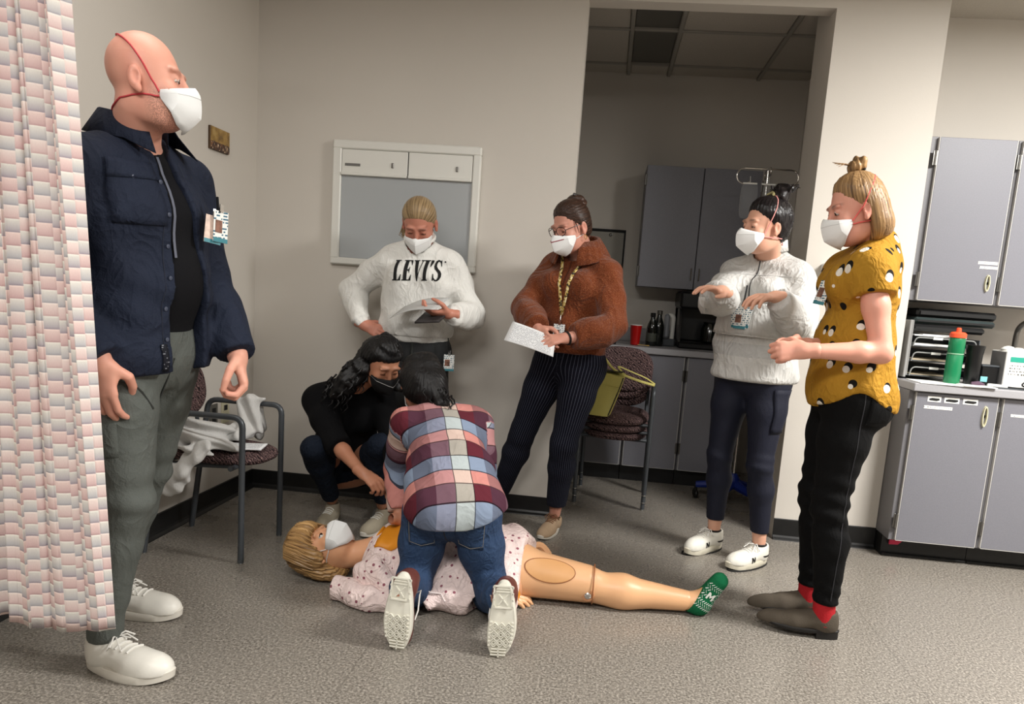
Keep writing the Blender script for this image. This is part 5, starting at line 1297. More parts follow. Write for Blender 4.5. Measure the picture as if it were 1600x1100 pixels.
# ================================================================== woman in the rust sweater
def build_sweater_woman():
    g = Fig(1.66, (-.165, 3.46, .90), -112, (.03, 0, 1), (.02, -.05, 1), -118, sh=1.0, hs=.98)
    g.head_at((-.205, 3.37, 1.522), yawdir(-134) * .9 + np.array([0, 0, -.38]), (-.2, -.15, .95))
    g.lid = -.005; g.arm(1, (-.30, 3.18, 1.035), (-1, .55, -.35)).arm(-1, (-.165, 3.12, 1.015), (1, .3, -.5))
    g.leg(1, (-.505, 3.61, .09), (-.3, -1, 0)).leg(-1, (-.18, 3.5, .09), (-.3, -1, 0))
    g.hand(1, (.35, -.8, -.35), (.75, .35, -.4), .55, .5).hand(-1, (-.85, -.45, -.15), (-.1, .5, -.8), .6, .6)
    p = person(g, 'woman with glasses in a rust sweater holding a white sheet', skin_mat('skin_rust', (204, 150, 130), (200, 120, 104), .35), (-.75, 3.0, 0), (.25, 3.72, 1.72), (-.25, 3.5, 0))
    def top(P):
        d = g.f_torso(P, .018, bust=.9, waist=1.2); d = smin(d, g.f_trap(P, .016), .04)
        d = smin(d, elc(P, g.waist - UP * .05, g.chest - UP * .06, g.Rc[0], .165, .13, .168, .125), .05)
        for q in (1, -1):
            ax = nz(g.wr[q] - g.el[q]); e = g.f_arm(P, q, .022, .024, cuff=.012); e = smin(e, sph(P, g.el[q] + (g.wr[q] - g.el[q]) * .4, .068), .05); e = smax(e, plane(P, g.wr[q] - ax * .02, ax), .012); d = smin(d, e, .045)
        d = d - .005 * wob(P, 15, 41) - .005 * ridge(P, (.4, .3, 1), 40, 42) * np.exp(-((P[:, 2] - 1.05) / .10) ** 2) - .0035 * ridge(P, (1, .4, .5), 50, 44)
        d = smax(d, (.925 - .02 * (P[:, 0] + .1)) - P[:, 2], .014)
        return smax(d, -rc(P, g.nb - g.Rc[2] * .03 + g.Rc[1] * .03, g.nb + g.Rc[2] * .2 + g.Rc[1] * .08, .055, .075), .006)
    def knit():
        t = NT('rust_knit'); v = t.obj(); n = t.noise(v, 7, 3); a = t.noise(t.mapv(v, (1, 1, 1.6)), 150, 2); sp = t.noise(v, 260, 1)
        c = t.mix(n, rgb(88, 42, 22), rgb(122, 62, 34)); c = t.mix(t.math('MULTIPLY', t.math('GREATER_THAN', sp, .60), .5), c, rgb(160, 102, 68)); t.col(c)
        t.bump(t.math('ADD', t.math('MULTIPLY', a, .6), t.math('MULTIPLY', t.wrinkle(v, 8), .8)), .7, .012); return t.set(.95, 0, .1, Sheen_Weight=.15)
    mk = knit(); to = garment('sweater', top, (-.75, 2.98, .88), (.3, 3.73, 1.52), mk, p, .0068)
    c0 = g.nb + g.Rc[2] * .02 + g.Rc[1] * .014; n = 90; V = []; a0, a1 = .42, 2 * PI - .42
    for i in range(n):
        t = i / (n - 1); a = a0 + (a1 - a0) * t; dr = g.Rc[0] * math.sin(a) + g.Rc[1] * math.cos(a); rb = .0022 * math.sin(i * 1.4)
        for (rr, z) in ((.066, -.03), (.069, .02), (.074, .040), (.086, .042), (.114, .006), (.146, -.04 - .03 * abs(math.cos(a)) * (math.cos(a) > 0))): V.append(c0 + dr * (rr + rb) + g.Rc[2] * (z - .02 * math.cos(a)))
    o = raw('collar', np.array(V), np.array([(i * 6 + j, (i + 1) * 6 + j, (i + 1) * 6 + j + 1, i * 6 + j + 1) for i in range(n - 1) for j in range(5)]), mk, to); o.modifiers.new('thickness', 'SOLIDIFY').thickness = .008
    st = [g.chest + g.Rc[0] * .0 + g.Rc[2] * z + g.Rc[1] * .4 for z in np.linspace(.13, .02, 8)]
    tube_on('placket', [tuple(q) for q in trace(top, st, -g.Rc[1])], .0035, mat('rust_dark', (74, 36, 18), .9), to)
    def trousers(P):
        d = g.f_torso(P, .008, hipw=1.05)
        for q in (1, -1): d = smin(d, g.f_leg(P, q, .010, .012), .03)
        d = d - .002 * wob(P, 20, 3) - .0025 * ridge(P, (.3, .1, 1), 70, 5) * np.exp(-((P[:, 2] - .45) / .09) ** 2); d = smax(d, P[:, 2] - .99, .006); return smax(d, .135 - P[:, 2], .004)
    def pin():
        t = NT('navy_pinstripe'); s = t.sep(t.attr()); fr = t.math('FRACT', t.math('MULTIPLY', s[0], 1 / .0135)); k = t.math('LESS_THAN', t.math('ABSOLUTE', t.math('SUBTRACT', fr, .5)), .075)
        t.col(t.mix(t.math('MULTIPLY', k, .6), rgb(16, 17, 29), rgb(96, 100, 116))); t.bump(t.noise(t.obj(), 260, 2), .2, .004); return t.set(.85, 0, .15)
    garment('trousers', trousers, (-.75, 3.2, .11), (.2, 3.74, 1.01), pin(), p, .0075, leg_attr(g))
    mu = cloth('beige_canvas', (186, 160, 132), .85, fold=.1)
    for q, a, fw in ((1, (-.505, 3.61), (-.55, -.84, 0)), (-1, (-.18, 3.5), (-.22, -1, 0))):
        fw = nz(fw); shoe(p, np.array([a[0], a[1], 0]) - fw * .05, fw, UP, .245, mu, MC['white_rubber'], mat('brown_lace', (120, 84, 58), .8), .95, .045, .02, .95, True, True, 0, -q, opening=.036)
    hm = hair_mat('brown_hair', (26, 17, 13), (74, 50, 38))
    f = lambda Q: scalp(Q, .010, -.008, 1.1) + strands(Q, 60, .0013, (0, -.09, .06))
    ho = hair('hair', g, f, (-.12, -.16, -.12), (.12, .13, .15), hm, p, attr=hair_attr(g, (0, -.09, .06)))
    bun = lambda Q: smin(ell(Q, (0, -.085, .085), (.05, .04, .042)), ell(Q, (.012, -.065, .105), (.03, .03, .026)), .015) + .003 * np.sin(Q[:, 2] * 190 + 4 * wob(Q, 40, 5))
    hair('bun', g, bun, (-.09, -.15, .02), (.09, 0.0, .16), hm, ho)
    lock(g, ho, mat('hair_claw', (30, 20, 16), .25), [(-.035, -.10, .10), (0, -.075, .135), (.035, -.10, .10)], .007, 'hair_claw')
    for s in (1, -1): lock(g, ho, hm, [(s * .07, .03, .03), (s * .078, .03, -.005), (s * .075, .026, -.03)], [.003, .002, .001], 'loose_strand')
    mo = mask(g, p, MC['white_strap'], top_strap=False)
    part('colour_band', mat('mask_band', (150, 60, 72), .7), mo, lambda b: b.tube([tuple(g.loc(q)) for q in ((-.058, .073, -.038), (-.042, .1125, -.036), (-.02, .136, -.036), (0, .1525, -.036), (.02, .136, -.036), (.042, .1125, -.036), (.058, .073, -.038))], .0022, 6), True)
    mg = mat('glasses_frame', (36, 26, 24), .25)
    gl = part('glasses', mg, p, lambda b: [b.tube([tuple(g.loc((s * .033 + .026 * math.cos(a), .108 - .012 * abs(math.cos(a)) * (s * math.cos(a) > 0), .0 + .021 * math.sin(a)))) for a in np.linspace(0, 2 * PI, 24, endpoint=False)], .0017, 6, closed=True) for s in (1, -1)], True)
    part('bridge', mg, gl, lambda b: b.tube([tuple(g.loc(q)) for q in ((-.008, .108, .004), (0, .113, .007), (.008, .108, .004))], .0016, 6), True)
    for s in (1, -1): part('temple', mg, gl, lambda b: b.tube([tuple(g.loc(q)) for q in ((s * .058, .098, .004), (s * .074, .06, .006), (s * .081, -.01, .008), (s * .080, -.028, -.01))], .0016, 6), True)
    for s in (1, -1): part('earring', mat('gold', (206, 170, 90), .25, metal=1), p, lambda b: b.tube([tuple(g.loc((s * .082, -.004 + .009 * math.cos(a), -.058 + .010 * math.sin(a)))) for a in np.linspace(0, 2 * PI, 16, endpoint=False)], .0014, 6, closed=True), True)
    # lanyard and badge
    def lany():
        t = NT('yellow_lanyard'); n = t.noise(t.obj(), 90, 1); t.col(t.ramp(n, [(.42, rgb(60, 54, 44)), (.5, rgb(212, 178, 74)), (.62, rgb(232, 216, 170))], False)); return t.set(.7)
    ml = lany(); lo_ = []
    cpt = g.chest + g.Rc[2] * -.09 - g.Rc[0] * .02
    tip = trace(top, [cpt + g.Rc[1] * .4 - g.Rc[2] * .03], -g.Rc[1])[0] + g.Rc[1] * .014
    for s in (1, -1):
        q0 = g.nb + g.Rc[0] * s * .062 + g.Rc[2] * .055 + g.Rc[1] * .02; mid = [g.nb + g.Rc[0] * s * .058 + g.Rc[1] * .4 + g.Rc[2] * -.03, g.chest + g.Rc[0] * (s * .038 - .008) + g.Rc[2] * .08 + g.Rc[1] * .4, g.chest + g.Rc[0] * (s * .018 - .016) + g.Rc[2] * -.02 + g.Rc[1] * .4]
        mid = [mid[0] + (mid[1] - mid[0]) * t for t in (0, .33, .66)] + [mid[1] + (mid[2] - mid[1]) * t for t in (0, .5, 1)]; mt = trace(top, mid, -g.Rc[1]) + g.Rc[1] * .010; q1 = g.nb + g.Rc[0] * s * .06 + g.Rc[1] * .075 + g.Rc[2] * .02
        V = []
        for q in [q0, q1] + list(mt) + [tip]: V += [q - g.Rc[0] * .0075, q + g.Rc[0] * .0075]
        o = raw('lanyard', np.array(V), np.array([(2 * i, 2 * i + 1, 2 * i + 3, 2 * i + 2) for i in range(len(V) // 2 - 1)]), ml, p); o.modifiers.new('thickness', 'SOLIDIFY').thickness = .0015
    badge(p, tip + np.array([-.004, -.012, -.085]), (-.35, -1, .12), UP, .056, .09)
    tube_on('badge_hook', [tuple(tip), tuple(tip + np.array([-.002, -.006, -.035]))], .003, M_STEEL, p)
    # watch
    ax = nz(g.wr[-1] - g.el[-1]); c = g.wr[-1] + ax * .004; e1 = nz(np.cross(ax, (0, 0, 1))); e2 = np.cross(ax, e1)
    wt = part('watch', M_BLK, p, lambda b: b.tube([tuple(c + e1 * .031 * math.cos(a) + e2 * .027 * math.sin(a)) for a in np.linspace(0, 2 * PI, 20, endpoint=False)], .006, 8, closed=True, flat=.5), True)
    return tip
build_sweater_woman()
sheet('paper_sheet', [(-.445, 3.10, .985), (-.215, 3.02, .935), (-.215, 3.09, 1.012), (-.42, 3.17, 1.068)], M_TXT, 'folded printed sheet held by the woman in the rust sweater', bend=.006)
# ================================================================== woman in the white jacket
def build_jacket_woman():
    g = Fig(1.68, (.70, 3.36, .928), -128, (0, 0, 1), (.02, .02, 1), -126, sh=1.0, hs=1.0); g.lid = -.006
    g.head_at((.652, 3.24, 1.565), yawdir(-158) * .97 + np.array([0, 0, -.10]), (.0, -.05, 1))
    g.arm(1, (.465, 2.985, 1.262), (-.5, .1, -1)).arm(-1, (.672, 2.94, 1.255), (.7, .3, -1))
    g.leg(1, (.62, 3.46, .09), (-.6, -.8, 0)).leg(-1, (.81, 3.31, .09), (-.6, -.8, 0))
    g.hand(1, (-.75, -.55, .12), (0, 0, -1), .30, .15, .14).hand(-1, (-.8, -.5, -.05), (0, .1, -1), .42, .3, .12)
    p = person(g, 'dark-haired woman in white jacket gesturing with both raised hands', skin_mat('skin_jacket', (220, 172, 146), (206, 126, 104), .3), (.3, 2.8, 0), (1.1, 3.72, 1.75), (.7, 3.38, 0))
    def top(P):
        d = g.f_torso(P, .018, bust=.9, waist=1.3); d = smin(d, g.f_trap(P, .014), .04)
        d = smin(d, elc(P, g.waist - UP * .03, g.chest - UP * .06, g.Rc[0], .185, .14, .18, .13), .05); d = smin(d, elc(P, g.pel - UP * .02, g.waist, g.Rp[0], .198, .158, .188, .142), .04)
        for q in (1, -1):
            ax = nz(g.wr[q] - g.el[q]); e = g.f_arm(P, q, .022, .024, cuff=.0); e = smin(e, sph(P, g.el[q] + (g.wr[q] - g.el[q]) * .35, .074), .05); e = smax(e, plane(P, g.wr[q] - ax * .015, ax), .006); e = smin(e, rc(P, g.wr[q] - ax * .05, g.wr[q] - ax * .018, .036, .034), .012); d = smin(d, e, .045)
        d = d - .005 * wob(P, 17, 51) - .005 * ridge(P, (.4, .3, 1), 48, 52) - .004 * ridge(P, (1, .4, -.3), 60, 53) * np.exp(-((P[:, 2] - 1.15) / .12) ** 2)
        d = smax(d, .872 - P[:, 2], .02)
        return smax(d, -rc(P, g.nb - g.Rc[2] * .02 + g.Rc[1] * .02, g.nb + g.Rc[2] * .2 + g.Rc[1] * .08, .056, .07), .006)
    def jk():
        t = NT('white_windbreaker'); v = t.obj(); s = t.sep(v); n = t.noise(v, 6, 3)
        band = t.math('MULTIPLY', t.math('GREATER_THAN', s[2], .985), t.math('LESS_THAN', s[2], 1.045))
        c = t.mix(n, rgb(188, 187, 184), rgb(211, 210, 206)); c = t.mix(band, c, rgb(186, 186, 184)); t.col(c)
        t.bump(t.math('ADD', t.wrinkle(v, 9), t.math('MULTIPLY', t.wrinkle(v, 21, (1, 1, .4)), .5)), .38, .014); return t.set(.55, 0, .3)
    mj = jk(); to = garment('jacket', top, (.3, 2.85, .84), (1.1, 3.7, 1.55), mj, p, .0068)
    c0 = g.nb + g.Rc[2] * .02 + g.Rc[1] * .012
    collar('collar', g, mj, to, c0, g.Rc, .070, .088, .052, .05, .4, 2 * PI - .4, 0., .0, .3, thick=.005)
    patch('pouch_pocket', top, g.chest + g.Rc[1] * .19 - g.Rc[2] * .11, g.Rc[0], UP, -g.Rc[1], (.25, .15), mj, to, .018, (14, 9), .004, warp=lambda a, b: (a * (1 - .25 * (b / .075)), b))
    tube_on('pocket_hem', [tuple(q + g.Rc[1] * .02) for q in trace(top, [g.chest + g.Rc[1] * .19 - g.Rc[2] * .187 + g.Rc[0] * x for x in np.linspace(-.15, .15, 12)], -g.Rc[1])], .004, mj, to)
    st = [g.chest + g.Rc[2] * z + g.Rc[1] * .19 for z in np.linspace(.17, -.02, 10)]
    tube_on('zip', [tuple(q) for q in trace(top, st, -g.Rc[1])], .003, mat('dark_zip', (30, 30, 32), .5), to)
    st = [g.chest + g.Rc[2] * .085 + g.Rc[0] * x + g.Rc[1] * .19 for x in np.linspace(-.16, .16, 12)]
    tube_on('yoke_seam', [tuple(q) for q in trace(top, st, -g.Rc[1])], .0022, mat('grey_seam', (176, 176, 174), .7), to)
    def leg(P):
        d = g.f_torso(P, .004, hipw=1.02)
        for q in (1, -1): d = smin(d, g.f_leg(P, q, .003, .002), .03)
        d = d - .0014 * wob(P, 20, 3) - .002 * ridge(P, (.2, .1, 1), 110, 5) * np.exp(-((P[:, 2] - .50) / .05) ** 2); d = smax(d, P[:, 2] - .95, .006); return smax(d, .16 - P[:, 2], .004)
    ml = cloth('navy_leggings', (23, 26, 42), .7, fold=.15, scale=320, spec=.3)
    lo_ = garment('leggings', leg, (.4, 3.1, .14), (1.0, 3.66, .97), ml, p, .0075)
    for q in (-1,):
        d0 = nz(g.Rp[0] * q * 1.0 + g.Rp[1] * .15); patch('thigh_pocket', leg, g.hip[q] + (g.kn[q] - g.hip[q]) * .38 + d0 * .3, np.cross(d0, UP), UP, -d0, (.1, .2), ml, lo_, .003, (8, 10), .003)
    mu = mat('sneaker_white', (226, 223, 212), .5, var=.05, vscale=30); ms = mat('sneaker_sole', (200, 194, 176), .6); mk = mat('sneaker_black', (20, 20, 21), .5)
    NN = [[(0, 0), (.26, 0), (.26, .56), (.66, 0), (1.0, 0), (1.0, 1), (.74, 1), (.74, .42), (.34, 1), (0, 1)]]
    for q, a in ((1, (.62, 3.46)), (-1, (.81, 3.31))):
        fw = yawdir(-141 if q == 1 else -140)
        def ex(s, W, uf, q=q):
            for sd in (1, -1):
                dr = W((0, -sd, 0)) - W((0, 0, 0))
                decal('side_letter', uf, [[(x * .03, y * .026) for x, y in NN[0]]], lambda u, v: W((.135 - .005 * sd - sd * u * 1.0 + (.03 if sd > 0 else 0), .09 * sd, .036 + v)), dr, mk, s, .0018, .008)
                decal('heel_stripe', uf, [[(0, 0), (.05, .0), (.06, .008), (0, .01)]], lambda u, v: W((.015 + u, .09 * sd, .052 + v)), dr, mk, s, .0018, .008)
            part('sole_edge', mk, s, lambda b: b.tube([W((.133 + .138 * math.cos(t), (.047 * math.sin(t)), .003)) for t in np.linspace(0, 2 * PI, 28, endpoint=False)], .004, 6, closed=True), True)
        shoe(p, np.array([a[0], a[1], 0]) - fw * .055, fw, UP, .255, mu, ms, MC['white_lace'], 1.05, .066, .03, 1.05, True, True, 0, -q, opening=.034, extra=ex)
        part('ankle_sock', mk, p, lambda b: b.tube([tuple(np.array([a[0], a[1], .10]) + .031 * np.array([math.cos(t), math.sin(t), 0])) for t in np.linspace(0, 2 * PI, 18, endpoint=False)], .006, 6, closed=True), True)
    hm = hair_mat('black_hair', (7, 6, 7), (34, 28, 30), .32)
    f = lambda Q: smin(scalp(Q, .013, -.004, 1.05), ell(Q, (0, -.085, .03), (.068, .045, .075)), .03) + strands(Q, 46, .0016, (0, -.06, .10), 1, True)
    ho = hair('hair', g, f, (-.13, -.17, -.12), (.13, .13, .16), hm, p, attr=hair_attr(g, (0, -.06, .1), up=True))
    bun = lambda Q: smin(ell(Q, (0, -.075, .125), (.045, .04, .04)), chain(Q, [(-.03, -.06, .12), (-.02, -.11, .155), (.03, -.10, .165), (.035, -.06, .14)], [.018, .02, .018, .012]), .012) + .003 * np.sin(Q[:, 1] * 210 + 5 * wob(Q, 45, 5))
    hair('bun', g, bun, (-.10, -.18, .05), (.10, .0, .22), hm, ho)
    for i in range(6):
        a = i * 1.05; lock(g, ho, hm, [(.04 * math.cos(a), -.09 + .04 * math.sin(a), .14), (.06 * math.cos(a), -.10 + .06 * math.sin(a), .17), (.075 * math.cos(a + .5), -.10 + .07 * math.sin(a + .5), .155)], [.005, .004, .0015], 'loose_strand')
    lock(g, ho, mat('hair_clip', (176, 168, 120), .3), [(-.03, -.02, .13), (0, -.035, .142), (.03, -.03, .132)], .006, 'hair_clip')
    mask(g, p, mat('pink_strap', (232, 158, 152), .7), .014, [(.079, .016, .03), (.077, -.005, .07), (.058, -.025, .11), (.03, -.035, .13), (0, -.038, .135)])
    bc = trace(top, [g.chest + g.Rc[1] * .19 - g.Rc[2] * .115 + g.Rc[0] * .01], -g.Rc[1])[0] + g.Rc[1] * .03
    badge(p, bc, g.Rc[1] + UP * .05, UP, .058, .09); badge(p, bc - g.Rc[1] * .006 + g.Rc[0] * .018 + UP * .006, g.Rc[1], UP + g.Rc[0] * .12, .058, .09, False)
    badge(p, bc - g.Rc[1] * .006 - g.Rc[0] * .016 + UP * .008, g.Rc[1], UP - g.Rc[0] * .12, .058, .09, False)
    tube_on('badge_reel', [tuple(bc + UP * .06), tuple(bc + UP * .09 - g.Rc[1] * .02), tuple(bc + UP * .15 - g.Rc[1] * .03)], .0035, M_BLK, p)
build_jacket_woman()

# ================================================================== woman in the mustard blouse
def build_blouse_woman():
    g = Fig(1.70, (.905, 2.68, .942), 176, (.0, 0, 1), (.10, 0, 1), 176, sh=.98, hs=1.02); g.lid = -.006; g.hy = .86
    g.head_at((.83, 2.63, 1.572), yawdir(182) * .93 + np.array([0, 0, -.30]), (-.30, 0, .95))
    g.arm(-1, (.675, 2.44, 1.075), (.35, -.2, -1), (.88, 2.53, 1.36)).arm(1, (.69, 2.58, 1.085), (.35, .3, -1), (.88, 2.81, 1.36))
    g.leg(-1, (.905, 2.605, .09), (-1, 0, 0)).leg(1, (.895, 2.775, .09), (-1, 0, 0))
    g.hand(-1, (-.93, .12, -.12), (.0, .9, -.3), 1.05, .75).hand(1, (-.9, -.35, -.15), (.1, -.8, -.3), .8, .6)
    p = person(g, 'woman in mustard dotted blouse and black jeans standing at the right', skin_mat('skin_blouse', (222, 164, 142), (206, 116, 100), .4), (.5, 2.3, 0), (1.2, 2.98, 1.74), (.9, 2.69, 0))
    def top(P):
        d = g.f_torso(P, .018, bust=.85, waist=1.25); d = smin(d, g.f_trap(P, .013), .04)
        d = smin(d, elc(P, g.pel + UP * .02, g.waist, g.Rp[0], .185, .145, .168, .13), .05)
        for q in (1, -1):
            ax = nz(g.el[q] - g.sh[q]); e = g.f_arm(P, q, .020, .02); e = smax(e, plane(P, g.sh[q] + ax * .085, ax), .006); d = smin(d, e, .04)
        d = d - .004 * wob(P, 16, 61) - .0045 * ridge(P, (.9, .3, .35), 50, 62) * np.exp(-((P[:, 2] - 1.1) / .2) ** 2)
        L = (P - A(g.pel)) @ A(g.Rp).T; hemz = .865 + .075 * np.exp(-((L[:, 1] - .0) / .085) ** 2) * (np.abs(L[:, 0]) > .06)
        d = smax(d, hemz - P[:, 2], .005)
        return smax(d, -rc(P, g.nb - g.Rc[2] * .01 + g.Rc[1] * .02, g.nb + g.Rc[2] * .2 + g.Rc[1] * .1, .058, .075), .006)
    def dots():
        t = NT('mustard_dots'); v = t.obj(); n = t.noise(v, 7, 3); lin = t.noise(t.mapv(v, (1, 1, .5)), 240, 2)
        def vor(off):
            q = t.mapv(v, (1, 1, 1), off); d = t.n('ShaderNodeTexVoronoi'); d.inputs['Scale'].default_value = 15.0; d.inputs['Randomness'].default_value = .55; t.l(q, d.inputs['Vector']); return d.outputs['Distance']
        wht = t.math('LESS_THAN', vor((0, 0, 0)), .235); blk = t.math('LESS_THAN', vor((-.006, .003, -.011)), .27)
        c = t.mix(n, rgb(146, 103, 26), rgb(180, 135, 44)); c = t.mix(blk, c, rgb(18, 15, 12)); c = t.mix(wht, c, rgb(228, 222, 210)); t.col(c)
        t.bump(t.math('ADD', t.math('MULTIPLY', lin, .3), t.math('ADD', t.wrinkle(v, 10), t.math('MULTIPLY', t.wrinkle(v, 24), .5))), .38, .011); return t.set(.85, 0, .2)
    mb = dots(); to = garment('blouse', top, (.55, 2.35, .84), (1.2, 3.0, 1.56), mb, p, .0066)
    def jeans(P):
        d = g.f_torso(P, .006, hipw=1.03)
        for q in (1, -1): d = smin(d, g.f_leg(P, q, .005, .006), .03)
        d = d - .0016 * wob(P, 24, 3) - .0045 * ridge(P, (.3, .1, 1), 95, 5) * np.exp(-((P[:, 2] - .52) / .13) ** 2) - .003 * ridge(P, (.3, .1, 1), 120, 7) * np.exp(-((P[:, 2] - .16) / .07) ** 2); d = smax(d, P[:, 2] - .99, .006); return smax(d, .135 - P[:, 2], .004)
    mj = cloth('black_jeans', (9, 9, 10), .85, fold=.35, scale=320, spec=.15)
    jo = garment('jeans', jeans, (.6, 2.4, .12), (1.2, 3.0, 1.0), mj, p, .0072)
    patch('back_pocket', jeans, g.pel + np.array([.12, -.35, -.05]), (1, .35, 0), UP, (-.3, 1, 0), (.1, .13), mj, jo, .003, (8, 8), .003)
    tube_on('side_seam', [tuple(q) for q in trace(jeans, [(.905, 2.2, z) for z in np.linspace(.94, .16, 30)], (0, 1, 0))], .0018, mat('jean_seam', (46, 46, 50), .8), jo)
    mu = cloth('grey_suede', (84, 76, 66), .9, fold=.1); mso = mat('boot_sole', (22, 19, 17), .6); red = mat('red_sock', (168, 20, 30), .85, bump=.3, bscale=200)
    for q, a, yw in ((-1, (.905, 2.605), 174), (1, (.895, 2.775), 180)):
        fw = yawdir(yw); shoe(p, np.array([a[0], a[1], .02]) - fw * .055, fw, UP, .272, mu, mso, None, .9, .062, .012, .85, False, False, 1.0, -q, heel=.02, opening=.04)
        blob('sock', lambda P: smax(rc(P, np.array([a[0], a[1], .05]), g.an[q] + (g.kn[q] - g.an[q]) * .2, .041, .040), P[:, 2] - .19, .004), (a[0] - .08, a[1] - .08, .05), (a[0] + .08, a[1] + .08, .2), .007, red, p)
    hm = hair_mat('light_brown_hair', (78, 54, 34), (184, 146, 100))
    def f(Q):
        d = scalp(Q, .010, .0, 1.08)
        bob = smin(ell(Q, (0, -.05, -.02), (.092, .075, .105)), ell(Q, (0, -.06, -.07), (.088, .07, .06)), .03); bob = smax(bob, -.128 - .15 * Q[:, 1] - Q[:, 2], .008); bob = smax(bob, Q[:, 1] + .022 - .0 * Q[:, 2], .008)
        return smin(d, bob, .02) + strands(Q, 54, .0014, (0, -.04, .12), 1, True)
    ho = hair('hair', g, f, (-.13, -.17, -.16), (.13, .13, .16), hm, p, attr=hair_attr(g, (0, -.04, .12), 15., 5., True))
    bun = lambda Q: smin(ell(Q, (0, -.04, .138), (.03, .034, .024)), chain(Q, [(.0, -.02, .13), (.02, -.05, .158), (-.02, -.065, .152)], [.014, .016, .010]), .01) + .003 * np.sin(Q[:, 1] * 220 + 5 * wob(Q, 45, 5))
    hair('top_knot', g, bun, (-.08, -.12, .09), (.08, .04, .20), hm, ho)
    for i in range(4): lock(g, ho, hm, [(.0, -.02, .145), (.01 * (i - 1.5), .01 + .006 * i, .155 + .004 * i), (.016 * (i - 1.5), .04, .15 + .008 * i)], [.003, .002, .0008], 'loose_strand')
    lock(g, ho, M_BLK, [(.02, -.02, .122), (.0, -.04, .124), (-.02, -.06, .122)], .005, 'hair_tie')
    mask(g, p, mat('coral_strap', (222, 96, 92), .7), .010, ridge_k=.5, crown=[(.079, .0, .0), (.082, -.03, .04), (.072, -.065, .078), (.04, -.09, .098), (0, -.098, .102)])
    badge(p, trace(top, [g.chest + g.Rc[0] * -.03 + UP * -.02 + g.Rc[1] * .4], -g.Rc[1])[0] + g.Rc[1] * .012, g.Rc[1] + np.array([0, -.55, .15]), UP + np.array([.25, 0, 0]), .056, .088)
build_blouse_woman()
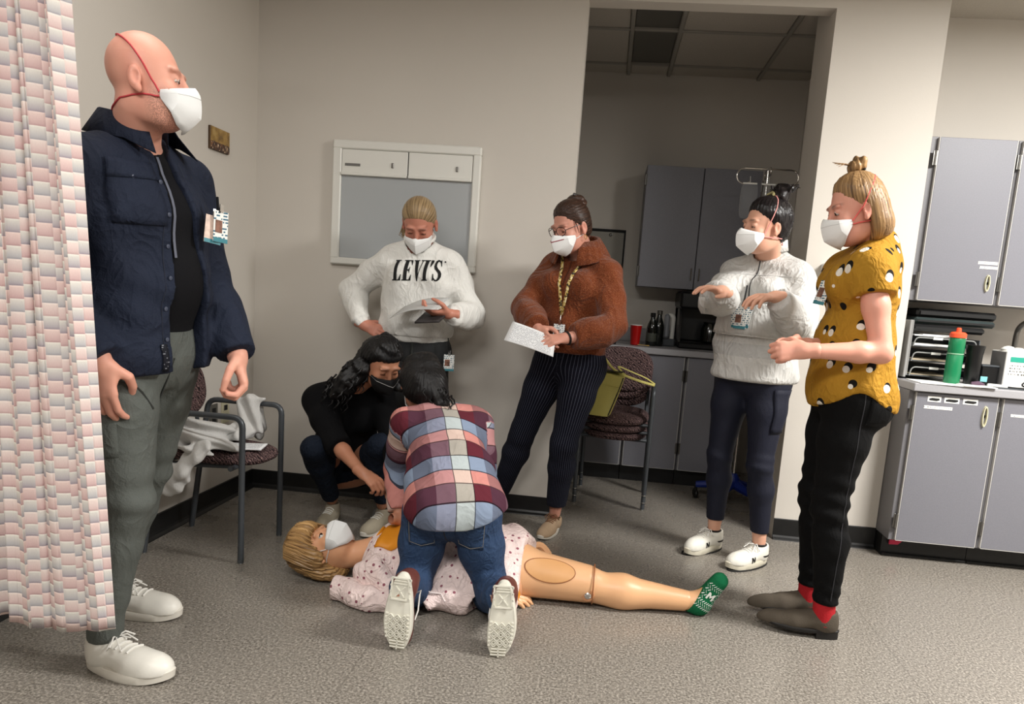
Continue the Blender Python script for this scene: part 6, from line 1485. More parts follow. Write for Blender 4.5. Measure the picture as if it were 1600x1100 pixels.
# ================================================================== kneeling woman in the plaid shirt
def denim(name, c, c2):
    t = NT(name); v = t.obj(); n = t.noise(v, 6, 3); w = t.noise(t.mapv(v, (1, 1, .25)), 420, 2)
    t.col(t.mix(t.math('MULTIPLY', w, .3 if c[2] > 60 else .08), t.mix(n, rgb(*c2), rgb(*c)), rgb(96, 122, 150))); t.bump(t.math('ADD', t.math('MULTIPLY', w, .3), t.math('ADD', t.wrinkle(v, 9), t.math('MULTIPLY', t.wrinkle(v, 22), .5))), .5, .010); return t.set(.85, 0, .2)
def build_plaid_woman():
    g = Fig(1.60, (-.505, 2.50, .405), 112, (-.27, .67, .62), (-.36, .84, .40), 113, sh=1.0, hs=.98)
    k = g.k
    g.head_at((-.775, 2.965, .785), np.array([-.25, .70, -.62]), (-.15, .55, .8))
    g.arm(-1, (-.775, 2.72, .245), (-.35, .8, .2)).arm(1, (-.62, 2.80, .235), (.7, -.2, .2))
    g.kn = {-1: np.array([-.635, 2.475, .062]), 1: np.array([-.345, 2.50, .062])}; g.an = {-1: np.array([-.605, 2.175, .185]), 1: np.array([-.265, 2.215, .18])}
    g.hip = {-1: np.array([-.60, 2.475, .37]), 1: np.array([-.42, 2.49, .37])}
    g.hand(-1, (.6, .7, -.25), (0, .1, -1), .35, .3).hand(1, (-.6, .65, -.25), (0, .1, -1), .35, .3)
    p = person(g, 'kneeling woman in plaid shirt and blue jeans seen from behind', skin_mat('skin_plaid', (196, 140, 112), (170, 90, 76), .3), (-1.0, 2.0, .0), (-.1, 3.15, 1.0), (-.5, 2.4, 0), eyes=True)
    S = nz(g.nb - g.pel); lat = g.Rp[0]; upn = np.cross(lat, S); upn = upn if upn[2] > 0 else -upn
    def top(P):
        d = g.f_torso(P, .016, waist=1.2); d = smin(d, g.f_trap(P, .013), .04)
        d = smin(d, elc(P, g.pel - S * .02, g.waist + S * .03, lat, .178, .135, .160, .12), .05)
        for q in (1, -1):
            ax = nz(g.wr[q] - g.el[q]); e = smax(g.f_arm(P, q, .018, .020), plane(P, g.wr[q] - ax * .03, ax), .006); d = smin(d, e, .04)
        L = (P - A(g.pel)) @ A(np.array([lat, upn, S])).T
        d = d - .004 * wob(P, 15, 71) - .0045 * ridge(P, S + lat * .3, 55, 72) * np.exp(-((L[:, 2] - .16) / .09) ** 2) - .003 * ridge(P, lat + S * .4, 45, 74)
        hem = np.where(P[:, 1] < 2.62, P[:, 2] - (.352 + 1.1 * np.clip(np.abs(P[:, 0] + .515) - .075, 0, 1) ** 1.5), f32(1)); d = smax(d, -hem, .004)
        return smax(d, -rc(P, g.nb + S * .0 - upn * .01, g.nb + nz(g.hc - g.nb) * .2, .058, .07), .006)
    def attr(V):
        V = V.astype(float); L = (V - g.pel) @ np.array([lat, upn, S]).T; u = L[:, 0].copy(); v = L[:, 2].copy()
        # sleeves follow the arm
        for q in (1, -1):
            a, b, c = g.sh[q], g.el[q], g.wr[q]; out = (V - a) @ (lat * q)
            ax = nz(b - a); t = (V - a) @ ax; m = (out > -.02) & (t > .0) & (g.f_arm(V.astype(f32), q, .018) < g.f_torso(V.astype(f32), .016) - .004); u = np.where(m, q * .2 + (V - a) @ upn, u); v = np.where(m, .5 - t, v)
        return np.stack([u, v, np.zeros(len(V))], 1)
    def plaid():
        t = NT('plaid_flannel'); s = t.sep(t.attr())
        def cells(x, pitch, off, n): k = t.math('FLOORED_MODULO', t.math('ADD', t.math('DIVIDE', x, pitch), off), float(n)); return t.math('FLOOR', k), t.math('FRACT', k)
        ia, fa = cells(s[0], .066, .35, 4); ib, fb = cells(s[1], .072, .45, 3); c = rgb(196, 132, 124)
        for i, q in ((1, (128, 142, 164)), (2, (92, 38, 48))): c = t.mix(t.math('COMPARE', ib, float(i), .1), c, rgb(*q))
        c = t.mix(t.math('MULTIPLY', t.math('COMPARE', ia, 0.0, .1), .48), c, rgb(208, 214, 200)); c = t.mix(t.math('MULTIPLY', t.math('COMPARE', ia, 2.0, .1), .5), c, rgb(58, 52, 68)); c = t.mix(t.math('MULTIPLY', t.math('COMPARE', ia, 3.0, .1), .35), c, rgb(140, 128, 142))
        la = t.math('MULTIPLY', t.math('LESS_THAN', fa, .05), t.math('LESS_THAN', ia, 1.5)); lb = t.math('LESS_THAN', fb, .07); c = t.mix(t.math('MULTIPLY', t.math('MAXIMUM', la, lb), .85), c, rgb(26, 18, 26)); t.col(c)
        t.bump(t.math('ADD', t.math('MULTIPLY', t.noise(t.obj(), 320, 2), .2), t.wrinkle(t.obj(), 8)), .32, .011); return t.set(.92, 0, .12)
    mp = plaid(); to = garment('plaid_shirt', top, (-1.05, 2.2, .15), (-.15, 3.1, 1.0), mp, p, .0066, attr)
    def jeans(P):
        d = g.f_torso(P, .006, hipw=1.0)
        for q in (1, -1):
            d = smin(d, g.f_leg(P, q, .006, .012), .035)
        d = d - .0025 * wob(P, 20, 3) - .0045 * ridge(P, (.1, 1, .6), 70, 5) * np.exp(-((P[:, 2] - .16) / .08) ** 2)
        d = smax(d, .004 - P[:, 2], .006)
        for q in (1, -1): ax = nz(g.an[q] - g.kn[q]); d = smax(d, np.where(ln(P - A(g.an[q])) < .16, plane(P, g.an[q] - ax * .06, ax), f32(-1)), .004)
        return smax(d, plane(P, g.pel + S * .08, S), .006)
    mj = denim('blue_denim', (36, 58, 94), (22, 37, 66)); jo = garment('jeans', jeans, (-.8, 2.1, 0), (-.1, 2.75, .62), mj, p, .0072)
    st_ = mat('denim_stitch', (120, 116, 110), .8)
    for q in (1, -1):
        c = g.pel + np.array([q * .088, -.4, -.075]); po = patch('back_pocket', jeans, c, (1, 0, 0), (0, .12, 1), (0, 1, 0), (.105, .115), mj, jo, .003, (9, 9), .003, warp=lambda a, b: (a * (1 + .12 * b / .06), b))
        pts = [c + np.array([x, 0, z]) for x, z in ((-.05, .055), (-.045, -.045), (0, -.056), (.045, -.045), (.05, .055))]
        tube_on('stitching', [tuple(x) for x in trace(jeans, pts, (0, 1, 0)) + np.array([0, -.006, 0])], .0012, st_, po)
    tube_on('centre_seam', [tuple(x) for x in trace(jeans, [g.pel + np.array([.01 * 0, -.4, z]) for z in np.linspace(.02, -.13, 10)], (0, 1, 0))], .002, MC['dark_seam'], jo)
    # chunky lace boots standing on their toes, soles to the camera
    mu = mat('brown_boot', (96, 52, 46), .45, var=.1); msl = mat('cream_sole', (214, 211, 198), .6, var=.04); mtr = mat('cream_tread', (226, 223, 210), .6)
    for q, org, fw, up in ((-1, (-.595, 2.155, .252), (-.05, -.09, -1), (-.02, 1, -.08)), (1, (-.262, 2.19, .248), (.04, -.10, -1), (-.04, 1, -.1))):
        def ex(s, W, uf, q=q):
            so = [c for c in s.children if c.name.startswith('sole')][0]
            def bar(x0, x1, y0, y1, rot=0., z=-.0032, nm='tread_bar', th=.0032):
                cx_, cy_ = (x0 + x1) / 2, (y0 + y1) / 2; c_, s_ = math.cos(rot), math.sin(rot); P4 = [((x - cx_) * c_ - (y - cy_) * s_ + cx_, (x - cx_) * s_ + (y - cy_) * c_ + cy_) for x, y in ((x0, y0), (x1, y0), (x1, y1), (x0, y1))]
                part(nm, mtr, so, lambda b: b.prism(P4, z, z + th + .001, lambda x, y, zz: W((x, y, zz))))
            def hw(x): t = x / .27; return (.034 + .013 * math.sin(PI * min(1, max(0, t)) ** 1.6)) * 1.06
            yo = lambda x: -.012 * (-q) * max(0, (x - .1) / .15) ** 2
            # heel: frame with crossing bars, forefoot: diamonds and cross bars
            for sx in (1, -1):
                bar(.006, .085, sx * .031 - .003, sx * .031 + .003); 
                for x in (.012, .034, .056, .078): bar(x - .003, x + .003, sx * .033 - .004, sx * .033 + .003)
            for x in (.008, .083): bar(x - .003, x + .003, -.03, .03)
            for r_ in (.7, -.7): bar(.030, .080, -.002, .002, r_); 
            for x in (.018, .028): bar(x - .0015, x + .0015, -.024, .024)
            for x in (.150, .178, .206):
                for yy in (-.024, 0., .024):
                    y = yy * (1 if x < .2 else .9) + yo(x)
                    for s2 in (.0105, .0052):
                        for (ax_, ay_, rr) in ((s2 / 1.4, s2 / 1.4, -PI / 4), (-s2 / 1.4, s2 / 1.4, PI / 4), (s2 / 1.4, -s2 / 1.4, PI / 4), (-s2 / 1.4, -s2 / 1.4, -PI / 4)):
                            bar(x + ax_ - s2 * .95, x + ax_ + s2 * .95, y + ay_ - .0014, y + ay_ + .0014, rr)
            for x in (.228, .238, .248): bar(x - .002, x + .002, yo(x) - .026, yo(x) + .026)
            bar(.222, .256, yo(.24) - .002, yo(.24) + .002)
            for x in np.linspace(.135, .215, 7):
                for sx in (1, -1): bar(x - .003, x + .003, sx * (hw(x) * .9 - .006) + yo(x) - .004, sx * (hw(x) * .9 - .006) + yo(x) + .004)
            part('lace_bow', MC['white_lace'], s, lambda b: b.tube([W((.10, -.0, .11)), W((.085, .04 * q, .10)), W((.07, .055 * q, .085)), W((.09, .05 * q, .095)), W((.14, .055 * q, .075)), W((.17, .05 * q, .06))], .0025, 5), True)
        shoe(p, org, fw, up, .258, mu, msl, MC['white_lace'], 1.06, .085, .034, 1.0, True, False, 0, -q, name='boot', extra=ex, opening=.03)
    hm = hair_mat('jet_hair', (4, 3, 4), (15, 13, 14), .48)
    def f(Q):
        d = smin(ell(Q, (0, -.02, .03), (.092, .108, .1)), ell(Q, (0, -.045, -.03), (.092, .085, .10)), .03)
        hang = chain(Q, [(0, -.085, .0), (.01, -.10, -.07), (.03, -.085, -.135)], [.075, .072, .04], .02); d = smin(d, hang, .03); W_ = lambda *pp: [g.hl(A(q)[None])[0] for q in pp]; d = smin(d, chain(Q, W_((-.755, 2.93, .84), (-.69, 2.87, .80), (-.645, 2.80, .725)), [.07, .055, .035], .02), .03); d = smax(d, -ell(Q, (0, .11, -.03), (.06, .06, .085)), .01)
        return d + .006 * wob(Q, 34, 77) + .004 * np.sin(Q[:, 2] * 60 + 4 * wob(Q, 18, 78)) + strands(Q, 50, .0012)
    ho = hair('hair', g, f, (-.15, -.2, -.2), (.15, .15, .17), hm, p, .005)
    rg = random.Random(5)
    for i in range(34):
        t = rg.random(); p0 = np.array([-.74, 2.93, .85]) * (1 - t) + np.array([-.635, 2.81, .76]) * t + np.array([rg.uniform(-.07, .04), rg.uniform(-.05, .03), rg.uniform(-.02, .02)]); pts = [p0]; a = 0.
        for j in range(7): pts.append(pts[-1] + np.array([.004 + .010 * math.sin(j * 1.7 + i), -.007 + .009 * math.cos(j * 1.7 + i), -.010]))
        pts = [g.hl(A(q)[None])[0] for q in pts]
        lock(g, ho, hm, pts, [.0045, .0045, .004, .004, .0035, .003, .002, .001], 'curl')
    mask(g, p, MC['white_strap'], top_strap=False)
build_plaid_woman()

# ================================================================== squatting woman in black
def build_squat_woman():
    g = Fig(1.62, (-1.26, 3.40, .27), -62, (.10, -.30, .9), (.28, -.55, .78), -58, hs=.98); g.lid = -.007
    g.head_at((-1.0, 3.12, .838), np.array([.62, -.55, -.52]), (.30, -.30, .85))
    g.kn = {1: np.array([-1.255, 2.99, .44]), -1: np.array([-.985, 3.10, .45])}; g.an = {1: np.array([-1.275, 3.27, .12]), -1: np.array([-1.02, 3.27, .12])}
    g.arm(1, (-.985, 2.86, .385), (-.6, .0, -1)).arm(-1, (-.86, 2.95, .36), (.8, .1, -.8))
    g.hand(1, (.85, -.30, -.38), (.1, .3, -.9), .75, .6).hand(-1, (.4, -.6, -.5), (-.3, .2, -.9), .5, .4)
    p = person(g, 'dark-haired woman in black squatting by the mannequin head', skin_mat('skin_squat', (190, 134, 104), (164, 90, 72), .3), (-1.5, 2.75, 0), (-.7, 3.65, 1.0), (-1.15, 3.25, 0))
    def top(P):
        d = g.f_torso(P, .016, bust=.8, waist=1.1); d = smin(d, g.f_trap(P, .014), .04)
        for q in (1, -1):
            ax = nz(g.wr[q] - g.el[q]); e = smax(g.f_arm(P, q, .020, .018), plane(P, g.el[q] + ax * (.045 if q == 1 else .16), ax), .006); d = smin(d, e, .04)
        d = d - .004 * wob(P, 16, 81); d = smax(d, -plane(P, g.pel + g.Rp[2] * .03, g.Rp[2]), .006)
        return smax(d, -rc(P, g.nb, g.nb + nz(g.hc - g.nb) * .2, .056, .07), .006)
    garment('black_top', top, (-1.5, 2.8, .15), (-.7, 3.66, .95), mat('black_knit', (12, 12, 14), .9, spec=.15, bump=.3, bscale=220), p, .0075)
    def jeans(P):
        d = g.f_torso(P, .006)
        for q in (1, -1): d = smin(d, g.f_leg(P, q, .004, .004), .03)
        d = d - .003 * wob(P, 22, 3)
        for q in (1, -1): ax = nz(g.an[q] - g.kn[q]); d = smax(d, np.where(ln(P - A(g.an[q])) < .2, plane(P, g.an[q] - ax * .03, ax), f32(-1)), .004)
        return smax(d, np.where(ln(P - A(g.pel)) < .27, plane(P, g.pel + g.Rp[2] * .10, g.Rp[2]), f32(-1)), .006)
    garment('jeans', jeans, (-1.5, 2.85, .06), (-.75, 3.66, .6), denim('dark_denim', (12, 18, 34), (8, 11, 22)), p, .0078)
    mu = cloth('pale_canvas', (176, 166, 146), .85, fold=.1)
    for q, a, fw in ((1, (-1.275, 3.27), (.05, -1, 0)), (-1, (-1.02, 3.27), (-.12, -1, 0))):
        fw = nz(fw); shoe(p, np.array([a[0], a[1], 0]) - fw * .06, fw, UP, .24, mu, MC['white_rubber'], MC['white_lace'], .98, .075, .024, 1.0, True, False, 0, -q)
    hm = MC['jet'] if 'jet' in MC else bpy.data.materials['jet_hair']
    def f(Q):
        d = scalp(Q, .014, -.016, .95); d = smin(d, ell(Q, (0, -.065, -.01), (.085, .06, .10)), .03)
        W_ = lambda *pp: [g.hl(A(q)[None])[0] for q in pp]
        long = chain(Q, W_((-1.05, 3.13, .86), (-1.10, 3.10, .80), (-1.145, 3.07, .735), (-1.185, 3.06, .675)), [.055, .055, .05, .028], .03); d = smin(d, long, .03)
        lo2 = chain(Q, W_((-1.02, 3.20, .86), (-.96, 3.20, .80), (-.93, 3.17, .73)), [.05, .045, .03], .03); d = smin(d, lo2, .03)
        return d + .008 * wob(Q, 40, 87) + .005 * np.sin(Q[:, 2] * 80 + 4 * wob(Q, 24, 88)) + strands(Q, 40, .002, (0, -.06, .1), 1, True)
    ho = hair('hair', g, f, (-.16, -.18, -.28), (.22, .14, .16), hm, p, .005)
    rg = random.Random(9)
    for i in range(40):
        t = rg.random(); p0 = np.array([-1.06, 3.10, .86]) * (1 - t) + np.array([-1.19, 3.05, .70]) * t + np.array([rg.uniform(-.05, .05), rg.uniform(-.06, .04), rg.uniform(-.04, .04)]); pts = [p0]; ph = rg.uniform(0, 6)
        for j in range(8): pts.append(pts[-1] + np.array([-.004 + .011 * math.sin(j * 1.6 + ph), .011 * math.cos(j * 1.6 + ph), -.013]))
        pts = [g.hl(A(q)[None])[0] for q in pts]
        lock(g, ho, hm, pts, [.0045, .0045, .004, .004, .004, .003, .0025, .002, .001], 'curl')
    mask(g, p, M_BLK, top_strap=False, m=mat('mask_black', (14, 14, 16), .8))
build_squat_woman()
# ================================================================== training mannequin on the floor
def build_mannequin():
    mn = empty('training_mannequin', (-.3, 2.66, 0), 'life-size training mannequin lying on the floor in a pink gown', 'mannequin')
    msk = mat('mannequin_vinyl', (222, 172, 128), .38, var=.05, vscale=6, spec=.45); mj = mat('mannequin_joint', (196, 140, 100), .4)
    g = Fig(1.60, (-.36, 2.68, .115), 0, hs=1.0); g.lid = .0
    X = np.array([1., 0, 0])
    g.Rp = frame_from(UP, -X); g.Rc = frame_from(nz((.02, -.10, 1)), -X)
    g.pel = np.array([-.36, 2.68, .115]); g.waist = g.pel - X * .14; g.chest = g.waist - X * .18 + UP * .01; g.nb = g.chest - X * .165 + UP * .0
    g.sh = {q: g.nb + X * .04 + g.Rc[0] * q * .155 - UP * .02 for q in (1, -1)}
    g.head_at((-1.065, 2.635, .118), nz((.16, -.10, 1)), (-1, -.05, .16))
    V1, Q1 = iso(lambda P: smax(smin(smin(g.f_torso(P, -.002), smin(g.f_trap(P, 0.), g.f_neck(P, 0.), .03), .03), g.f_head(P), .02), .004 - P[:, 2], .004), (-1.22, 2.4, 0), (-.1, 2.95, .32), .0055)
    L = (V1 - g.hc) @ g.Rh.T; at = np.zeros((len(V1), 3))
    raw('body', V1, Q1, skin_mat('mannequin_skin', (222, 168, 128), (210, 120, 96), .2), mn, at)
    for q in (1, -1):
        c = g.loc([q * .031, .0765, .001]); ax = g.Rh.T @ np.array([0, 1, 0.])
        eo = part('eye', M_EYEW, mn, lambda b: b.lathe([(.0126 * math.sin(a), .0126 * math.cos(a)) for a in np.linspace(PI * .98, .02, 10)], c, 16, ax), True)
        part('iris', M_IRIS, eo, lambda b: b.lathe([(.0062, .0110), (.0055, .0122), (.001, .0131)], c, 14, ax), True)
        part('eyelash', M_IRIS, mn, lambda b: b.tube([tuple(g.loc((q * .031 + .0145 * t, .0765 + .0146 * math.sqrt(max(.05, 1 - t * t * .85)), .004 - .003 * t * t))) for t in np.linspace(-1, 1, 9)], .0014, 5), True)
    hm = hair_mat('mannequin_hair', (92, 62, 34), (206, 164, 108), .35)
    def f(Q):
        d = smin(scalp(Q, .016, -.022, .92), ell(Q, (0, -.075, -.04), (.085, .05, .085)), .03)
        fr = smax(ell(Q, (0, .0, .07), (.095, .105, .075)), -(Q[:, 2] - .038), .008); d = smin(d, fr, .02); d = smin(d, ell(Q, (.08, .0, .02), (.022, .05, .06)), .02); d = smin(d, ell(Q, (-.08, .0, .02), (.022, .05, .06)), .02)
        return d + strands(Q, 40, .003, (0, -.03, .10), 1, True)
    ho = hair('wig', g, lambda Q: smax(f(Q), .004 - ((Q * g.hs) @ A(g.Rh) + A(g.hc))[:, 2], .004), (-.14, -.18, -.14), (.14, .14, .17), hm, mn, .0046, hair_attr(g, (0, -.03, .1), 11., 5., True))
    rg = random.Random(3)
    for i in range(34):
        a = rg.uniform(-1.9, 1.9); pts = [(.05 * math.sin(a), .0 + .05 * math.cos(a) * .6, .135), (.088 * math.sin(a), -.005 + .09 * math.cos(a), .115), (.104 * math.sin(a) , -.005 + .105 * math.cos(a), .075 - .02 * rg.random()), (.106 * math.sin(a + .12), -.005 + .104 * math.cos(a + .12), .04 - .05 * rg.random() * abs(math.sin(a)))]
        lock(g, ho, hm, pts, [.005, .006, .005, .0015], 'lock')
    mask(g, mn, MC['white_strap'])
    # leg: thigh shell, pad, knee, shin, foot
    yl = 2.665
    def leg_y(x): return yl + .012 * (x - .0)
    th = lambda P: smax(smin(elc(P, (-.27, yl, .105), (.005, yl, .082), (0, 1, 0), .098, .098, .072, .074), sph(P, (-.29, yl + .01, .11), .10), .05), .004 - P[:, 2], .006)
    def thigh(P): return smax(smax(th(P), P[:, 0] - .035 - .03 * np.sin((P[:, 2]) * 18), .006), -.42 - P[:, 0], .01)
    to = blob('thigh', thigh, (-.45, 2.5, 0), (.12, 2.82, .26), .0052, msk, mn)
    dv = nz((-.0, -.75, .66)); c0 = np.array([-.135, yl, .09])
    n = 26; rim = trace(th, [c0 + dv * .25 + X * (.098 * math.cos(a)) + np.cross(dv, X) * (.046 * math.sin(a)) for a in np.linspace(0, 2 * PI, 40, endpoint=False)], -dv)
    part('pad_seam', mat('vinyl_seam', (150, 96, 60), .5), to, lambda b: b.tube([tuple(q + dv * .001) for q in rim], .0022, 6, closed=True), True)
    decal('injection_pad', th, [[(.096 * math.cos(a), .044 * math.sin(a)) for a in np.linspace(0, 2 * PI, 36, endpoint=False)]], lambda u, v: c0 + dv * .25 + X * u + np.cross(dv, X) * v, -dv, mat('vinyl_pad', (208, 156, 104), .42, var=.04), to, .0025, .014)
    def shin(P):
        d = chain(P, [(.03, yl, .072), (.15, yl + .004, .066), (.40, yl + .014, .05)], [.062, .062, .04], .03); d = smin(d, ell(P, (.15, yl, .052), (.11, .05, .048)), .03); d = smin(d, sph(P, (.025, yl, .105), .04), .03)
        d = smax(d, .003 - P[:, 2], .004); return smax(d, P[:, 0] - .415 - .4 * (P[:, 2] - .05), .004)
    so = blob('shin', shin, (-.06, 2.55, 0), (.47, 2.78, .2), .005, msk, mn)
    for sy in (-1,): part('knee_bolt', M_STEEL, so, lambda b: b.lathe([(.012, 0), (.013, .003), (.009, .006), (.002, .005)], (.018, yl - .070, .062), 16, (0, -1, 0)), True)
    part('knee_cap', mj, so, lambda b: b.lathe([(.024, -.004), (.026, .0), (.024, .006), (.014, .008)], (.018, yl - .062, .062), 18, (0, -1, 0)), True)
    part('thigh_rim', mat('vinyl_seam', (150, 96, 60), .5), so, lambda b: b.tube([tuple(q) for q in trace(th, [(.035 + .03 * math.sin((.08 + .3 * math.sin(a)) * 18) * 0 + .004, yl + .3 * math.cos(a), .08 + .3 * math.sin(a)) for a in np.linspace(0, 2 * PI, 36, endpoint=False)], (0, 0, 0.0001)) if False] or [(.036, yl + .074 * math.cos(a), max(.006, .082 + .076 * math.sin(a))) for a in np.linspace(0, 2 * PI, 36, endpoint=False)], .0028, 6, closed=True), True)
    def foot(P): return smin(chain(P, [(.40, yl + .014, .05), (.455, yl + .016, .055)], [.036, .038]), rc(P, (.455, yl + .016, .045), (.52, yl + .0, .15), .036, .028), .02)
    blob('foot', lambda P: smax(foot(P), .004 - P[:, 2], .004), (.36, 2.58, 0), (.6, 2.76, .22), .005, msk, mn)
    def sockf(P): return smax(smax(smin(foot(P) - .005, ell(P, (.452, yl + .016, .042), (.045, .042, .04)), .02) - .001 * wob(P, 60, 3), .425 + .55 * (P[:, 2] - .05) - P[:, 0], .004), .001 - P[:, 2], .003)
    def sock_m():
        t = NT('green_grip_sock'); v = t.obj(); n = t.noise(v, 30, 2); t.col(t.mix(n, rgb(18, 84, 54), rgb(30, 112, 72))); t.bump(t.noise(v, 300, 2), .4, .004); return t.set(.95, 0, .1)
    sk = blob('sock', sockf, (.38, 2.56, 0), (.62, 2.78, .24), .0045, sock_m(), mn)
    # white grip marks and letter, printed on the near side and sole
    mw = mat('white_grip', (226, 230, 224), .7); o_ = np.array([.462, 2.4, .052]); ex_ = nz((.62, 0, .98)) ; ey_ = nz((-.85, 0, .52))
    pl = lambda u, v: o_ + ex_ * u + ey_ * v
    polys = []
    for i in range(9):
        for j in range(-4, 5):
            u = -.008 + i * .0125; v = j * .0092 + (.0046 if i % 2 else 0)
            if .026 < u < .068 and -.016 < v < .016: continue
            sgn = 1 if i % 2 else -1; a = (u, v); dx, dy = .0048, .0030 * sgn; polys.append([(u - dx, v - dy), (u - dx + .0012, v - dy + .0022), (u + dx + .0012, v + dy + .0022), (u + dx, v + dy)])
    MM = [(0, 0), (.24, 0), (.24, .6), (.5, .22), (.76, .6), (.76, 0), (1, 0), (1, 1), (.76, 1), (.5, .6), (.24, 1), (0, 1)]
    polys.append([(.034 + y * .03, .014 - x * .028) for x, y in MM])
    decal('grip_print', sockf, polys, pl, (0, 1, 0), mw, sk, .0012, .01)
    # hand by the hip
    hd = Fig(1.6, (0, 0, 0), 0); hd.wr = {1: np.array([-.335, 2.565, .035])}; hd.el = {1: np.array([-.55, 2.50, .08])}; hd.sh = {1: g.sh[1]}; hd.hand(1, (1, .1, -.02), (0, .25, -1), .35, .3)
    R, o0, Lh = hd.hand_geo(1)
    blob('hand', lambda P: smin(hd.f_hand(P, 1), rc(P, (-.5, 2.51, .06), hd.wr[1], .036, .026), .012), (-.5, 2.45, 0), (-.12, 2.68, .12), .004, msk, mn)
    # gown
    def gown_m():
        t = NT('pink_gown'); v = t.obj(); n = t.noise(v, 5, 3)
        d = t.n('ShaderNodeTexVoronoi'); d.inputs['Scale'].default_value = 34; d.inputs['Randomness'].default_value = .35; t.l(v, d.inputs['Vector']); k = t.math('LESS_THAN', d.outputs['Distance'], .2)
        c = t.mix(n, rgb(232, 208, 204), rgb(242, 224, 219)); c = t.mix(k, c, rgb(150, 92, 104)); t.col(c); t.bump(t.math('ADD', t.wrinkle(v, 9, (1, 1, 1)), t.math('MULTIPLY', t.wrinkle(v, 22, (1, 1, 1)), .6)), .5, .012); return t.set(.9, 0, .15)
    mg = gown_m()
    def gown(P):
        d = smin(g.f_torso(P, .022), g.f_trap(P, .012), .04)
        d = smin(d, elc(P, (-.78, 2.64, .035), (-.34, 2.64, .05), (0, 1, 0), .25, .06, .22, .10), .06)                 # cloth spreading to the floor
        d = smin(d, elc(P, (-.42, 2.70, .10), (-.30, 2.76, .10), (0, 1, 0), .22, .17, .20, .14), .05)
        d = smin(d, rc(P, g.sh[1] + X * .02, (-.70, 2.46, .04), .065, .045), .04)
        d = d - .009 * wob(P, 17, 91) - .007 * ridge(P, (.5, 1, 0), 48, 92) * (P[:, 2] < .2) - .006 * ridge(P, (1, .3, .2), 60, 93)
        d = smax(d, P[:, 0] + .245 - .12 * (2.66 - P[:, 1]) * 0 - .25 * np.clip(P[:, 1] - 2.66, 0, .2), .01); d = smax(d, .003 - P[:, 2], .006)
        d = smax(d, -rc(P, g.nb + X * .005, g.hc, .062, .09), .008)
        for q in (1, -1):      # room for the kneeling woman's knees
            kx = -.345 if q == 1 else -.635; d = smax(d, -rc(P, (kx, 2.40, .0), (kx, 2.49, .06), .075, .07), .01)
        return d
    go = blob('gown', gown, (-1.0, 2.28, 0), (-.12, 3.0, .36), .0062, mg, mn)
    blob('gown_sleeve', lambda P: smax(smax(chain(P, [(-.92, 2.47, .04), (-.80, 2.42, .03), (-.66, 2.41, .03)], [.05, .05, .04], .02) - .006 * wob(P, 26, 95) - .004 * ridge(P, (1, .2, 0), 80, 96), .003 - P[:, 2], .006), -(P[:, 0] + .945), .004), (-1.02, 2.28, 0), (-.58, 2.56, .15), .005, mg, go)
    mo = mat('orange_vinyl', (224, 142, 28), .5, var=.05); f0 = gown
    patch('orange_panel', f0, (-.745, 2.66, .6), X, (0, 1, .0), (0, 0, -1), (.15, .20), mo, mn, .006, (10, 12), .004)
    ring = [tuple(g.nb - X * .012 + np.array([0, .075 * math.cos(a), .012 + .075 * math.sin(a)]) + X * .03 * math.sin(a)) for a in np.linspace(-.9, PI + .9, 22)]
    st = part('neck_strap', mo, mn, lambda b: b.tube(ring, .008, 8, flat=.5), True)
    part('buckle', M_BLK, st, lambda b: b.tube([(ring[2][0] + dx, ring[2][1] - .012, ring[2][2] + dz) for dx, dz in ((-.012, -.012), (.012, -.012), (.012, .012), (-.012, .012))], .003, 6, closed=True), True)
    part('hip_strap', mo, mn, lambda b: b.tube([(-.26, 2.555, .10), (-.245, 2.545, .06), (-.255, 2.53, .02)], .014, 8, flat=.5), True)
    part('carry_handle', msk, mn, lambda b: b.tube(fillet([(-.24, 2.80, .14), (-.20, 2.82, .17), (-.15, 2.82, .12), (-.16, 2.81, .06)], .04), .016, 8), True)
    part('gown_tie', mat('gown_tie', (226, 214, 210), .8), mn, lambda b: b.tube([(-.60, 2.43, .10), (-.56, 2.42, .085), (-.52, 2.43, .08), (-.50, 2.41, .06)], .004, 6, flat=.5), True)
build_mannequin()

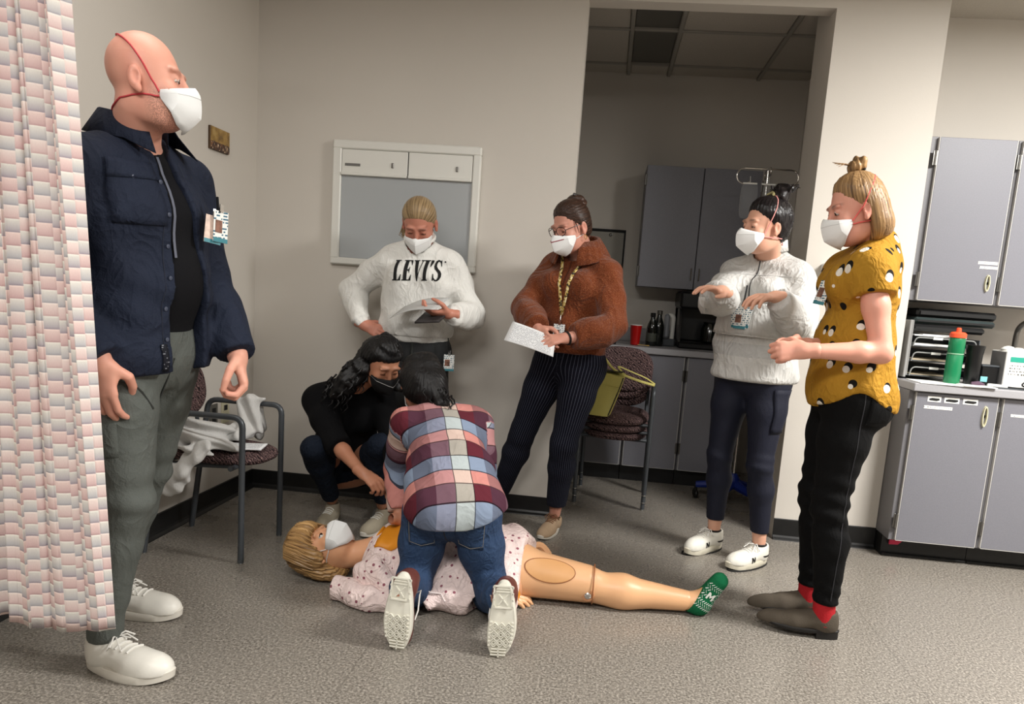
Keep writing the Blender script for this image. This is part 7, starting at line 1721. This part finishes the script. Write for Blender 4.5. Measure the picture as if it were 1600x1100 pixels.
# ================================================================== grey sweatshirt on the chair, its papers, the handbag
def build_hoodie():
    mh = cloth('grey_marl', (206, 205, 202), .92, fold=.3, bump=.4, var=.06)
    hd = empty('crumpled_sweatshirt', (-1.66, 2.84, .46), 'crumpled grey marl sweatshirt thrown over the arm chair', 'sweatshirt')
    def f(P):
        d = ell(P, (-1.69, 2.80, .50), (.13, .12, .07)); d = smin(d, elc(P, (-1.63, 2.68, .49), (-1.50, 2.72, .475), (0, 1, 0), .05, .03, .05, .02), .04)
        d = d - .018 * ridge(P, (.35, .55, 1), 95, 101, 1.6, 12) - .008 * wob(P, 30, 102); return smax(d, .455 - P[:, 2] - .02 * (P[:, 0] + 1.6), .006)
    blob('heap', f, (-1.88, 2.6, .42), (-1.4, 2.98, .64), .005, mh, hd)
    blob('hanging_sleeve', lambda P: smin(elc(P, (-1.57, 2.655, .50), (-1.66, 2.61, .385), (.75, 0, .65), .075, .022, .07, .024), elc(P, (-1.66, 2.61, .385), (-1.705, 2.60, .315), (.8, 0, .6), .07, .024, .05, .02), .02) - .005 * ridge(P, (.75, .2, .65), 85, 104) - .003 * wob(P, 40, 105), (-1.85, 2.53, .24), (-1.45, 2.76, .6), .005, mh, hd)
    blob('arm_drape', lambda P: smin(elc(P, (-1.565, 3.0, .635), (-1.565, 2.985, .50), (1, 0, 0), .055, .017, .06, .02), smin(elc(P, (-1.565, 3.035, .635), (-1.545, 3.05, .46), (1, 0, 0), .052, .014, .03, .016), elc(P, (-1.565, 2.985, .50), (-1.60, 2.88, .49), (1, .6, 0), .055, .02, .06, .03), .03), .03) - .007 * ridge(P, (1, .1, .35), 90, 106) - .003 * wob(P, 40, 107), (-1.72, 2.82, .42), (-1.44, 3.10, .68), .005, mh, hd)
build_hoodie()
sheet('booklet', [(-1.56, 2.74, .466), (-1.40, 2.78, .468), (-1.42, 2.88, .470), (-1.58, 2.84, .468)], M_TXT, 'white printed booklet lying on the arm chair seat', 'booklet', thick=.006)
def build_bag():
    mb = mat('yellow_leather', (206, 196, 110), .45, var=.05, vscale=12, bump=.15, bscale=120); md = mat('bag_zip', (44, 42, 30), .5)
    bg = empty('handbag', (-.0, 3.95, .56), 'pale yellow leather handbag standing on the top stacked chair', 'bag')
    P8 = []
    def bag(b):
        lo_ = [(-.075, 3.90, .553), (.052, 3.86, .553), (.075, 4.0, .56), (-.05, 4.05, .56)]; hi_ = [(-.03, 3.93, .795), (.12, 3.88, .775), (.14, 3.98, .79), (-.01, 4.02, .81)]
        rows = []
        for t in np.linspace(0, 1, 7):
            r = []
            for i in range(4):
                a0, b0 = np.array(lo_[i]) * (1 - t) + np.array(hi_[i]) * t, np.array(lo_[(i + 1) % 4]) * (1 - t) + np.array(hi_[(i + 1) % 4]) * t; cen = np.mean([np.array(q) for q in lo_], 0) * (1 - t) + np.mean([np.array(q) for q in hi_], 0) * t
                for s in np.linspace(0, 1, 6)[:-1]:
                    p_ = a0 * (1 - s) + b0 * s; p_ = p_ + (p_ - cen) * .06 * math.sin(PI * s) * math.sin(PI * t + .3) - (p_ - cen) * .10 * (1 - math.sin(PI * s)) ** 2; r.append(p_)
            rows.append(r)
        n = 20; b.add([q for r in rows for q in r], [(i * n + j, i * n + (j + 1) % n, (i + 1) * n + (j + 1) % n, (i + 1) * n + j) for i in range(6) for j in range(n)] + [tuple(range(n))[::-1], tuple(range(6 * n, 7 * n))])
    part('body', mb, bg, bag, True)
    part('edge_seam', md, bg, lambda b: b.tube([(.052, 3.8605, .56), (.075, 3.866, .63), (.098, 3.871, .70), (.119, 3.8775, .775)], .0035, 6), True)
    part('side_seam', mb, bg, lambda b: b.tube([(-.03, 3.925, .735), (.05, 3.888, .725), (.112, 3.873, .72)], .003, 6), True)
    part('opening', md, bg, lambda b: b.prism([(-.02, 3.935), (.11, 3.895), (.128, 3.975), (-.002, 4.008)], .80, .803))
    part('strap', mb, bg, lambda b: (b.tube(fillet([(-.01, 3.98, .80), (-.02, 3.97, .90), (.06, 3.95, .81), (.12, 3.93, .785), (.22, 3.95, .755), (.30, 3.99, .735)], .03), .007, 8, flat=.45)), True)
    part('strap', mb, bg, lambda b: (b.tube(fillet([(.12, 3.95, .79), (.08, 4.0, .83), (.16, 4.02, .80), (.25, 4.03, .77), (.305, 4.02, .738)], .03), .007, 8, flat=.45)), True)
build_bag()
tb_ = empty('drink_tumbler', (-.02, 4.06, .56), 'teal drink bottle standing behind the yellow handbag', 'bottle')
part('body', mat('teal_plastic', (38, 104, 98), .35), tb_, lambda b: b.lathe([(.03, 0), (.034, .006), (.036, .22), (.03, .26)], (-.03, 4.1, .60), 20), True)
part('lid', mat('teal_lid', (28, 80, 76), .4), tb_, lambda b: b.lathe([(.031, 0), (.033, .004), (.031, .03), (.02, .036)], (-.03, 4.1, .858), 18), True)
